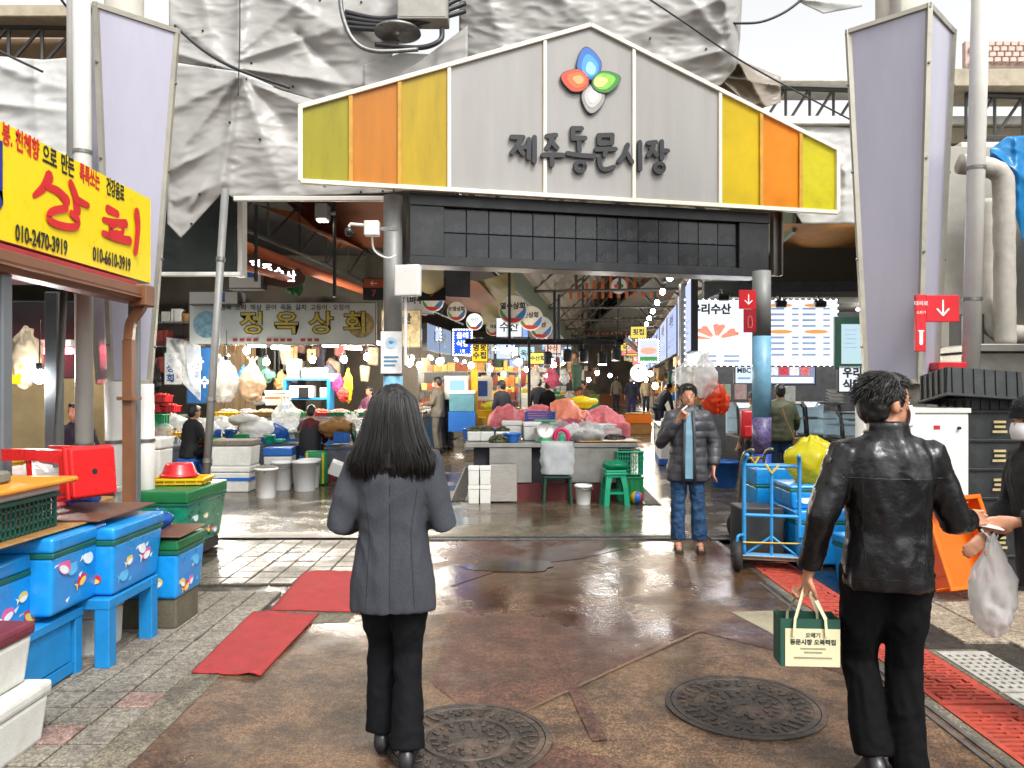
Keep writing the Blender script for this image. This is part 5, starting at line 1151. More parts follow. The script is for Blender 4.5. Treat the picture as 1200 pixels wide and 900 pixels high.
# direction boards
for px, ch, ar, l in ((438, '7', -1, 'orange and black direction board with number seven and arrow'), (506, '5', 1, 'orange and black direction board with upward arrow')):
    t = sign_box(Pt(px, 339, 15), .38 if ar < 0 else .5, .4, l, BLK, None, .05, BLK); w_ = .38 if ar < 0 else .5
    m = MB(); m.b2((-w_/2, .03, .001), (w_/2, .2, .004)); m.build('band', pm('orange print', '#b5501f', .5), t)
    m = MB(); pts = [(-.06, 0), (.06, 0)] if ar < 0 else [(0, .06), (0, -.06)]; stroke(m, pts, .016, .005, .002)
    tip = pts[0]; 
    for q in ((.04, .04), (.04, -.04)) if ar < 0 else ((-.04, -.04), (.04, -.04)): stroke(m, [tip, (tip[0]+q[0], tip[1]+q[1])], .016, .0055, .002)
    o = m.build('arrow', WHP, t); o.location = (0, .115, 0); text(ch, pm('orange print', '#b5501f', .5), t, 0, -.08, .003, .17, .001, .004)
t = sign_box(Pt(533, 325, 15.5), .6, .75, 'dark tilted hanging board under the beam', pm('slate board', '#4a4c50', .6, var=.2), (1, .3, 0), .06)
# blue and yellow lit signs
t = sign_box(Pt(542, 401, 17), .4, .55, 'glowing blue restaurant sign with white letters and bulb border', em('blue lit face', (.02, .07, .8), 1.1), None, .12, WPL, bulbs=.06); EW = em('white lit letter', (1, 1, 1), 1)
text('올레', EW, t, 0, .14, .004, .15, .001, .004); text('식당', EW, t, 0, -.04, .004, .15, .001, .004); text('1호', EW, t, 0, -.2, .004, .09, .001, .002)
t = sign_box(Pt(562, 413, 18), .36, .42, 'glowing yellow vertical sign beside the blue restaurant sign', em('yellow lit face', (.95, .62, .03), .7), None, .1, BLK)
for k, ch in enumerate('명수'): text(ch, KT, t, -.08, .1-.18*k, .004, .17, .001, .008)
for k, ch in enumerate('횟집'): text(ch, KT, t, .09, .1-.18*k, .004, .17, .001, .008)
sg_list = [(505, 392, 18.5, .5, .28, (.45, .55, .95), 'glowing lilac sign with bulb border behind the gate post'), (590, 410, 22, .4, .5, (.5, .6, .95), 'pale blue lit sign past the yellow vertical sign'), (597, 402, 26, .4, .2, (.1, .2, .9), 'small deep blue lit sign down the aisle'), (630, 420, 22, .42, .3, (.95, .8, .15), 'yellow and white lit sign by the lamp rail'), (605, 425, 28, .5, .3, (.35, .45, .95), 'violet blue lit sign down the aisle'), (594, 416, 24, .3, .25, (.9, .95, 1), 'white lit sign down the aisle'), (648, 408, 30, .6, .4, (.8, .5, .4), 'reddish lit sign down the aisle'), (476, 368, 19, .6, .5, (.6, .75, .9), 'pale blue mural sign by the gate post'), (610, 412, 31, .5, .35, (.9, .9, .85), 'pale lit sign far down the aisle')]
for k, (px, py, Y, w, h, c_, l) in enumerate(sg_list):
    t = sign_box(Pt(px, py, Y), w, h, l, em('lit sign %d' % k, c_, .75), HV, .1, BLK, bulbs=.08 if k == 0 else 0); text('수산회'[:2+k % 2], EW if k % 3 else KT, t, 0, 0, .004, h*.5, .001, .006)
# left-hand row of shops along the aisle: partitions, counters, tanks
TANK = glass('tank glass')
for k in range(6):
    Y = 19+3.6*k; b = Vector((-1.9+.132*(Y-19), Y, gz(Y)))
    t = thing('fish_counter', ['fish counter with ice beside the standing man in grey', 'second fish counter along the aisle behind the yellow crates', 'third fish counter along the aisle', 'fourth fish counter along the aisle', 'fifth fish counter along the aisle', 'sixth fish counter along the aisle'][k], 'stall', b, HRZ, 'fish counters along the aisle')
    m = MB(); m.b2((-1.2, -1.4, 0), (0, 1.4, .8)); m.build('cabinet', BLUE if k % 2 == 0 else INOX, t)
    m = MB(); m.b2((-1.25, -1.45, .8), (.05, 1.45, .86)); m.build('top', INOX, t)
    m = MB(); m.grid(lambda u, v: Vector((-1.15+1.1*u, -1.35+2.7*v, .9+.08*noise.noise(Vector((u*7, v*14, k))))), 10, 24); m.build('ice_bed', pm('crushed ice', '#d5d9d8', .5, var=.3, scale=30), t)
    q = random.Random(k); m = MB()
    for j in range(60): m.cur = j % 3; m.ell((q.uniform(-1.1, -.1), q.uniform(-1.3, 1.3), .97), (.1, .035, .03), 8, 5, Matrix.Rotation(q.uniform(0, 3), 3, 'Z'))
    stuff(m.build('fish', [FISH, FISHP, SHEL], t, smooth=True))
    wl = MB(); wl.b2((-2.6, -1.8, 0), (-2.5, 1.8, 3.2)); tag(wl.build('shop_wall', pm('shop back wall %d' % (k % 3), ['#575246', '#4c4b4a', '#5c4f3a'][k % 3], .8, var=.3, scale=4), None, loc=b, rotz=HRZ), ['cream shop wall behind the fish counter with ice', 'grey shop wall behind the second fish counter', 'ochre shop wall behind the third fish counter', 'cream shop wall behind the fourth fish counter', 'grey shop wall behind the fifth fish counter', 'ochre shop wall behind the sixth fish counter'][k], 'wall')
    for j in range(2):
        tube_light(b+Vector((-.9+.132*1.2*j, -1.2+1.8*j, 2.25)), b+Vector((-.9+.132*1.2*j, -.2+1.8*j, 2.25)), ('tube light at the gate end of fish counter %s' if j == 0 else 'tube light at the inner end of fish counter %s') % ['one', 'two', 'three', 'four', 'five', 'six'][k], 45 if j else 0, .03)
    fs = sign_box(b+Vector((.12, 0, 2.65)), 2.6, .6, ['shop fascia with sea picture past the gate post', 'second shop fascia along the aisle', 'third shop fascia along the aisle', 'fourth shop fascia along the aisle', 'fifth shop fascia along the aisle', 'sixth shop fascia along the aisle'][k], em('fascia %d' % (k % 3), [(.4, .52, .75), (.75, .68, .45), (.7, .76, .82)][k % 3], .4), HU, .12, STL)
    text(['동해수산', '바다횟집', '한라수산', '성산수산', '해녀촌', '서귀수산'][k], KT, fs, 0, 0, .004, .36, .001, .012)
t = thing('fish_tank', 'white framed glass fish tank with blue water', 'fish tank', Pt(542, 505, 17.6)); 
m = MB(); m.b2((-.3, -.3, 0), (.3, .3, .45)); m.build('stand', BLUEP, t); m = MB(); m.b2((-.28, -.28, .46), (.28, .28, .85)); m.build('water', pm('tank water', '#7fb8c9', .1, trans=.5), t); m = MB(); m.b2((-.3, -.3, .86), (.3, .3, .93)); m.build('lid', WPL, t)
t = thing('ice_machine', 'white and blue dispenser with glass door beside the yellow crates', 'machine', Pt(535, 468, 18)); m = MB(); m.b2((-.28, -.2, 0), (.28, .2, .55)); m.build('case', WPL, t, bevel=.02); m = MB(); m.b2((-.14, -.21, .1), (.2, -.202, .45)); m.build('door', em('blue screen', (.3, .5, .85), .9), t)
t = thing('dispenser', 'white upright cabinet with blue window behind the yellow crates', 'machine', Pt(565, 470, 19)); m = MB(); m.b2((-.25, -.2, 0), (.25, .2, .6)); m.build('case', WPL, t, bevel=.02); m = MB(); m.b2((-.12, -.21, .12), (.14, -.202, .5)); m.build('window', pm('blue window', '#27458f', .2), t)
for k in range(3): 
    g = Gd(566, 522); crate((g.x, g.y, g.z+.3*k), .5, .45, .29, YELP, ['yellow crate at the bottom of the stack by the pink covers', 'yellow crate in the middle of the stack by the pink covers', 'yellow crate topmost of the stack by the pink covers'][k], HRZ)
slab('standing_panel', Pt(552, 500, 18)-Vector((0, .05, 0)), Pt(560, 433, 18)+Vector((0, .05, 0)), YELP, 'tall yellow panel behind the yellow crate stack', 'panel')
bag(Gd(575, 519)+Vector((0, 0, .85)), (.25, .2, .12), YLB, 'yellow heap of bags above the yellow crates', 33, False)
# centre rail with black track spotlights
a, b = Pt(545, 400, 15.2), Pt(730, 401, 15.6); m = MB(); m.tube([Vector(), b-a], .06, 6); o = m.build('lamp_rail', BLK); o.location = a; tag(o, 'long black lamp rail across the aisle above the pink stall', 'rail')
a, b = Pt(730, 395, 15.4), Pt(770, 430, 30); m = MB(); m.tube([Vector(), b-a], .06, 6); o = m.build('lamp_rail', BLK); o.location = a; tag(o, 'black lamp rail running inwards along the main aisle', 'rail')
for k, (px, py, lit) in enumerate(((665, 417, 0), (684, 417, 0), (706, 420, 1), (722, 415, 0), (642, 420, 0))):
    t = thing('track_spotlight', ['black track spotlight beside the lit one on the lamp rail', 'second black unlit spotlight on the lamp rail', 'lit black track spotlight on the lamp rail', 'black unlit spotlight at the rail corner', 'pale unlit bulb holder on the lamp rail'][k], 'spotlight', Pt(px, py, 15.4)); m = MB(); m.lathe([(.09, -.12), (.09, .1), (.05, .14)], 16); m.build('can', BLK, t); m = MB(); m.cyl((0, 0, .14), (0, 0, .3), .015); m.build('stem', BLK, t)
    m = MB(); m.lathe([(.075, -.135), (.085, -.121)], 16); m.build('lens', BULBW if lit else WHTP, t)
    if lit: lamp_light(t, 25, (1, .97, .9), -.25)
for k, (px, py, Y, e, mt) in enumerate(((608, 424, 17, 30, BULBE), (649, 428, 20, 0, BULBE), (617, 433, 24, 0, BULBW), (700, 437, 26, 20, BULBW), (715, 440, 30, 0, BULB), (690, 445, 28, 0, BULB), (748, 436, 24, 30, BULB), (753, 430, 20, 0, BULBE), (762, 438, 22, 30, BULBE), (757, 445, 28, 0, BULB), (742, 450, 34, 25, BULB), (768, 452, 18, 0, BULBE), (552, 428, 19, 0, BULB), (515, 424, 16.5, 25, BULB), (480, 425, 15.5, 25, BULB), (492, 428, 16, 0, BULB), (575, 432, 23, 20, BULB), (590, 438, 27, 0, BULB), (640, 440, 30, 0, BULB))):
    bulb(px, py, Y, ['warm bulb hung by the orange post', 'warm bulb under the reddish sign', 'white bulb past the black post', 'white bulb above the main aisle', 'bulb further along the main aisle', 'bulb over the far produce stall', 'bulb by the lit menu row', 'warm bulb under the menu row', 'warm bulb over the bending vendor', 'bulb past the bending vendor', 'bulb at the far awning', 'warm bulb above the fish ice chest', 'bulb above the yellow panel', 'bulb beside the standing man in grey', 'bulb next to the blue wrapped gate post', 'second bulb next to the blue wrapped gate post', 'bulb above the pale blue lit sign', 'bulb past the violet blue sign', 'bulb above the heads at the pink stall'][k], .07, mt, e, .4)
# wall clock-like lit disc and far end
t = thing('lit_disc', 'round white lit sign at the far end of the aisle', 'sign', mw=frame(Pt(749, 437, 26), (1, 0, 0))); m = MB(); m.lathe([(.3, -.05), (.3, 0)], 24); m.build('face', em('lit sign face', (1, 1, .97), 1.0), t)
awn([(688, 478, 44), (742, 478, 44), (742, 462, 47), (688, 462, 47)], ORC, 'orange awning at the far end of the aisle')
# centre island stalls beyond the pink one, and right-hand ones
for k, (px, Y, l) in enumerate(((640, 19, 'goods table behind the pink covered stall'), (655, 24, 'second goods table behind the pink covered stall'), (668, 30, 'third goods table behind the pink covered stall'), (680, 37, 'fourth goods table behind the pink covered stall'))):
    p = Pt(px, 500, Y); g = gz(Y); t = table((p.x-.8, Y-1.2, g), (p.x+.8, Y+1.2, g+.8), WOOD, l, GRNP)
    for j in range(3):
        c_ = [FISH, ORGF, pm('leafy green', '#3f6a2a', .6, var=.4, scale=20)][(j+k) % 3]
        heap((p.x-.5+.5*j, Y-.7+.4*j, g+.82), (.24, .24, .16), c_, ['silver fish', 'orange produce', 'leafy greens'][(j+k) % 3]+' heaped on the '+['first', 'second', 'third', 'fourth'][k]+' goods table', 'produce', k*3+j, 'produce_heap', 30, .06)
    for j in range(2): bag((p.x-.3+.5*j, Y+.4, g+1.5), (.14, .08, .2), [MLK, PNKB, CLR, ORGB][(k+j) % 4], ['bag', 'second bag'][j]+' hung above the '+['first', 'second', 'third', 'fourth'][k]+' goods table', k*5+j, True, hang=True)
for k, (px, Y, l, c_) in enumerate(((745, 27, 'orange crate of produce beside the bending vendor', ORGP), (742, 26, 'wooden box under the orange produce crate', WOOD))):
    g = Gd(748, 508); crate((g.x, g.y, g.z+(.32 if k == 0 else 0)), .75, .5, .3, c_, l, HRZ, fill=pm('leafy green', '#3f6a2a', .6, var=.4, scale=20) if k == 0 else None)

# ================================================================== SASHIMI SHOP
MENU = em('menu lit white', (.86, .91, 1), .62)
ms = sign_box(Pt(892, 390, 14), 2.78, 1.2, 'large glowing white menu board with black shop name and sashimi picture', MENU, None, .15, BLK, bulbs=.11, name='menu_board')
IK = pm('ink', '#20232b', .6); text('우리수산', IK, ms, -.92, .42, .004, .2, .001, .008)
q = random.Random(5)
PK = pm('sashimi pink', '#d98a74', .5, emit=.6, var=.3, scale=12); PW = pm('sashimi white', '#e6d9cf', .5, emit=.7)
for k in range(11):
    a = R(10+16*k); m = MB(); m.prism([(.12*math.cos(a-.13), .07*math.sin(a-.13)), (.42*math.cos(a-.14), .26*math.sin(a-.14)), (.46*math.cos(a), .29*math.sin(a)), (.42*math.cos(a+.14), .26*math.sin(a+.14)), (.12*math.cos(a+.13), .07*math.sin(a+.13))], .002, .004); o = m.build('sashimi_slice', PK if k % 3 else PW, ms); o.location = (-.82, -.12, 0)
LB = pm('menu ink blue', '#8aa0c6', .6, emit=.4)
m = MB()
for c0, rows in ((.18, range(9)), (.75, range(9))):
    for r_ in rows:
        if r_ == 4: continue
        y = .44-.105*r_; m.b2((c0, y-.018, .004), (c0+.24, y+.018, .006)); m.b2((c0+.38, y-.015, .004), (c0+.5, y+.015, .006))
for r_ in range(2):
    for c_ in range(2): m.b2((-1.1+.42*c_, -.44-.09*r_, .004), (-.82+.42*c_, -.41-.09*r_, .006))
stuff(m.build('menu_lines', LB, ms))
OP = pm('menu orange', '#d99a55', .6, emit=.5)
for x, y in ((.35, .02), (1.0, .02), (.35, .5), (1.0, .5)): m = MB(); m.lathe([(.22, .004), (.22, .006)], 20); o = m.build('menu_heading', OP, ms); o.location = (x, y, 0); o.scale = (1, .16, 1)
l = bpy.data.lights.new('lamp_light', 'AREA'); l.energy = 22; l.shape = 'RECTANGLE'; l.size = 2.6; l.size_y = 1.1; l.color = (.95, .97, 1); lo = bpy.data.objects.new('lamp_light', l); C.objects.link(lo); lo.parent = ms; lo.location = (0, 0, .06); lo.rotation_euler = (R(180), 0, 0)
# receding side of the menu row
for k in range(6):
    s_ = 2.5+3.1*k; pz = Hp(s_, 1.12, 0); Y = pz.y; pz.z = 2.85
    t = sign_box(pz, 2.7, 1.0 if k else 1.2, ['glowing menu panel turned to the aisle beside the large board', 'second glowing menu panel along the aisle', 'third glowing menu panel along the aisle', 'fourth glowing menu panel along the aisle', 'fifth glowing menu panel along the aisle', 'sixth glowing menu panel along the aisle'][k], em('side menu %d' % (k % 2), [(.6, .68, .95), (.5, .58, .95)][k % 2], .6), HU*-1, .12, BLK)
    text('우리수산', IK, t, 0, .25, .004, .3, .001, .01)
    m = MB()
    for r_ in range(4): m.b2((-1, -.1-.1*r_, .004), (1-.2*(r_ % 2), -.06-.1*r_, .006))
    stuff(m.build('menu_lines', LB, t))
for k in range(9):
    p = Hp(3+2.2*k, .9, 3.75); t = bulb(600+900*p.x/p.y, HOR-(p.z-CAM_H)*F/p.y, p.y, 'round lamp on a steel arm above the glowing menu row', .06, BULBW, 30 if k % 3 == 0 else 0, .1, (1, .97, .92), group='lamps on arms above the menu row')
    m = MB(); m.tube([Hp(3+2.2*k, .9, 3.95)-p, Hp(3+2.2*k, 1.5, 4.1)-p], .02, 6); m.build('arm', STEEL, t)
slab('corner_post', Pt(797, 455, 14.1)-Vector((0, .1, 0)), Pt(804, 333, 14.1)+Vector((0, .1, 0)), POSTG, 'grey steel corner post at the menu board edge', 'post')
t = sign_box(Pt(760, 411, 16.5), .42, .48, 'small bulb framed sashimi picture sign hung over the aisle', em('small menu', (.7, .76, .95), .6), None, .08, BLK, bulbs=.05)
m = MB(); m.lathe([(.15, .004), (.15, .006)], 18); o = m.build('dish', PK, t); o.location = (0, 0, 0); o.scale = (1.2, .5, 1); m = MB(); m.b2((-.2, -.23, .004), (.2, -.13, .006)); m.build('foot_band', pm('green print', '#3f7f4a', .5, emit=.3), t)
# shop body
slab('shop_wall', (4.3, 17.2, 0), (9, 17.4, 4), pm('shop dark wall', '#4b4d52', .7, var=.3), 'dark rear wall of the sashimi shop', 'wall')
slab('shop_ceiling', (3.9, 14.3, 3.3), (9, 17.1, 3.4), pm('shop ceiling', '#5a5752', .8), 'dark ceiling panel of the sashimi shop', 'ceiling panel')
for k, (px0, px1, py0, py1, txt, l) in enumerate(((862, 884, 427, 449, 'MBC', 'small lit screen with broadcaster letters behind the gate post'), (898, 955, 427, 450, '', 'wide lit screen with seafood pictures under the menu board'))):
    Y = 14.6; c = Pt((px0+px1)/2, (py0+py1)/2, Y); t = sign_box(c, (px1-px0)*Y/F, (py1-py0)*Y/F, l, em('tv %d' % k, (.7, .82, .95) if k == 0 else (.25, .3, .45), .6), None, .06, BLK, cat='screen', name='tv_screen')
    if txt: text(txt, pm('blue letter', '#27508f', .5), t, -.02, .06, .004, .13, .001, .004); m = MB(); m.b2((-.13, -.1, .004), (.1, -.07, .006)); m.build('caption_line', LB, t)
    else:
        for j in range(4): m = MB(); m.b2((-.42+.2*j, -.02, .004), (-.24+.2*j, .15, .006)); m.build('picture', pm('tv picture %d' % j, ['#d7d2d8', '#b9424a', '#e8e2da', '#c2686c'][j], .5, var=.6, scale=25, emit=.7), t)
        m = MB(); m.b2((-.43, -.16, .004), (.43, -.06, .006)); m.build('caption_line', pm('tv caption', '#dfe6f2', .5, emit=.8), t)
# display fridges
def fridge(px0, px1, pyt, Y, label):
    a, b = Pt(px0, pyt, Y), Pt(px1, pyt, Y); w = b.x-a.x; t = thing('display_fridge', label, 'display fridge', ((a.x+b.x)/2, Y, gz(Y))); h = a.z-gz(Y)
    m = MB(); m.b2((-w/2, -.4, 0), (w/2, .4, .72)); m.build('cabinet', pm('dark cabinet', '#2e2a2c', .3), t, bevel=.01)
    m = MB(); m.b2((-w/2, -.41, .72), (w/2, .4, .76)); m.build('rail', INOX, t)
    m = MB(); prof = [(-.38, .76), (-.38, .9), (-.3, h-.08), (-.15, h)]
    m.grid(lambda u, v: Vector((-w/2+w*u, (lambda p, q, f_: p[0]+(q[0]-p[0])*f_)(prof[min(2, int(v*3))], prof[min(3, int(v*3)+1)], v*3-min(2, int(v*3))), (lambda p, q, f_: p[1]+(q[1]-p[1])*f_)(prof[min(2, int(v*3))], prof[min(3, int(v*3)+1)], v*3-min(2, int(v*3))))), 1, 9); m.build('glass_front', TANK, t)
    m = MB(); m.b2((-w/2, -.15, h-.03), (w/2, .4, h)); m.build('top', INOX, t)
    for s in (-1, 1): m = MB(); m.tube([(s*w/2, -.39, .76), (s*w/2, -.39, .9), (s*w/2, -.31, h-.08), (s*w/2, -.15, h)], .025, 6); m.build('edge_trim', BLK, t)
    m = MB(); m.b2((-w/2, .36, .76), (w/2, .4, h-.03)); m.build('back_panel', pm('fridge back', '#a9bfc9', .4, emit=.25), t)
    for z in (.78, .78+(h-.8)*.5): m = MB(); m.b2((-w/2+.03, -.25, z), (w/2-.03, .35, z+.015)); s_ = m.build('shelf', INOX, t)
    m = MB(); m.lathe([(.02, .8), (.12, .83), (.13, .84)], 18, c=(-.1, -.05, .25)); m.build('plate', WPL, t)
    return t
fridge(936, 975, 471, 13.2, 'curved glass display fridge behind the man in the olive jacket'); fridge(858, 934, 472, 13.5, 'curved glass display fridge behind the purple flowered post'); fridge(976, 1030, 483, 12.6, 'low glass display case under the green notice board')
for k, (px, py, w, h, c_, l) in enumerate(((850, 463, .2, .28, '#bcd0b4', 'pale green card standing on the fridge'), (868, 463, .22, .28, '#d3b6b4', 'pinkish card standing on the fridge'), (926, 465, .2, .28, '#d2d2cc', 'white card standing beside the olive jacket'))): slab('menu_card', Pt(px, py, 13.9)-Vector((w/2, 0, h*.3)), Pt(px, py, 13.9)+Vector((w/2, .02, h*.7)), pm('card '+c_, c_, .5, var=.3, scale=12), l, 'card')
t = thing('bowl_stack', 'stack of white bowls on the display case', 'bowls', Pt(979, 475, 13)); 
for k in range(5): m = MB(); m.lathe([(.08, .055*k), (.16, .055*k+.05), (.15, .055*k+.05), (.07, .055*k+.01)], 18, cap=False); m.build('bowl', WPL, t)
gb = sign_box(Pt(997, 402, 12.2), .46, .8, 'green framed notice board with pale blue poster', pm('green board', '#1f4d3c', .6), None, .06, pm('green board', '#1f4d3c', .6)); m = MB(); m.b2((-.15, -.33, .001), (.18, .3, .004)); m.build('poster', em('pale poster', (.6, .82, .88), .5), gb)
m = MB()
for r_ in range(5): m.b2((-.1, .2-.07*r_, .0045), (.1-.03*(r_ % 2), .215-.07*r_, .0055))
stuff(m.build('print_lines', LB, gb))
wb = sign_box(Pt(999, 444, 12.2), .42, .4, 'white lit restaurant sign with black brush letters below the green board', em('white lit board', (.88, .92, 1), .55), None, .06, BLK); text('우리', IK, wb, 0, .09, .004, .17, .001, .008); text('식당', IK, wb, 0, -.1, .004, .17, .001, .008)
for k, (px, py, l) in enumerate(((848, 348, 'black floodlight clamped over the shop name'), (915, 356, 'black floodlight over the menu prices'), (961, 356, 'black floodlight at the menu board corner'))):
    t = thing('floodlight', l, 'floodlight', Pt(px, py, 13.7)); m = MB(); m.box((0, 0, 0), (.2, .12, .12), Matrix.Rotation(.4, 3, 'X')); m.build('head', BLK, t, bevel=.02); m = MB(); m.tube([(0, 0, .05), (0, .1, .15), (0, .25, .15)], .015, 6); m.build('arm', BLK, t)
for k, (px, py, w, h, mt, l) in enumerate(((826, 465, .17, .3, MLK, 'milky plastic bag hung at the shop corner'), (836, 482, .17, .22, ORGB, 'orange plastic bag hung beside the man on the phone'), (845, 484, .13, .19, ORGB, 'second orange bag behind the first'), (804, 450, .22, .17, CLR, 'clear plastic umbrella cover over the ice chest'))): bag(Pt(px, py, 12.6+.1*k), (w, w*.7, h), mt, l, k+90, k < 3, hang=True)
for k, (x, l) in enumerate(((4.2, 'tube light in the sashimi shop above the small screen'), (5.4, 'tube light in the sashimi shop above the bowls'), (7, 'tube light deep in the sashimi shop'))): tube_light((x, 15.6, 3.2), (x+.9, 15.6, 3.2), l, 40)
# ice chest of the bending vendor
t = thing('ice_chest', 'white and blue ice chest in front of the bending vendor', 'chest', Gd(790, 540), HRZ); m = MB(); m.b2((-.35, -.9, .05), (.35, .9, .72)); m.build('body', WPL, t, bevel=.03); m = MB(); m.b2((-.38, -.93, .721), (.38, .93, .79)); m.build('lid', INOX, t); m = MB(); m.b2((-.36, -.91, .0), (.36, .91, .12)); m.build('plinth', BLUEP, t)
heap(t.location+Vector((0, 0, .79)), (.3, .7, .1), pm('crushed ice', '#d5d9d8', .5, var=.3, scale=30), 'crushed ice heaped on the ice chest', 'ice', 3, 'ice_heap', 40, .05)
bucket(Gd(848, 570), .24, .42, BLUEP, 'blue tub on the floor beside the man on the phone', None, 'tub', False)

# far end of the hall and hanging goods along the aisle
slab('end_wall', (-6, 58, 0), (20, 58.3, 9), pm('end wall', '#5c564e', .8, var=.5, scale=.8), 'dim wall closing the far end of the hall', 'wall')
q = random.Random(11)
CL_ = [pm('goods '+c, c, .75, var=.3, scale=12) for c in ('#5a3f35', '#2f3846', '#7d6a54', '#8c3b34', '#3c5a4a', '#a89a84', '#b5885a', '#4d4a58')]
for k in range(44):
    side = (-1, 1, 0)[k % 3]; s_ = 9+q.random()*30; tt = (-4.2, 1.9, -1.6)[(-1, 1, 0).index(side)]+q.uniform(-.4, .4); p = Hp(s_, tt, 0); p.z = gz(p.y)+q.uniform(1.55, 2.3)
    cn = ['brown', 'slate', 'tan', 'red', 'green', 'cream', 'ochre', 'violet'][k % 8]; w_ = q.uniform(.14, .26)
    t = thing('hanging_goods', cn+' bundle of goods hanging '+['over the fish counters along the aisle', 'under the menu row along the aisle', 'above the goods tables in the aisle'][(-1, 1, 0).index(side)], 'goods', p, q.uniform(0, 3), 'bundles hanging along the aisle')
    m = MB(); m.box((0, 0, 0), (w_*1.3, w_*.4, w_*q.uniform(1.6, 3)), taper=.8); mm = m.build('bundle', CL_[k % 8], t, bevel=.05, segs=3, smooth=True, disp=fold(k, .1, 6)); m = MB(); m.tube([(0, 0, w_), (0, 0, w_+1.2)], .008, 4); m.build('string', BLK, t)
for k in range(22):
    side = k % 2; s_ = 6+1.6*k; p = Hp(s_, (-3.6, 2.0)[side]+q.uniform(-.3, .3), 0); p.z = gz(p.y); c_ = [YELP, BLUEP, FOAM, REDP, GRNP, WHTP][k % 6]
    foam_box(p, q.uniform(.4, .7), .5, q.uniform(.5, 1.1), '%s goods carton standing %s' % (['yellow', 'blue', 'white', 'red', 'green', 'pale'][k % 6], ['by the fish counters along the aisle', 'below the menu row along the aisle'][side]), HRZ, c_, None, 'cartons along the aisle').children[0].data.materials[0] = c_
for k in range(16):
    p = Hp(9+2.1*k, (-3.4, 1.6)[k % 2]+q.uniform(-.3, .3), 0); bulb(600+900*p.x/p.y, HOR-(gz(p.y)+2.45-CAM_H)*F/p.y, p.y, 'added bare bulb hung along the aisle '+['over the fish counters', 'under the menu row'][k % 2], .08, [BULB, BULBE, BULBW][k % 3], 55, .6, group='bulbs added along the aisle')  # bulb count and strength raised to brighten the deep hall

# shelves, cartons and hanging goods crowding the fish-stall back wall
for k in range(3):
    p = Pt(205+75*k+10, 400, 17.9); t = thing('wall_shelf', ['steel wall shelf stacked with cartons behind the tomato counter', 'steel wall shelf stacked with cartons behind the plank wall end', 'steel wall shelf stacked with cartons above the microwave shelf'][k], 'shelf', (p.x, 17.9, 2.0))
    for j in range(3): m = MB(); m.b2((-.7, -.2, .55*j), (.7, .2, .55*j+.03)); m.build('board', STEEL, t)
    for s_ in (-1, 1): m = MB(); m.b2((s_*.7-.02, -.2, -.2), (s_*.7+.02, .2, 1.4)); m.build('upright', STEEL, t)
    for j in range(3):
        x = -.62
        while x < .5:
            w_ = q.uniform(.16, .36); h_ = q.uniform(.15, .42); c_ = CL_[q.randrange(8)] if q.random() < .6 else [FOAM, YELP, BLUEP, REDP, WHTP][q.randrange(5)]
            o = slab('carton', (p.x+x, 17.75, 2.032+.55*j), (p.x+x+w_-.02, 18.05, 2.032+.55*j+h_), c_, ['storage carton on the lowest', 'storage carton on the middle', 'storage carton on the top'][j]+' board of the steel shelf behind the '+['tomato counter', 'plank wall end', 'microwave shelf'][k], 'carton'); o['group'] = 'cartons on the wall shelves'
            x += w_
for k in range(26):
    px = 178+q.random()*262; p = Pt(px, q.uniform(400, 452), 16.4+q.random()*1.2); w_ = q.uniform(.1, .2)
    t = thing('hanging_goods', ['brown', 'slate', 'tan', 'red', 'green', 'cream', 'ochre', 'violet'][k % 8]+' bundle of goods hanging behind the fish counters under the banner', 'goods', p, q.uniform(-.5, .5), 'bundles hanging under the banner')
    m = MB(); m.box((0, 0, 0), (w_*1.3, w_*.4, w_*q.uniform(1.6, 3)), taper=.8); m.build('bundle', CL_[k % 8], t, bevel=.04, segs=3, smooth=True, disp=fold(k+60, .08, 7)); m = MB(); m.tube([(0, 0, w_), (0, 0, w_+.8)], .008, 4); m.build('string', BLK, t)
words = ['수산', '횟집', '상회', '건어물', '옥돔', '갈치', '식당', '전복']
LC = [(.9, .95, 1), (.95, .75, .15), (.2, .35, .95), (.95, .3, .25), (.6, .85, .95), (.95, .9, .75)]
for k in range(20):
    sd_ = k % 2; p = Hp(11+1.5*k, (-3.3, .75)[sd_]+q.uniform(-.5, .3), 0); p.z = gz(p.y)+q.uniform(2.4, 3.3); w_, h_ = q.uniform(.35, .8), q.uniform(.25, .6); lit = k % 3 != 2
    t = sign_box(p, w_, h_, ['white', 'amber', 'blue', 'red', 'aqua', 'cream'][k % 6]+' small '+['glowing', 'glowing', 'unlit'][k % 3]+' shop sign facing the gate '+['over the fish counters', 'by the menu row'][sd_], em('aisle sign %d' % (k % 6), LC[k % 6], .55) if lit else pm('aisle board %d' % (k % 6), LC[k % 6], .6), HV, .08, BLK, group='small signs along the aisle')
    text(words[k % 8], KT if k % 6 in (0, 1, 4, 5) else WHP, t, 0, 0, .004, min(h_*.6, w_*.42), .001, .006)

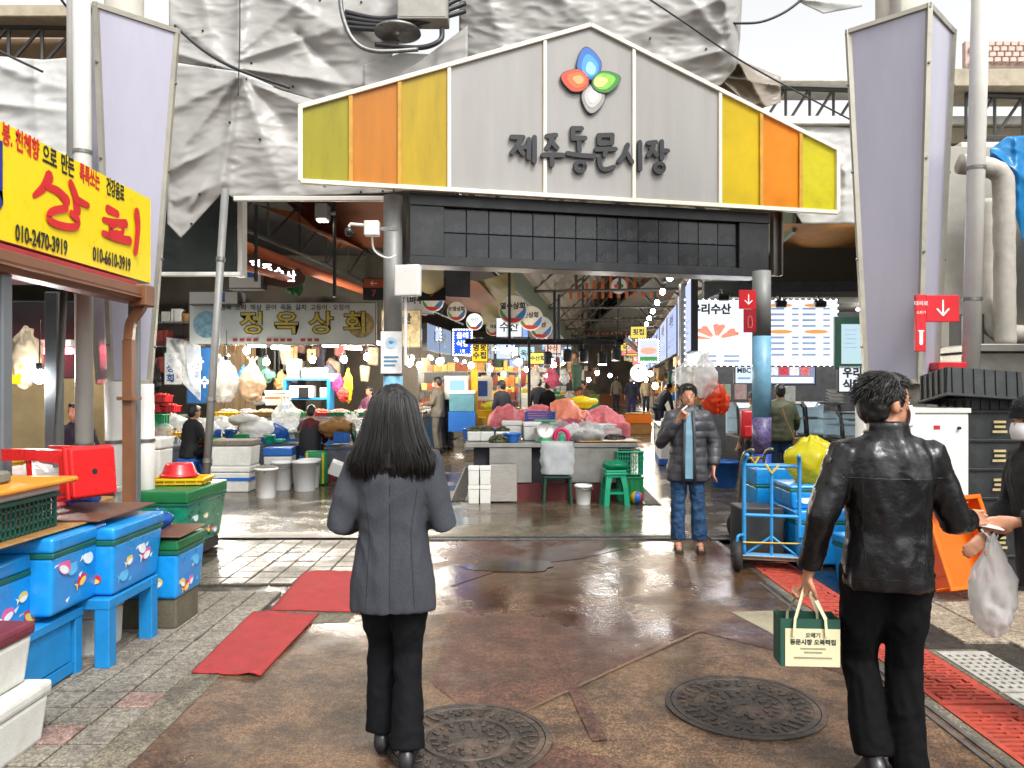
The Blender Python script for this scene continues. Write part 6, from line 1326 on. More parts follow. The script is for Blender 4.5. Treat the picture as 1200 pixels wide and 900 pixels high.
# goods racks, mostly in warm colours, lining the aisle, seen between the stalls
for k in range(9):
    sd_ = k % 2; p = Hp(8+3.4*k, (-4.4, 2.6)[sd_], 0); p.z = gz(p.y); cn = ['amber', 'cream', 'orange', 'pale blue', 'yellow'][k % 5]
    t = thing('goods_rack', cn+' goods rack filled with packets '+['behind the fish counters', 'under the menu row'][sd_]+' along the aisle', 'rack', p, HRZ, 'goods racks along the aisle'); cc = [pm('packet '+c, c, .5, var=.4, scale=15) for c in (['#c98a2c', '#d8b060', '#a34a22'], ['#cfc2a4', '#b89a6a', '#e0d8c8'], ['#d06a22', '#e0a040', '#7c2f1c'], ['#7fa8bd', '#c8d4d8', '#3f6a94'], ['#d8bc30', '#e2d488', '#b0402c'])[k % 5]]
    for j in range(4): m = MB(); m.b2((-.9, -.25, .35+.5*j), (.9, .25, .38+.5*j)); m.build('board', STEEL, t)
    for s_ in (-1, 1): m = MB(); m.b2((s_*.92-.02, -.25, 0), (s_*.92+.02, .25, 2.1)); m.build('upright', STEEL, t)
    m = MB()
    for j in range(4):
        x = -.85
        while x < .75: w_ = q.uniform(.1, .24); m.cur = q.randrange(3); m.b2((x, -.22, .385+.5*j), (x+w_-.015, .1, .385+.5*j+q.uniform(.14, .4))); x += w_
    stuff(m.build('packets', cc, t))
# small tubs, trays and packets crowding the fish-stall benches
cols_ = [('white', WHTP), ('blue', BLUEP), ('green', GRNP), ('red', REDP), ('yellow', YELP), ('teal', TEAL), ('grey', BRD)]
for k in range(34):
    px = 175+q.random()*265; Y = 13.0+q.random()*1.0; p = Pt(px, 520-(Y-13)*10, Y); cn, mt = cols_[k % 7]; wh = ['near the red bucket', 'behind the foam boxes', 'around the seated vendor in checks', 'near the green bottle'][min(3, int((px-175)/66))]
    p.z = max(p.z, gz(Y)+.52)
    if k % 3 == 0: bucket(p, q.uniform(.09, .15), q.uniform(.12, .22), mt, 'small '+cn+' tub on the bench '+wh, [FISH, SHEL, SEAW][k % 3] if k % 2 else None, 'tub', False, group='tubs and trays on the benches')
    elif k % 3 == 1:
        t = crate(p, q.uniform(.25, .4), .28, q.uniform(.07, .12), mt, 'small '+cn+' tray on the bench '+wh, q.uniform(-.4, .4), 4, group='tubs and trays on the benches', name='tray'); heap(p+Vector((0, 0, .06)), (.13, .1, .05), [FISH, FISHP, SHEL, SEAW][k % 4], ['silver fish', 'pink fish', 'pale shells', 'green seaweed'][k % 4]+' in the small '+cn+' tray '+wh, 'seafood', k+200, 'seafood_heap', 24, .03)
    else: o = slab('packet', p-Vector((.12, .08, 0)), p+Vector((.12, .08, q.uniform(.05, .2))), mt, 'small '+cn+' packet on the bench '+wh, 'packet'); o['group'] = 'tubs and trays on the benches'; o.rotation_euler = (0, 0, q.uniform(-.6, .6))
# ================================================================== FRUIT-DRINK SHOP: yellow sign, gutter, interior
XS = -3.15
def ys(px, py): Y = XS*-F/(600-px); return (Y-5.2, CAM_H+(HOR-py)*Y/F-2.88)
YS = pm('yellow sign vinyl', '#f2d814', .3, var=.04, dirt=.08, dirtcol=(.5, .4, .05)); RT = pm('red sign letter', '#cf1f26', .4); 
yg = thing('shop_sign', 'large yellow shop sign with red brush letters and phone numbers', 'sign', mw=frame((XS, 5.2, 2.88), (0, 1, 0)))
m = MB(); m.b2((-2.2, -.37, -.25), (1.5, .37, -.004)); m.build('case', pm('sign case', '#8a8578', .5, .4), yg, bevel=.006)
m = MB(); m.b2((-2.195, -.365, -.0035), (1.495, .365, 0)); m.build('face', YS, yg)
for s_, px, py, mt in (('봉.', 8, 160, RT), ('천혜향', 32, 172, RT), ('으로', 58, 185.5, KT), ('만든', 79, 196, KT), ('톡톡쏘는', 105, 209, RT), ('건강음료', 135, 224, KT)):
    u, v = ys(px, py); text(s_, mt, yg, u, v, .003, .15, .001, .004, .6 if len(s_) < 4 else .5)
for s_, px, py in (('010-2470-3919', 49, 283), ('010-6610-3919', 131, 305)): u, v = ys(px, py); text(s_, KT, yg, u, v, .0075, .15, .001, .003, .62)
u, v = ys(-22, 210); text('영', pm('navy sign letter', '#1c2c8c', .4), yg, u, v, .003, .5, .001, .02)
def brush(st, w):
    m = MB()
    for i, (pts, wv) in enumerate(st): stroke(m, [ys(x/3, y/3) for x, y in pts], [a*w for a in wv], .003+.0019*i, .0015, 4)
    m.build('brush_letter', RT, yg)
brush([([(172, 622), (150, 660), (118, 688)], (1.3, .5)), ([(160, 655), (200, 672), (232, 705)], (.6, 1.2)), ([(246, 645), (262, 690), (268, 738)], (.9, 1.3)), ([(262, 700), (306, 722)], (.9, .6)),
       ([(228, 732), (180, 742), (166, 768), (200, 790), (258, 798), (270, 775), (246, 750)], (.75, .75))], .072)
brush([([(378, 735), (412, 752)], (1, .8)), ([(362, 772), (400, 782), (440, 786)], (.6, 1.0)), ([(402, 790), (384, 802), (396, 818), (425, 820), (430, 804)], (.6, .6)), ([(408, 820), (410, 838)], (.8, .8)), ([(358, 818), (400, 835), (452, 846)], (.6, 1.0)), ([(476, 748), (480, 800), (472, 885)], (1.2, .9))], .074)
BRN = pm('brown painted gutter', '#7c5236', .42, var=.1, dirt=.25)
gt = thing('roof_gutter', 'brown metal gutter with downspout under the yellow sign', 'gutter', (XS+.02, 0, 0))
m = MB(); m.loft([[Vector((x, y, z)) for x, z in ((-.12, 2.31), (.02, 2.31), (.07, 2.37), (.07, 2.44), (-.12, 2.44))] for y in (2.8, 6.45)]); m.build('trough', BRN, gt, bevel=.006)
m = MB(); m.b2((.03, 2.8, 2.345), (.078, 6.452, 2.36)); m.build('bead', BRN, gt)
m = MB(); m.b2((-.6, 2.8, 2.445), (.05, 6.3, 2.475)); m.build('red_flashing', pm('red flashing', '#a92a33', .5), gt, disp=None)
m = MB(); P_ = catmull([(.02, 6.42, 2.4), (.03, 6.44, 2.3), (-.05, 6.42, 2.15), (-.06, 6.4, 2.0)], 4); m.tube(P_, .05, 4); m.tube([(-.06, 6.4, 2.0), (-.06, 6.4, 0)], .055, 4); m.build('downspout', BRN, gt)
m = MB(); m.b2((-.04, 6.34, 2.28), (.11, 6.5, 2.46)); m.build('hopper', BRN, gt, bevel=.012)
for z in (.6, 1.5): m = MB(); m.b2((-.13, 6.33, z), (.01, 6.47, z+.03)); m.build('clamp', BRN, gt)
GPO = pm('slate grey post', '#6d7478', .5, .3, var=.1, dirt=.3)
for k, (x, y, w, l) in enumerate(((-3.22, 6.55, .08, 'square slate grey post beside the brown downspout'), (-3.2, 4.8, .1, 'square slate grey post at the fruit crates'), (-4.2, 7.05, .12, 'thick grey pillar with pasted stickers in the shop'))):
    slab('shop_post', (x-w/2, y-w/2, 0), (x+w/2, y+w/2, 2.44 if k < 2 else 2.48), GPO, l, 'post')
m = MB(); m.cyl((0, 0, 0), (.1, 0, 2.5), .03, n=12); o = m.build('shop_pole', POSTG, smooth=True); o.location = (-3.95, 6.6, 0); tag(o, 'thin round grey pole in the shop entrance', 'pole')
slab('shop_roof', (-8.2, 2.6, 2.5), (-3.35, 6.7, 2.6), pm('dark shop roof', '#2c2a29', .8), 'dark flat roof of the fruit drink shop', 'roof')
slab('shop_upper_wall', (-8.2, 2.6, 2.6), (-3.5, 6.6, 3.2), pm('dark fascia', '#242628', .7), 'dark box wall above the shop roof', 'wall')
slab('shop_wall', (-8.2, 2.6, -.05), (-8.1, 9.6, 2.5), pm('cream shop wall', '#7d6e4e', .7, var=.15), 'cream rear wall of the fruit drink shop', 'wall')
slab('shop_wall', (-8.1, 9.5, -.05), (-4.6, 9.6, 2.5), pm('cream shop wall', '#7d6e4e', .7, var=.15), 'cream end wall of the shop with switch boxes', 'wall')
slab('switch_box', (-5.35, 9.44, 1.6), (-5.2, 9.5, 1.72), GPO, 'grey switch box on the cream wall', 'switch')
slab('switch_box', (-5.45, 9.44, 1.9), (-5.38, 9.5, 2.05), WPL, 'small white switch on the cream wall', 'switch')
slab('dark_screen', (-6.5, 7.9, 1.7), (-4.5, 7.95, 2.5), BLK, 'black screen board above the red neon tube', 'board')
table((-6.4, 7.3, 0), (-4.6, 8.0, .95), FOAM, 'white shop counter under the red neon tube', WPL)
table((-5.6, 6.2, 0), (-3.5, 6.9, .72), WPL, 'white table heaped with bags beside the pole', WPL)
NEON = em('red neon tube', (1, .08, .12), 10)
tube_light((-5.6, 7.6, 1.97), (-4.35, 7.6, 1.97), 'red neon tube light over the white shop counter', 12, .035, NEON, None, (1, .15, .2))
bulb(46, 441, 7.0, 'bright bulb in the fruit drink shop', .06, BULBW, 28, .4, (1, .95, .9), group=None)
bulb(82, 392, 8.8, 'small warm bulb near the cream wall', .045, BULBE, 20, .2, group=None)
bag(Pt(30, 452, 7.4), (.14, .1, .28), pm('beige apron', '#a3967e', .8), 'beige apron hanging in the shop', 101, False, hang=True, name='apron', cat='apron')
slab('price_sign', Pt(12, 450, 7.3)-Vector((.03, 0, 0)), Pt(22, 425, 7.3)+Vector((.03, .02, 0)), YELP, 'yellow price sign hanging in the shop', 'sign')
crate((-4.75, 7.0, .73), .5, .4, .22, YELP, 'yellow crate with black print in the shop', 0)
bag((-4.6, 6.5, .73), (.3, .2, .12), PNKB, 'pink bag lying on the white table', 102, False)
bag((-4.1, 6.55, .73), (.3, .2, .11), MLK, 'milky bag lying on the white table', 103, False)
crate((-4.15, 6.0, .5), .5, .35, .15, GRNP, 'green tray in front of the white table'); foam_box((-4.2, 6.0, 0), .7, .45, .48, 'white foam box under the green tray')
foam_box((-3.75, 7.9, .6), .4, .3, .5, 'white carton beside the grey pillar')
table((-4.1, 7.6, 0), (-3.4, 8.3, .6), pm('brown board', '#8d7458', .7), 'small brown table beside the grey pillar', WOOD)

# ---- coolers wrapped in fish pattern
BW = pm('blue fish wrap', '#1690dc', .3, var=.16, scale=5, coat=.3, bump=.35, bscale=11, dirt=.2, dirtcol=(.02, .16, .36))
BWL = pm('blue fish wrap lid', '#1887d0', .3, var=.2, scale=6, coat=.3, bump=.4, bscale=13, dirt=.25, dirtcol=(.02, .14, .32))
GTR = pm('dark green lid band', '#155b4c', .35)
DEC = [pm('fish print red', '#d22a3a', .4), pm('fish print yellow', '#e3c55a', .4), pm('fish print white', '#d8e6ea', .4), pm('fish print pink', '#e0629a', .4), pm('fish print pale blue', '#5ab6e6', .4)]
def fish_print(parent, mtx, s, kind, seed):
    """flat printed cartoon fish: body, belly and tail as thin shapes"""
    q = random.Random(seed); a, b = [(0, 1), (2, 2), (3, 2), (4, 4), (1, 2)][kind]
    body = [(s*.5*math.cos(2*math.pi*i/14), s*.36*math.sin(2*math.pi*i/14)) for i in range(14)]
    m = MB(); m.prism(body, .0012, 0); r_ = m.build('fish_print', DEC[a], parent); r_.matrix_local = mtx
    m = MB(); m.prism([(x*.75, y*.5-s*.14) for x, y in body], .001, .0013); m.build('belly', DEC[b], r_)
    m = MB(); m.add([(-s*.42, 0, .0008), (-s*.8, s*.28, .0008), (-s*.68, 0, .0008), (-s*.8, -s*.28, .0008)], [(0, 1, 2, 3)]); m.build('tail', DEC[b], r_)
    m = MB(); m.add([(-s*.1, s*.34, .0009), (s*.2, s*.33, .0009), (-s*.05, s*.55, .0009)], [(0, 1, 2)]); m.build('fin', DEC[b], r_)
def cooler(x1, y0, y1, z0, z1, label, seed, dx=.46, wrap=None, lid=None, sides='xy', prints=6, rz=0):
    w, l, h = dx, y1-y0, z1-z0; t = thing('foam_cooler', label, 'cooler', (x1-dx/2, (y0+y1)/2, z0), rz)
    lh = .24
    m = MB(); m.box((0, 0, h*(1-lh)/2), (w, l, h*(1-lh)), taper=.9); bd = m.build('body', wrap or BW, t, bevel=.028, segs=4, smooth=True)
    m = MB(); m.box((0, 0, h*(1-lh)+.006), (w*1.015, l*1.015, .03)); m.build('lid_band', GTR, t, bevel=.006)
    m = MB(); m.box((0, 0, h-h*lh/2+.01), (w*1.02, l*1.02, h*lh-.02)); m.build('lid', lid or BWL, t, bevel=.02, segs=3, smooth=True)
    q = random.Random(seed); k = .95
    for i in range(prints):
        z = h*(.12+.5*q.random()); s = q.uniform(.075, .12)
        if i % 3 != 2:
            y = (-.38+.76*(i+.5)/prints+q.uniform(-.03, .03))*l*.82; off = w/2*(.9+.1*z/(h*(1-lh)))+.0015
            mt = Matrix.Translation((off, y, z)) @ Matrix.Rotation(R(90), 4, 'Z') @ Matrix.Rotation(R(90)-.05*w, 4, 'X') @ Matrix.Rotation(q.uniform(-.5, .5), 4, 'Z')
        else:
            x = q.uniform(-.22, .25)*w; off = -l/2*(.9+.1*z/(h*(1-lh)))-.0015
            mt = Matrix.Translation((x, off, z)) @ Matrix.Rotation(R(90), 4, 'X') @ Matrix.Rotation(q.uniform(-.5, .5), 4, 'Z')
        fish_print(t, mt, s, (i+seed) % 5, i)
    for i in range(3):
        y = q.uniform(-.36, .36)*l; z = h*(.1+.5*q.random()); off = w/2*(.9+.1*z/(h*(1-lh)))+.001; m = MB()
        for j in range(5): stroke(m, [(0, 0), (.012*j-.02, .03), (.03*j-.06, .06+.01*(j % 2))], .006, .0003*j, .0003, 3)
        o = m.build('coral_print', DEC[2 if i else 4], t); o.matrix_local = Matrix.Translation((off, y, z)) @ Matrix.Rotation(R(90), 4, 'Z') @ Matrix.Rotation(R(90)-.05*w, 4, 'X')
    return t
cooler(-2.5, 3.62, 4.2, .32, .74, 'blue fish patterned cooler beneath the green orange basket', 1)
cooler(-2.38, 3.98, 4.5, .4, .82, 'blue fish patterned cooler with pink fish beside the basket end', 2, .5)
cooler(-2.28, 4.4, 5.02, .4, .8, 'blue fish patterned cooler on the blue trestle under the red stool', 3, .5)
cooler(-2.2, 5.06, 5.5, .2, .6, 'small blue fish patterned cooler with green lid on a stone block', 4, .42, None, pm('green wrap lid', '#1d6a3c', .35, bump=.3, bscale=14))
t = slab('stone_block', (-2.6, 5.1, 0), (-2.23, 5.46, .2), pm('mossy stone', '#5c5746', .8, var=.3, scale=8, bump=.5, dirt=.5), 'mossy stone block under the small cooler', 'block')
bt = thing('trestle', 'blue painted wooden trestle under the patterned cooler', 'trestle', (-2.54, 4.68, 0))
for sx in (-1, 1):
    for sy in (-1, 1): m = MB(); m.box((sx*.2, sy*.26, .17), (.085, .085, .34)); m.build('leg', BLUE, bt, bevel=.005)
for sy in (-1, 1): m = MB(); m.box((0, sy*.26, .365), (.49, .09, .06)); m.build('rail', BLUE, bt, bevel=.005)
for sx in (-1, 1): m = MB(); m.box((sx*.2, 0, .364), (.085, .43, .058)); m.build('rail', BLUE, bt, bevel=.005)
foam_box((-2.6, 4.72, .0), .26, .34, .3, 'dirty white foam box tucked under the blue trestle')
bt = thing('bench_cabinet', 'blue painted bench with panelled side under the coolers', 'bench', (-2.72, 3.95, 0))
m = MB(); m.box((0, 0, .34), (.58, .82, .05)); m.build('top', BLUE, bt, bevel=.005)
for sx in (-1, 1):
    for sy in (-1, 1): m = MB(); m.box((sx*.25, sy*.37, .157), (.07, .07, .314)); m.build('leg', BLUE, bt, bevel=.005)
m = MB(); m.box((.262, -.02, .2), (.02, .66, .22)); m.build('side_panel', BLUE, bt); m = MB(); m.box((.262, 0, .05), (.03, .66, .06)); m.build('lower_rail', BLUE, bt)
m = MB(); m.box((0, -.38, .18), (.42, .02, .26)); m.build('end_panel', BLUE, bt)
# big green wrapped chest
GW = pm('green blue wrap', '#167a5c', .3, var=.5, scale=9, coat=.3, bump=.3, bscale=12, dirt=.3, dirtcol=(.03, .2, .35))
cooler(-2.96, 7.0, 7.95, .1, .66, 'big green and blue wrapped chest on the wet tiles', 6, .95, GW, pm('green wrap lid', '#1d6a3c', .35, bump=.3, bscale=14), prints=7)
m = MB(); m.b2((-.42, -.4, 0), (.42, .4, .1)); o = m.build('pallet', pm('dark pallet', '#2f2a25', .8)); o.location = (-3.43, 7.47, 0); tag(o, 'dark low pallet under the green wrapped chest', 'pallet')
crate((-3.25, 7.55, .67), .5, .36, .06, YELP, 'yellow tray on the green wrapped chest', .1); basin((-3.27, 7.55, .735), .17, .13, REDP, 'upturned red basin on the yellow tray', True)
bucket((-3.98, 8.15, .28), .2, .36, REDP, 'tall red bucket standing on the brown basin', None, 'bucket', False); basin((-3.98, 8.15, 0), .25, .28, pm('brown plastic', '#7a3a2c', .4), 'upturned brown basin under the red bucket', True)
basin((-3.7, 8.6, 0), .3, .3, pm('beige plastic', '#b59a80', .5), 'beige basin behind the green wrapped chest')
# boards, basket with oranges, stool
for k, (a, b, l, mt) in enumerate((((-2.92, 3.55, .825), (-2.42, 4.75, .838), 'worn plywood sheet laid over the coolers', WOOD), ((-2.86, 4.35, .84), (-2.34, 5.05, .852), 'dark plywood sheet under the red stool', pm('dark plywood', '#5e3b2a', .5, var=.3, scale=5, stretch=(1, 6, 1), dirt=.4)), ((-2.62, 5.02, .62), (-2.18, 5.5, .635), 'small plywood sheet on the green lidded cooler', pm('dark plywood', '#5e3b2a', .5, var=.3, scale=5)))):
    o = slab('plywood_sheet', a, b, mt, l, 'board'); o.rotation_euler = (0, R(1.0*(k-1)), R(2*(k-1)))
crate((-2.72, 3.92, .842), .42, .62, .19, pm('dark green basket', '#1d5145', .45), 'dark green mesh basket of oranges under the orange board', 0, 5, 4, name='basket')
q = random.Random(3); om = MB(); om.ell((0, 0, 0), (.036, .036, .034), 14, 9); ome = om.mesh('orange', smooth=True); ome.materials.append(pm('orange peel', '#e0761a', .45, bump=.3, bscale=150))
for i in range(4):
    for j in range(7):
        for kk in range(2):
            if kk == 0 and 0 < i < 3 and 0 < j < 6: continue
            o = obj('orange', ome); o.location = (-2.86+.085*i+q.uniform(-.005, .005)+.01*kk, 3.68+.08*j+q.uniform(-.004, .004), .893+.065*kk); tag(o, 'small orange packed in the dark green mesh basket', 'orange', 'oranges in the green basket')
slab('foam_slab', (-2.97, 3.58, 1.035), (-2.5, 4.25, 1.075), FOAM, 'white foam slab between the basket and orange board', 'slab')
slab('board', (-3.0, 3.55, 1.077), (-2.44, 4.33, 1.108), pm('orange board', '#d98a2a', .5, var=.15, scale=4, stretch=(6, 1, 1)), 'orange wooden board on top of the basket', 'board')
m = MB(); m.box((0, 0, .03), (.3, .2, .065)); o = m.build('stone_slab', pm('grey stone', '#6d7064', .8, var=.2, scale=12, bump=.5), bevel=.015, disp=fold(3, .012, 8)); o.location = (-2.75, 3.9, 1.112); tag(o, 'flat grey stone weighting the orange board', 'stone')
zv = Vector((.9, -.42, .1)).normalized(); xv = Vector((0, 0, 1)).cross(zv).normalized(); yv = zv.cross(xv)
mw = Matrix((xv, yv, zv)).transposed().to_4x4() @ Matrix.Rotation(R(0), 4, 'Z'); mw.translation = Vector((-3.02, 4.84, 1.045))
stool((0, 0, 0), .37, .58, pm('red stool plastic', '#cc1f22', .28, var=.1, coat=.3, dirt=.08), 'red plastic stool lying on its side on the coolers', 0, mw)
basin((-3.1, 5.2, .8), .22, .16, REDP, 'red basin behind the overturned red stool', True); table((-3.5, 5.0, 0), (-2.95, 5.7, .8), WOOD, 'small wooden table behind the coolers', WOOD)
bag((-2.9, 5.15, .8), (.12, .1, .09), film('blue film', '#2a66b8', .9), 'blue plastic film behind the red stool', 108, False)
bag((-2.45, 5.3, .64), (.1, .1, .06), film('blue film', '#2a66b8', .9), 'blue plastic bundle on the small cooler', 109, False)
# foam boxes by the street
foam_box((-2.38, 3.06, 0), .52, .92, .27, 'large dirty white foam box on the tiles beside the blue bench'); t = foam_box((-2.46, 3.06, .272), .54, .9, .27, 'white foam box with dark pink lid on the larger box', .0, pm('maroon rubber lid', '#6e2b39', .6, bump=.3, dirt=.4))

# ================================================================== RIGHT SIDE PROPS
BT_ = pm('blue tube steel', '#2f8fce', .35, .1, var=.12, dirt=.25, dirtcol=(.25, .15, .1))
def handtruck(loc, rz, label, mat, w=.42, h=1.0, tilt=.1, wheels=True):
    t = thing('hand_truck', label, 'hand truck', loc, rz); r_ = .018
    def L(x, y, z): return Vector((x, y-tilt*z, z))
    for s in (-1, 1):
        m = MB(); m.tube(catmull([L(s*w/2, 0, .12), L(s*w/2, 0, .5), L(s*w/2, 0, h-.12), L(s*(w/2-.01), -.05, h-.02), L(s*(w/2-.02), -.14, h)], 4), r_, 8); m.build('upright', mat, t, smooth=True)
    m = MB(); m.tube([L(0, 0, .13), L(0, 0, h-.1)], r_*.8, 8); m.build('centre_rail', mat, t)
    for z in (.13, .48, h-.1): m = MB(); m.tube([L(-w/2, 0, z), L(w/2, 0, z)], r_*.9, 8); m.build('crossbar', mat, t)
    for s in (-1, 1): m = MB(); m.tube([L(0, 0, .3), L(s*w/2*.9, 0, .14)], r_*.6, 6); m.build('brace', mat, t)
    m = MB(); m.b2((-w/2-.02, .0, .085), (w/2+.02, .26, .098)); tp = m.build('toe_plate', pm('rusty plate', '#8d7a66', .6, .4, var=.4, scale=9, dirt=.6, dirtcol=(.25, .1, .03)), t)
    if wheels:
        for s in (-1, 1):
            m = MB(); m.lathe([(.05, -.03), (.1, -.04), (.13, -.025), (.132, 0), (.13, .025), (.1, .04), (.05, .03)], 24); wl = m.build('wheel', pm('black tyre', '#1d1c1b', .7, bump=.4, bscale=60, dirt=.4), t, smooth=True); wl.matrix_local = Matrix.Translation((s*(w/2+.06), -.08, .132)) @ Matrix.Rotation(R(90), 4, 'Y')
            m = MB(); m.lathe([(.06, -.034), (.065, .034)], 16); m.build('rim', mat, wl)
        m = MB(); m.tube([(-w/2-.06, -.08, .132), (w/2+.06, -.08, .132)], .012, 6); m.build('axle', STEEL, t)
        for s in (-1, 1): m = MB(); m.tube(catmull([L(s*w/2, 0, .3), (s*(w/2+.06), -.1, .3), (s*(w/2+.06), -.08, .14)], 3), .012, 6); m.build('fender', mat, t)
    m = MB(); m.tube([L(-w/2-.01, -.02, .24), L(w/2+.01, -.02, .25)], .008, 5); m.build('cord', pm('yellow cord', '#c9a63a', .7), t); m = MB(); m.tube([L(-.05, -.02, h-.09), L(.0, -.03, h-.16), L(.06, -.02, h-.09)], .012, 5); m.build('tie', YELP, t)
    return t
handtruck((2.28, 6.75, 0), R(-14), 'blue tubular hand truck with black tyres in front of patterned coolers', BT_, .46, 1.02, .02)
handtruck((2.55, 8.35, 0), R(25), 'grey metal hand truck behind the man on the phone', pm('aluminium tube', '#8e8878', .35, .7, dirt=.4), .3, .95, .12)
slab('storage_box', (2.1, 7.05, 0), (2.5, 7.4, .5), BLKP, 'dark box loaded behind the blue hand truck', 'box')
cooler(3.05, 6.9, 7.5, 0, .5, 'blue fish patterned cooler behind the hand truck', 8, .5); cooler(2.98, 6.95, 7.45, .502, .72, 'shallow blue fish patterned box stacked on the cooler', 9, .46, prints=4)
cooler(3.2, 5.95, 6.45, 0, .4, 'blue fish patterned cooler beside the man in leather', 10, .5, rz=.1); cooler(2.95, 7.7, 8.2, 0, .8, 'tall blue fish patterned cooler behind the yellow bag', 11, .5)
bag((2.82, 7.2, .73), (.23, .2, .2), YLB, 'big yellow plastic bag on the patterned coolers', 120, False, amp=.25)
t = thing('cabinet', 'white metal cabinet behind the man in the leather jacket', 'cabinet', (3.5, 6.45, 0)); m = MB(); m.b2((-.3, -.25, .06), (.19, .25, 1.4)); m.build('body', pm('white enamel', '#d6d7d5', .35, var=.04, dirt=.12), t, bevel=.01); m = MB(); m.b2((-.31, -.262, 1.402), (.2, .26, 1.44)); m.build('top', WPL, t); m = MB(); m.b2((-.285, -.258, .1), (.175, -.2505, 1.38)); d_ = m.build('door', pm('white enamel', '#d6d7d5', .35), t)
m = MB(); m.lathe([(.012, 0), (.012, .02)], 12); o = m.build('knob', BLK, d_); o.matrix_local = Matrix.Translation((.1, -.259, 1.28)) @ Matrix.Rotation(R(90), 4, 'X'); m = MB(); m.b2((-.1, -.262, 1.27), (-.05, -.2585, 1.3)); m.build('sticker', REDP, d_)
GP = pm('gold print', '#b9a878', .5)
for k in range(6):
    t = crate((3.99, 6.5, .237*k), .54, .4, .236, BLKP, ['black crate with gold print, lowest of the stack', 'black crate with gold print, second from the floor', 'black crate with gold print, third from the floor', 'black crate with gold print, fourth from the floor', 'black crate with gold print, fifth from the floor', 'black crate with gold print, topmost upright one'][k], 0, 0, group='stacked black crates')
    m = MB()
    for j, w_ in enumerate((.06, .045, .05)): m.b2((.0-w_, -.221, .05+.04*j), (w_, -.2195, .07+.04*j))
    m.build('print_lines', GP, t)
crate((0, 0, 0), .62, .42, .24, BLKP, 'black crate lying tilted on top of the stack', 0, 7, mw=Matrix.Translation((3.84, 6.45, 1.72)) @ Matrix.Rotation(R(4), 4, 'Y') @ Matrix.Rotation(R(170), 4, 'X'))
crate((3.95, 6.5, 1.423), .5, .38, .1, BLKP, 'shallow black crate under the tilted one', .1, 6)
crate((0, 0, 0), .46, .66, .22, pm('orange crate plastic', '#f07a14', .35, var=.08, trans=.35, dirt=.1), 'orange plastic crate leaning upright against the cabinet', 0, 5, mw=Matrix.Translation((3.42, 6.02, .36)) @ Matrix.Rotation(R(8), 4, 'Z') @ Matrix.Rotation(R(-4), 4, 'Y') @ Matrix.Rotation(R(68), 4, 'X'))
# right wall, ducts, hood
DW = pm('stained pale wall', '#a7a296', .8, var=.15, scale=2, bump=.2, dirt=.5, dirtcol=(.22, .19, .15))
slab('building_wall', (4.7, 9.2, -.05), (12, 9.4, 4.5), DW, 'stained pale wall behind the ducts', 'wall')
slab('building_wall', (6.4, 2, -.05), (6.6, 9.2, 4.4), DW, 'stained pale side wall beyond the black crates', 'wall')
slab('exhaust_hood', (4.55, 7.5, 1.42), (6.2, 8.3, 1.95), INOX, 'stainless hood box below the wrapped ducts', 'hood'); slab('hood_lip', (4.45, 7.42, 1.952), (6.25, 8.32, 2.03), INOX, 'stainless shelf lip on the hood box', 'shelf')
slab('kitchen_cabinet', (4.6, 7.55, 0), (6.1, 8.3, 1.418), INOX, 'stainless cabinet under the hood box', 'cabinet')
LAG = pm('wrapped pipe lagging', '#b3aea3', .6, var=.12, scale=6, bump=.5, bscale=12, dirt=.4)
def duct(pts, r, l): P_ = catmull([Pt(*p) for p in pts], 8); c = P_[0].copy(); m = MB(); m.tube([p-c for p in P_], r, 16); o = m.build('wrapped_duct', LAG, smooth=True, disp=fold(r*31, .012, 9)); o.location = c; tag(o, l, 'duct')
duct([(1125, 192, 8.0), (1150, 195, 8.0), (1170, 202, 8.0), (1176, 225, 8.0), (1177, 320, 8.0), (1178, 405, 8.0)], .1, 'thick wrapped duct bending down to the hood')
duct([(1150, 235, 8.4), (1156, 300, 8.4), (1158, 360, 8.3), (1168, 388, 8.2), (1195, 392, 8.1), (1230, 392, 8.1)], .1, 'second wrapped duct curving sideways above the hood')
duct([(1140, 215, 8.5), (1143, 300, 8.5), (1140, 380, 8.5)], .06, 'thin wrapped pipe behind the thick ducts')
t = sign_box(Pt(1139, 388, 8.2), .22, .32, 'small grey outdoor unit beside the wrapped ducts', pm('grey unit', '#a9a9a2', .5), None, .2, cat='unit', name='outdoor_unit')
tarp('sky blue plastic sheet bundled over the ducts', [(1160, 175), (1180, 160), (1215, 158), (1250, 170)], [(1160, 190), (1180, 222), (1215, 330), (1250, 330)], 8.6, [((1165, 180), (1240, 240), 9, .12), ((1190, 165), (1200, 320), 8, .1)], film('sky blue film', '#2f9ad6', .93), 40, 40, 40, ncoef=.04)
slab('red_tray', Pt(1112, 430, 7.0)-Vector((.1, 0, .03)), Pt(1130, 428, 7.0)+Vector((.05, .2, .03)), REDP, 'red box behind the tilted black crate', 'box')
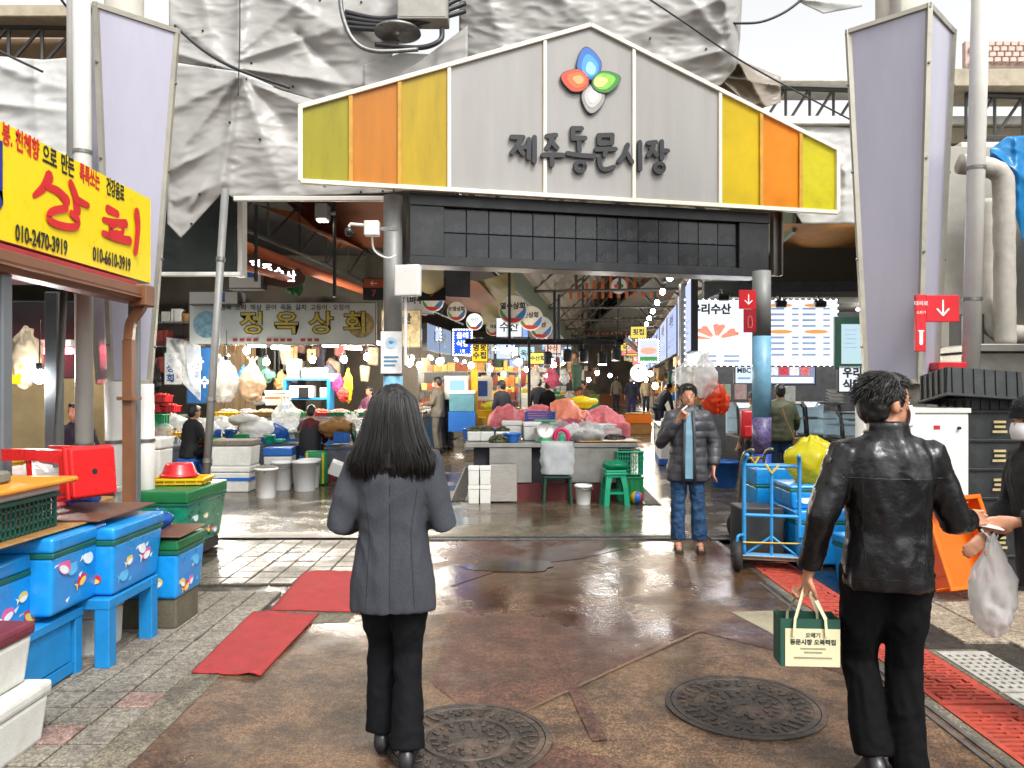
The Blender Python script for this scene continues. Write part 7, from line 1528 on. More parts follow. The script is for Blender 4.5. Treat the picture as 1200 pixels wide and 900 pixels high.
# ================================================================== PEOPLE
SKIN = pm('skin', '#b98468', .5, var=.08, scale=20); EYEW = pm('eye white', '#d8d4cc', .2); EYEB = pm('dark iris', '#1a1210', .15)
HAIRM = pm('black hair', '#0f0d0c', .42, var=.5, scale=60, stretch=(14, 14, 1), bump=.3, bscale=70, spec=.6)
MASKM = pm('white mask', '#dcdcdc', .8, var=.03)
def blob(mb_, voxel, name, mat, parent, smooth=5, disp=None):
    me = mb_.mesh(name); o = bpy.data.objects.new('tmp', me)
    r_ = o.modifiers.new('r', 'REMESH'); r_.mode = 'VOXEL'; r_.voxel_size = voxel
    s_ = o.modifiers.new('s', 'SMOOTH'); s_.factor = .5; s_.iterations = smooth
    out = bake(o); bpy.data.objects.remove(o)
    if disp:
        ns = [v.normal.copy() for v in out.vertices]
        for v, n in zip(out.vertices, ns): v.co += n*disp(v.co)
    out.polygons.foreach_set('use_smooth', [True]*len(out.polygons)); out.materials.clear(); out.name = name
    return obj(name, out, mat, parent)
def cloth(seed, amp=.008, f=7, stretch=(1, 1, .5)):
    def d(co):
        p = Vector((co.x*f*stretch[0]+seed, co.y*f*stretch[1], co.z*f*stretch[2]))
        w_ = p+.6*Vector((noise.noise(p*.7), noise.noise(p*.7+Vector((7, 0, 0))), noise.noise(p*.7+Vector((0, 7, 0)))))
        return amp*((1-abs(noise.noise(w_))*2.6)*.75+(1-abs(noise.noise(w_*2.3+Vector((4, 4, 4))))*2.6)*.45+noise.noise(p*4.1)*.3-.45)
    return d
def quilt(step, amp=.009, seed=0):
    def d(co): return amp*(.6+.8*noise.noise(co*5+Vector((3, seed, 0))))*(abs(math.sin(math.pi*(co.z+.02*noise.noise(co*6))/step))**.6-.6)+.006*noise.noise(co*14+Vector((seed, 0, 0)))+.008*(1-2*abs(noise.noise(co*6)))
    return d
def ring(c, rx, ry, n=18, tilt=None, sq=2.3):
    out = []
    for i in range(n):
        a = 2*math.pi*i/n; x = rx*math.copysign(abs(math.cos(a))**(2/sq), math.cos(a)); y = ry*math.copysign(abs(math.sin(a))**(2/sq), math.sin(a))
        p = Vector((x, y, 0)); out.append(Vector(c)+(tilt @ p if tilt is not None else p))
    return out
DEF = dict(hip=.92, lean=0, turn=0, head_yaw=0, head_pitch=0,
           kneeL=(-.1, .02, .49), ankL=(-.1, -.02, .09), kneeR=(.1, .02, .49), ankR=(.1, -.02, .09), toeL=0, toeR=0,
           elL=(-.25, -.03, 1.13), wrL=(-.26, .06, .88), elR=(.25, -.03, 1.13), wrR=(.26, .06, .88), hand='relax')
def fingers(m, wr, d, palm, curl, k, side):
    """palm and five separate fingers; d = pointing direction, palm = palm normal, curl = bend per joint"""
    d = d.normalized(); palm = (palm-d*palm.dot(d)).normalized(); lat = d.cross(palm)*side
    c = wr+d*.05*k; m.loft([ring_o(wr-d*.01, lat, palm, .026*k, .02*k), ring_o(wr+d*.03*k, lat, palm, .036*k, .017*k), ring_o(wr+d*.07*k, lat, palm, .041*k, .014*k), ring_o(wr+d*.092*k, lat, palm, .038*k, .012*k)])
    for i, (o_, ln) in enumerate(((-.03, .072), (-.01, .082), (.01, .077), (.029, .06))):
        p = wr+d*.085*k+lat*o_*k; dd = d.copy(); pts = [p-d*.01]; pts.append(p)
        for j in range(3):
            rot = Matrix.Rotation(curl*(.8+.2*j), 3, lat*-side) ; dd = (rot @ dd).normalized(); p = p+dd*ln*k*(.42, .33, .25)[j]; pts.append(p.copy())
        m.tube(pts, [.0095*k, .0095*k, .009*k, .0085*k, .007*k], 8)
    p = wr+d*.025*k-lat*.03*k; td = (d*.7-lat*.6+palm*.35).normalized(); m.tube([p, p+td*.035*k, p+td*.035*k+(d*.9+palm*.4).normalized()*.03*k, p+td*.035*k+(d*.9+palm*.5).normalized()*.052*k], [.014*k, .0115*k, .0105*k, .008*k], 8)
def ring_o(c, a, b, ra, rb, n=12): return [c+a*ra*math.cos(2*math.pi*i/n)+b*rb*math.sin(2*math.pi*i/n) for i in range(n)]
def person(label, loc, rz, H, pose, top, bottom, shoe, hair='short', near=False, topz=.8, puff=None, sex='m', mask=False, group=None, legs=True, ctop=None, cbot=None, sleeve_r=1.0, flare=0, sandals=False, hood=False, hat=None, seed=1, shirt=None):
    P = dict(DEF); P.update(pose); k = H/1.7; vx = .0085 if near else .02
    t = thing('person', label, 'person', loc, rz, group); S_ = lambda v: Vector(v)*k
    hz = P['hip']; LM_ = Matrix.Rotation(-P['lean'], 3, 'X'); hipc = Vector((0, 0, hz))
    def T(v): return (hipc+LM_ @ (Vector(v)-Vector((0, 0, .92))))*k      # torso space -> local, leaning about the hips
    w = .93 if sex == 'f' else 1.0; sh = .165*w
    # --- skin body: one continuous surface
    m = MB()
    hd = Matrix.Rotation(P['head_yaw'], 3, 'Z') @ Matrix.Rotation(-P['head_pitch'], 3, 'X'); hb = Vector((0, .012, 1.49))
    def Hd(v): return T(hb+hd @ Vector(v))
    hr_ = LM_ @ hd
    m.ell(Hd((0, .005, .115)), (.074*k, .092*k, .098*k), 20, 14, hr_); m.ell(Hd((0, .03, .06)), (.058*k, .066*k, .08*k), 18, 12, hr_); m.ell(Hd((0, .062, .02)), (.03*k, .026*k, .025*k), 12, 8, hr_)
    m.ell(Hd((0, .1, .075)), (.013*k, .018*k, .024*k), 10, 8, hr_); m.ell(Hd((0, .094, .045)), (.024*k, .008*k, .007*k), 10, 6, hr_)
    for s in (-1, 1): m.ell(Hd((s*.076, -.005, .085)), (.012*k, .02*k, .032*k), 10, 8, hr_)
    m.tube([T((0, -.005, 1.4)), T((0, 0, 1.5)), Hd((0, .0, .05))], [.06*k, .052*k, .05*k], 12)
    m.loft([ring(T((0, 0, z)), rx*w*k*.9, ry*k*.9, 16, LM_) for z, rx, ry in ((.86, .15, .1), (.95, .155, .105), (1.05, .14, .095), (1.28, .16, .105), (1.38, .165, .1), (1.44, .1, .08))])
    for s, el, wr in ((-1, 'elL', 'wrL'), (1, 'elR', 'wrR')):
        A, B, Cc = T((s*sh, 0, 1.38)), T(P[el]), T(P[wr]); m.tube([A, A.lerp(B, .5), B, B.lerp(Cc, .4), Cc], [.05*k, .044*k, .038*k, .036*k, .025*k], 10)
        dr = (Cc-B); pn = Vector((-s, .1, 0)) if P['hand'] != 'up' or s < 0 else Vector((-.3, -1, .2)); fingers(m, Cc, dr, pn, P.get('curlL' if s < 0 else 'curlR', .35), k, s)
    for s, kn, an in ((-1, 'kneeL', 'ankL'), (1, 'kneeR', 'ankR')):
        A, B, Cc = Vector((s*.085, 0, hz-.02))*k, S_(P[kn]), S_(P[an]); m.tube([A, A.lerp(B, .5), B, B.lerp(Cc, .35), Cc], [.075*k, .062*k, .048*k, .048*k, .034*k], 10)
        f_ = Vector((0, math.cos(P['toeL' if s < 0 else 'toeR']), math.sin(P['toeL' if s < 0 else 'toeR']))); m.tube([Cc-Vector((0, .035, .03))*k, Cc+(f_*.06-Vector((0, 0, .035)))*k, Cc+(f_*.15-Vector((0, 0, .06)))*k], [.038*k, .036*k, .025*k], 10)
    blob(m, vx*.75, 'body', SKIN, t, 3)
    for s in (-1, 1):
        if near or not mask:
            m = MB(); m.ell(Hd((s*.03, .077, .098)), (.013*k, .011*k, .008*k), 10, 8, hr_); e = m.build('eye', EYEW, t, smooth=True)
            m = MB(); m.ell(Hd((s*.03, .086, .098)), (.006*k, .004*k, .006*k), 10, 6, hr_); m.build('iris', EYEB, e, smooth=True)
            m = MB(); m.ell(Hd((s*.03, .083, .118)), (.02*k, .007*k, .004*k), 8, 6, hr_); m.build('eyebrow', HAIRM, t)
    if mask:
        m = MB(); m.grid(lambda u, v: Hd((.066*math.sin((u-.5)*2.6), .012+.098*math.cos((u-.5)*2.1)+.012*math.sin(v*math.pi), .0+.088*v)), 14, 10); o = m.build('mask', MASKM, t, smooth=True); so = o.modifiers.new('thick', 'SOLIDIFY'); so.thickness = .003; so.offset = 1
        m = MB()
        for s in (-1, 1): m.tube([Hd((s*.064, .035, .07)), Hd((s*.082, .0, .085)), Hd((s*.08, -.02, .09))], .0018*k, 5)
        m.build('ear_loop', MASKM, o)
    # --- trousers
    hemz = P.get('hem', .11)
    if legs:
        m = MB(); seat = [(hz-.07, .145, .11), (hz, .165, .118), (hz+.08, .155, .108), (hz+.12, .145, .1)]
        m.loft([ring(Vector((0, -.01, z))*k, rx*w*k, ry*k) for z, rx, ry in seat])
        for s, kn, an in ((-1, 'kneeL', 'ankL'), (1, 'kneeR', 'ankR')):
            A, B, Cc = Vector((s*.083, -.005, hz-.02))*k, S_(P[kn]), S_(P[an]); D = B.lerp(Cc, 1.0 if hemz < .1 else .95)
            m.tube([A, A.lerp(B, .35), A.lerp(B, .75), B, B.lerp(D, .35), B.lerp(D, .75), D], [(.1+P.get('thigh', 0))*k, (.092+P.get('thigh', 0))*k, (.078+P.get('thigh', 0)*.6)*k, (.07*P.get('lw', 1)+flare*.2)*k, (.068*P.get('lw', 1)+flare*.5)*k, (.064*P.get('lw', 1)+flare)*k, (.066*P.get('lw', 1)+flare*1.25)*k], 14)
        blob(m, vx*1.0, 'trousers', bottom, t, 5, cbot or cloth(seed, .006 if near else .01, 9, (1, 1, .8)))
    # --- top garment with sleeves
    m = MB(); pf = puff or 0; zt = topz
    prof = [(zt, .172+pf+P.get('hemw', 0), .122+pf), (max(zt+.03, .82), .176+pf+P.get('hemw', 0)*.7, .128+pf), (max(zt+.05, .95), .172+pf, .127+pf), (1.06, .158+pf, .118+pf), (1.18, .165+pf, .122+pf), (1.29, .182+pf, .125+pf), (1.375, .182+pf*.7, .112+pf*.6), (1.42, .148+pf*.4, .095+pf*.4), (1.455, .085, .078), (1.475, .075, .07)]
    m.loft([ring(T((0, -.005, z)), rx*w*k, ry*k, 22, LM_) for z, rx, ry in prof])
    if P.get('collar'): m.loft([ring(T((0, -.008, z)), rx*k, ry*k, 22, LM_) for z, rx, ry in ((1.43, .1, .088), (1.47, .083, .078), (1.51, .078, .074))])
    for s, el, wr in ((-1, 'elL', 'wrL'), (1, 'elR', 'wrR')):
        A, B, Cc = T((s*(sh-.005), -.005, 1.37)), T(P[el]), T(P[wr]); E = B.lerp(Cc, .9); r_ = sleeve_r; q = pf*.9
        q = pf*.5; m.tube([T((s*.08, 0, 1.38)), A, A.lerp(B, .45), B, B.lerp(E, .5), E], [.07*k, (.07+q*.6)*r_*k, (.06+q)*r_*k, (.052+q)*r_*k, (.047+q)*r_*k, (.04+q*.8)*r_*k], 14)
    blob(m, vx*1.05, 'top', top, t, 5, ctop or cloth(seed+3, .009 if near else .012, 7))
    # --- shoes
    for s, an in ((-1, 'ankL'), (1, 'ankR')):
        Cc = S_(P[an]); a = P['toeL' if s < 0 else 'toeR']; f_ = Vector((0, math.cos(a), math.sin(a))); u_ = Vector((0, -math.sin(a), math.cos(a))); m = MB()
        base = Cc-u_*.088*k
        for yy, wd, zz, hh in ((0, 0, 0, 0),): pass
        if sandals:
            m.loft([[base+f_*y*k+Vector((x*wd*k, 0, 0))+u_*(z)*k for x, z in ((-1, .0), (1, .0), (1, .022), (-1, .022))] for y, wd in ((-.07, .03), (-.04, .038), (.06, .044), (.14, .046), (.2, .03))]); sh_ = m.build('sandal', shoe, t)
            m = MB(); m.grid(lambda u, v: base+f_*(.05+.07*v)*k+Vector((math.cos(math.pi*u)*.048*k, 0, 0))+u_*(.02+.05*math.sin(math.pi*u))*k, 8, 3); m.build('strap', shoe, sh_, smooth=True)
        else:
            m.loft([[base+f_*y*k+Vector((wd*k*math.cos(b), 0, 0))+u_*(max(0, .5+.5*math.sin(b)))*h*k for b in [2*math.pi*i/12 for i in range(12)]] for y, wd, h in ((-.075, .02, .05), (-.06, .036, .1), (0, .04, .12), (.06, .042, .085), (.13, .046, .06), (.18, .04, .05), (.2, .02, .035))])
            m.build('shoe', shoe, t, smooth=True)
    # --- hair
    m = MB(); q = random.Random(seed)
    if hair in ('short', 'bun', 'pony'):
        m.ell(Hd((0, -.012, .135)), (.085*k, .1*k, .092*k), 20, 14, hr_); m.ell(Hd((0, -.05, .085)), (.075*k, .06*k, .085*k), 16, 12, hr_); m.ell(Hd((0, .05, .18)), (.06*k, .045*k, .03*k), 14, 10, hr_)
        for s in (-1, 1): m.ell(Hd((s*.06, -.005, .12)), (.024*k, .055*k, .05*k), 10, 8, hr_)
        if hair == 'bun': m.ell(Hd((0, -.11, .14)), .04*k, 12, 10)
        if hair == 'pony': m.tube([Hd((0, -.09, .16)), Hd((0, -.15, .14)), Hd((.01, -.16, .04)), Hd((.02, -.14, -.04))], [.025*k, .035*k, .03*k, .012*k], 10)
        o = blob(m, .008 if near else .016, 'hair', HAIRM, t, 2, lambda co: .007*noise.noise(co*38)+.006*noise.noise(co*17))
        if near:
            m = MB()
            for i in range(1000):
                th = q.uniform(0, 6.28); ph = q.uniform(.05, 1.75); d_ = Vector((math.sin(ph)*math.cos(th), math.sin(ph)*math.sin(th), math.cos(ph)))
                if d_.y > .35 and d_.z < .45: continue
                a = Vector((d_.x*.084, d_.y*.1-.015, d_.z*.094+.132)); tg = (Vector((0, -.6 if d_.y < .3 else .8, -1))-d_*Vector((0, 0, -1)).dot(d_)).normalized()+Vector((q.uniform(-.3, .3), q.uniform(-.3, .3), 0))
                m.tube([Hd(a), Hd(a+tg*.02+d_*.006), Hd(a+tg*.045+d_*q.uniform(-.004, .007))], [.0022*k, .0019*k, .0005*k], 4)
            stuff(m.build('hair_strands', HAIRM, o, smooth=True))
    if hair == 'long':
        m.ell(Hd((0, -.008, .13)), (.094*k, .11*k, .1*k), 22, 16, hr_)
        secs = [(.16, .09, .1, -.02), (.1, .104, .1, -.03), (.03, .118, .095, -.045), (-.04, .138, .085, -.06), (-.095, .16, .075, -.075), (-.145, .17, .06, -.088), (-.175, .158, .04, -.095)]
        rings = []
        for z, rx, ry, cy_ in secs[:-1]:
            rings.append([Hd((rx*math.cos(a), cy_+(ry*math.sin(a) if math.sin(a) < 0 else .35*ry*math.sin(a)), z)) for a in [2*math.pi*i/24 for i in range(24)]])
        m.loft(rings); o = blob(m, .009, 'hair', HAIRM, t, 3, lambda co: .010*noise.noise(Vector((co.x*34, co.y*34, co.z*3)))+.006*noise.noise(Vector((co.x*80, co.y*80, co.z*5))))
        m = MB()
        for i in range(1900):
            th = q.uniform(R(178), R(362)) if i % 6 else q.uniform(0, 6.28); u0 = q.uniform(-.2, .5)
            pts = []; ca, sa = math.cos(th), math.sin(th); wob = q.uniform(-.03, .03); ln = q.uniform(.72, 1.04)-.05*abs(ca); out = q.uniform(.97, 1.07) if i % 12 else q.uniform(1.05, 1.16)
            for j in range(7):
                f_ = j/6*ln
                zz = .225-.43*f_; 
                if zz > .13: c0 = math.sqrt(max(0, 1-((zz-.13)/.1)**2)); rx, ry, cy_ = .095*c0, .112*c0, -.008
                else:
                    for (za, ra, ya, ca_), (zb, rb, yb, cb_) in zip(secs, secs[1:]):
                        if zb <= zz <= za: g = (za-zz)/(za-zb); rx, ry, cy_ = ra+(rb-ra)*g, ya+(yb-ya)*g, ca_+(cb_-ca_)*g; break
                    else: rx, ry, cy_ = secs[-1][1]*.97, secs[-1][2], secs[-1][3] if zz < 0 else -.01
                yv = ry*sa if sa < 0 else .35*ry*sa
                pts.append(Hd((rx*ca*out+wob*f_, cy_+yv*out, zz)))
            rr_ = q.uniform(.0012, .0026)*k; m.tube(pts, [rr_]*6+[rr_*.3], 4)
        stuff(m.build('hair_strands', HAIRM, o, smooth=True))
    if hat:
        m = MB(); m.ell(Hd((0, -.005, .155)), (.092*k, .108*k, .085*k), 18, 12, hr_); o = blob(m, vx*.8, 'cap', hat, t, 3)
        m = MB(); m.loft([ring(Hd((0, 0, z)), .097*k, .112*k, 20, hr_) for z in (.11, .14)]); m.build('cap_band', hat, o)
    t['_Hd'] = 0; del t['_Hd']
    return t, T, Hd, k
from mathutils.bvhtree import BVHTree
def seams(o, lines, mat, rad=.0022, name='seam'):
    """stitched seams: polylines laid on the garment's rear surface"""
    me = o.data; bv = BVHTree.FromPolygons([v.co for v in me.vertices], [p.vertices for p in me.polygons])
    for ln in lines:
        pts = []
        for (x0, z0), (x1, z1) in zip(ln, ln[1:]):
            for i in range(14):
                f_ = i/13; h_ = bv.ray_cast(Vector((x0+(x1-x0)*f_, -1, z0+(z1-z0)*f_)), Vector((0, 1, 0)))
                if h_[0]: pts.append(h_[0]+Vector((0, rad*.35, 0)))
        if len(pts) > 3: m = MB(); m.tube(pts, rad, 5); m.build(name, mat, o)
# ---- fabrics
WOOL = pm('charcoal wool coat', '#404248', .95, var=.16, scale=110, bump=.3, bscale=240, spec=.15)
BLKT = pm('black stretch trousers', '#101114', .85, var=.3, scale=30, bump=.1, spec=.15)
LEA = pm('black leather', '#0e0e10', .3, var=.25, scale=14, bump=.2, bscale=55, rvar=.12, spec=.45)
PUFF = pm('dark grey puffer', '#3a3b3f', .5, var=.15, scale=20, bump=.15, bscale=60); JEAN = pm('blue denim', '#2b4666', .85, var=.45, scale=9, bump=.2, bscale=200, spec=.2)
OLV = pm('olive puffer', '#4f533d', .55, var=.12); BSHOE = pm('black shoe', '#17171a', .35)
# ---- walking woman
t, T, Hd, k = person('woman with long black hair in charcoal coat walking towards the market', (-.51, 3.3, 0), R(2), 1.6,
    dict(kneeL=(-.072, .12, .5), ankL=(-.06, .1, .1), kneeR=(.066, .03, .49), ankR=(.07, -.06, .085), toeL=-.1, thigh=.002, lw=.86, elL=(-.238, -.03, 1.08), wrL=(-.18, .2, 1.07), elR=(.233, -.03, 1.08), wrR=(.18, .2, 1.07), hemw=.03, hem=.08, curlL=.6, curlR=.6),
    WOOL, BLKT, BSHOE, 'long', True, .7, .008, 'f', flare=.018, sleeve_r=1.1, ctop=lambda co: cloth(4, .009, 5, (1, 1, .5))(co)-.006*math.exp(-(co.x/.006)**2)*(1 if co.y < -.05 and co.z < 1.25 else 0), seed=4)
seams([c for c in t.children if c.name.startswith('top')][0], [[(0, .68), (0, 1.2)], [(-.1, .68), (-.085, 1.0), (-.11, 1.18)], [(.1, .68), (.085, 1.0), (.11, 1.18)]], pm('dark seam', '#202226', .9))
m = MB(); m.box((0, 0, 0), (.16, .11, .012), Matrix.Rotation(.5, 3, 'X')); o = m.build('folder', pm('dark folder', '#1c1b20', .4), bevel=.003); o.location = Vector((-.51, 3.3, 0))+T((-.17, .27, 1.1)); tag(o, 'small dark folder held by the walking woman', 'folder')
# coat seams
# ---- man in leather jacket
ml, ry = Vector((1.5, 3.08, 0)), R(-8)
t, T, Hd, k = person('man in black leather jacket and mask walking with a tote bag', ml, ry, 1.65,
    dict(head_yaw=R(-72), kneeL=(-.075, .1, .5), ankL=(-.06, -.02, .14), toeL=-.45, kneeR=(.085, .05, .49), ankR=(.085, -.01, .09), elL=(-.275, -.05, 1.12), wrL=(-.3, .03, .87), elR=(.275, .02, 1.1), wrR=(.42, .24, 1.08), collar=1, hem=.08, curlL=.95, curlR=.5),
    LEA, pm('black wool trousers', '#0d0d0f', .9, var=.3, scale=60, spec=.12), BSHOE, 'short', True, .83, .004, mask=True, sleeve_r=1.08, ctop=lambda co: cloth(9, .011, 5.5, (1, 1, .38))(co)+cloth(3, .0028, 14, (1, 1, .6))(co), cbot=cloth(5, .009, 8, (1, 1, .6)), seed=9, flare=.008)
seams([c for c in t.children if c.name.startswith('top')][0], [[(-.19, 1.25), (.19, 1.25)], [(-.19, .86), (.19, .86)], [(-.11, .87), (-.12, 1.24)], [(.11, .87), (.12, 1.24)]], pm('leather seam', '#060607', .5), .0025)
MR = Matrix.Rotation(ry, 3, 'Z')
hw = ml+MR @ T((-.305, .05, .775))
t = thing('tote_bag', 'cream and green printed tote bag in the hand of the leather jacket man', 'bag', (hw.x, hw.y, 0), R(-4))
CRM = pm('cream nonwoven', '#d5cba6', .8, var=.06, bump=.15, bscale=120); DGR = pm('dark green nonwoven', '#1f4a3c', .8, var=.1)
zt_, zb_ = .665, .47
m = MB(); m.loft([[Vector((x*.118, y*.055, z)) for x, y in ((-1, -1), (1, -1), (1, 1), (-1, 1))] for z in (zb_, zt_)], cap=False); m.add([(-.118, -.055, zb_), (.118, -.055, zb_), (.118, .055, zb_), (-.118, .055, zb_)], [(0, 1, 2, 3)]); bd = m.build('bag_body', DGR, t)
m = MB(); m.b2((-.1, -.0575, zb_+.002), (.117, -.0555, zt_-.04)); fp = m.build('front_panel', CRM, bd)
for y in (-.059, .05):
    for s in (-1, 1): m = MB(); m.tube([(s*.065, y, zt_-.07), (s*.06, y, zt_), (s*.02, (y+.004)*.4, .76), (s*.005, 0, .79)], .013, 4, flat=.22); m.build('strap', CRM, t)
for s_, z, sz, off in (('오메기', .598, .022, .0005), ('동문시장 오복떡집', .57, .024, .0008),):
    q_ = obj('lettering', text_me(s_, sz, .0005, off), pm('print ink', '#2c3a33', .7), fp); q_.matrix_local = Matrix.Translation((.01, -.0585, z)) @ Matrix.Rotation(R(90), 4, 'X')
for j, (z, w_) in enumerate(((.545, .05), (.53, .035), (.508, .075))): m = MB(); m.b2((.01-w_, -.0592, z-.003), (.01+w_, -.0577, z+.003)); m.build('print_line', pm('faint print', '#8d8a70', .7), fp)
# ---- woman at the frame edge
me_, er = Vector((2.54, 3.6, 0)), R(86)
t, T, Hd, k = person('woman in black coat, cap and mask holding a white carrier bag', me_, er, 1.56,
    dict(head_yaw=R(12), head_pitch=-.1, lean=.14, kneeL=(-.1, -.04, .49), ankL=(-.1, -.12, .09), kneeR=(.1, -.04, .49), ankR=(.1, -.12, .09), elL=(-.24, .02, 1.12), wrL=(-.16, .25, 1.12), elR=(.22, .05, 1.12), wrR=(.12, .27, 1.0), hemw=.03, collar=1),
    pm('black wool coat', '#16171a', .85, var=.2, scale=120, bump=.3, bscale=200), BLKT, BSHOE, 'short', True, .72, .025, 'f', True, hat=pm('dark knit cap', '#1b1b1e', .9, bump=.5, bscale=120), seed=12, sleeve_r=1.15)
ME = Matrix.Rotation(er, 3, 'Z'); h1 = me_+ME @ T((.13, .33, .98)); bag((h1.x+.07, h1.y-.05, .42), (.095, .08, .2), film('white carrier film', '#f2f2f0', .86), 'white carrier bag hanging from the hand of the woman in black', 130, True, hang=True, amp=.12)
h2 = me_+ME @ T((-.14, .34, 1.12)); m = MB(); m.box((0, 0, 0), (.16, .06, .006)); o = m.build('leaflet', WHTP); o.location = (h2.x-.06, h2.y-.02, h2.z); o.rotation_euler = (.2, .2, .2); tag(o, 'white leaflet passing between the leather man and the woman', 'leaflet')
# ---- man on the phone
mp, pr_ = Vector((1.74, 7.6, 0)), R(172)
t, T, Hd, k = person('man in dark grey puffer jacket and jeans with hand at his mouth', mp, pr_, 1.63,
    dict(elR=(.27, .04, 1.1), wrR=(.1, .17, 1.36), elL=(-.27, -.02, 1.1), wrL=(-.25, .08, .86), kneeL=(-.1, .02, .49), ankL=(-.12, 0, .09), ankR=(.1, .0, .09), collar=1, hand='up', curlR=.9, hemw=.03),
    PUFF, JEAN, pm('dark sandal', '#2a2522', .6), 'short', True, .72, .018, sandals=True, ctop=quilt(.085), cbot=cloth(8, .012, 8, (1, 1, 1)), flare=.012, seed=15, sleeve_r=1.1)
m = MB(); m.loft([[T((x, y, z)) for x, y in ((-.05, .14), (.045, .14), (.045, .165), (-.05, .165))] for z in (.75, 1.05, 1.2)]+[[T((x, y, 1.42)) for x, y in ((-.03, .1), (.03, .1), (.03, .12), (-.03, .12))]]); m.build('shirt_front', pm('blue shirt', '#6d93a6', .8), t, bevel=.004)
m = MB()
for s in (-1, 1): m.tube([T((s*.055, .168, .7)), T((s*.055, .17, 1.0)), T((s*.05, .166, 1.2)), T((s*.04, .125, 1.44))], .015, 8)
m.build('jacket_edge', PUFF, t, smooth=True)
hh = mp+Matrix.Rotation(pr_, 3, 'Z') @ T((.05, .19, 1.47)); m = MB(); m.box((0, 0, 0), (.012, .012, .07), Matrix.Rotation(.9, 3, 'Y')); o = m.build('cigarette', WHTP); o.location = hh; tag(o, 'white stick held to the mouth of the man in grey', 'cigarette')
# ---- others
def far(label, px, py, H, rz, pose, top, bot, hair='short', Y=None, **kw):
    p = Gd(px, py) if Y is None else Vector(((px-600)/F*Y, Y, gz(Y))); return person(label, p, R(rz), H, pose, top, bot, BSHOE, hair, **kw)
NAVY = pm('navy cloth', '#1c2333', .8); GREY = pm('warm grey cloth', '#6c665d', .8, var=.15); 
far('man in olive puffer jacket standing at the display fridge', 914, 575, 1.66, -5, dict(elR=(.27, .08, 1.12), wrR=(.3, .22, .98)), OLV, JEAN, puff=.035, ctop=quilt(.09), topz=.8, Y=11.9, near=False, seed=21)
p_ = Vector(((938-600)/F*11.6, 11.6, 0)); t = thing('shoulder_bag', 'tan shoulder bag at the hip of the man in olive', 'bag', (p_.x, 11.6, .62)); m = MB(); m.box((0, 0, .12), (.22, .08, .24)); m.build('pouch', pm('tan leather', '#8a6a48', .5), t, bevel=.02); m = MB(); m.tube([(-.1, 0, .24), (-.2, .05, .5), (-.25, .1, .7)], .012, 6); m.build('strap', pm('tan leather', '#8a6a48', .5), t)
far('woman with ponytail in sage top behind the purple flowered post', 884, 580, 1.55, 25, {}, pm('sage knit', '#6c7a63', .85), pm('dark trousers', '#1d1d22', .8), 'pony', Y=11.3, sex='f', seed=22)
p_ = Vector(((876-600)/F*11.1, 11.1, 0)); t = thing('backpack', 'red backpack on the woman with the ponytail', 'bag', (p_.x, 11.08, .88)); m = MB(); m.box((0, 0, .2), (.22, .14, .42)); m.build('pack', REDP, t, bevel=.05, segs=3, smooth=True); m = MB(); m.box((0, -.075, .1), (.16, .03, .16)); m.build('pocket', REDP, t, bevel=.015)
far('man in grey suit and mask standing before the ice counter', 513, 535, 1.74, 75, dict(elR=(.25, .05, 1.13), wrR=(.2, .25, 1.12), elL=(-.25, .05, 1.12), wrL=(-.18, .28, 1.1)), GREY, GREY, Y=17.6, mask=True, seed=23, puff=.02)
far('person in navy jacket behind the man in grey', 523, 535, 1.7, 60, {}, NAVY, NAVY, Y=18.3, seed=24)
far('vendor in navy bending over the ice chest', 772, 515, 1.66, -62, dict(lean=.55, elR=(.2, .2, 1.15), wrR=(.15, .42, 1.0), elL=(-.2, .2, 1.15), wrL=(-.15, .42, 1.0), hip=.9), NAVY, NAVY, Y=21.5, seed=25)
far('person in dark clothes far along the main aisle', 740, 495, 1.7, 170, {}, NAVY, pm('indigo apron', '#262a5c', .8), Y=31, seed=26, mask=True)
far('person in pale coat at the far end of the aisle', 722, 485, 1.65, 10, {}, GREY, NAVY, Y=38, seed=27)
far('shopper in beige far along the main aisle', 757, 485, 1.65, 190, {}, pm('beige coat', '#9a8b72', .8), NAVY, Y=35, seed=36)
far('vendor in dark jacket and cap behind the pink covers', 588, 500, 1.66, 40, {}, NAVY, NAVY, Y=17.5, hat=NAVY, seed=28, mask=True)
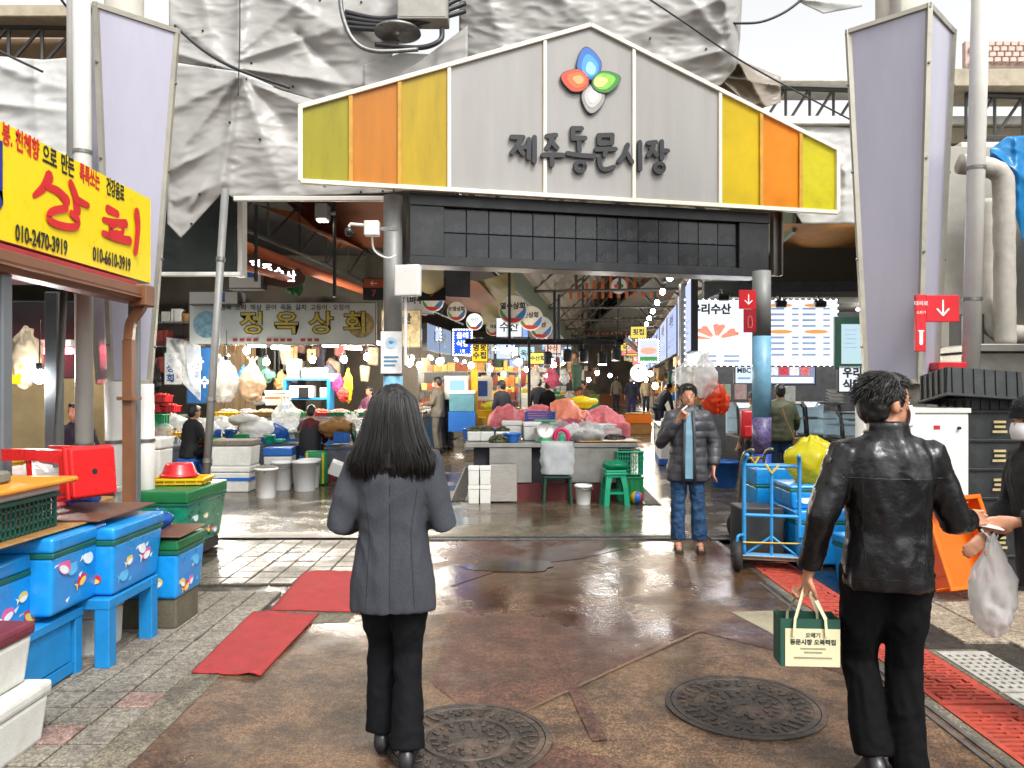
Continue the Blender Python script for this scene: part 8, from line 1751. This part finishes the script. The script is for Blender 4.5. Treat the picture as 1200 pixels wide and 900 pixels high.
far('shopper in navy behind the goods tables', 632, 500, 1.66, -10, {}, NAVY, NAVY, Y=22, seed=29)
far('shopper with bobbed hair in black behind the goods tables', 642, 500, 1.6, -30, {}, BLKT, BLKT, Y=20.5, seed=30, sex='f', hair='bun')
far('vendor in brown under the lamp rail', 685, 500, 1.55, 120, {}, pm('brown cloth', '#5e4632', .8), NAVY, Y=24, seed=31)
far('vendor in pink flowered top behind the fish counter', 433, 545, 1.55, 150, dict(elR=(.25, .1, 1.1), wrR=(.15, .3, 1.0)), pm('pink flowered cloth', '#7c4a63', .8, var=.7, scale=30), pm('pink apron', '#c8549a', .7), Y=16.3, sex='f', seed=32)
SITP = dict(hip=.56, kneeL=(-.13, .42, .54), ankL=(-.13, .42, .1), kneeR=(.13, .42, .54), ankR=(.13, .42, .1), elL=(-.25, .12, 1.12), wrL=(-.15, .33, 1.05), elR=(.25, .12, 1.12), wrR=(.15, .33, 1.05), lean=.12)
CHK = pm('red black check', '#5a2029', .85, var=.9, scale=22)
t, T, Hd, k = far('seated vendor in black vest over red checks seen from behind', 363, 560, 1.62, -4, SITP, CHK, CHK, Y=13.35, sex='f', seed=33, puff=.02)
m = MB(); m.loft([ring(T((0, -.005, z)), rx*k, ry*k, 22) for z, rx, ry in ((.8, .2, .16), (1.0, .2, .162), (1.2, .2, .16), (1.34, .185, .135), (1.4, .15, .115))], cap=False); m.build('vest', pm('black quilted vest', '#1d1d22', .7, bump=.3, bscale=25), t, smooth=True)
far('seated vendor in black among bags beside the leaning pole', 222, 560, 1.66, -35, SITP, pm('black jacket', '#17181c', .8), BLKT, Y=12.6, seed=34)
for px, Y, l in ((363, 13.35, 'low stool under the vendor in red checks'), (222, 12.6, 'low stool under the vendor in black')): stool(((px-600)/F*Y, Y, gz(Y)), .36, .44, BLUEP, l)
far('shopkeeper with black hair sitting inside the fruit drink shop', 90, 560, 1.6, 170, dict(hip=.75), NAVY, NAVY, Y=8.6, seed=35)
bpy.data.scenes.remove(TMP)
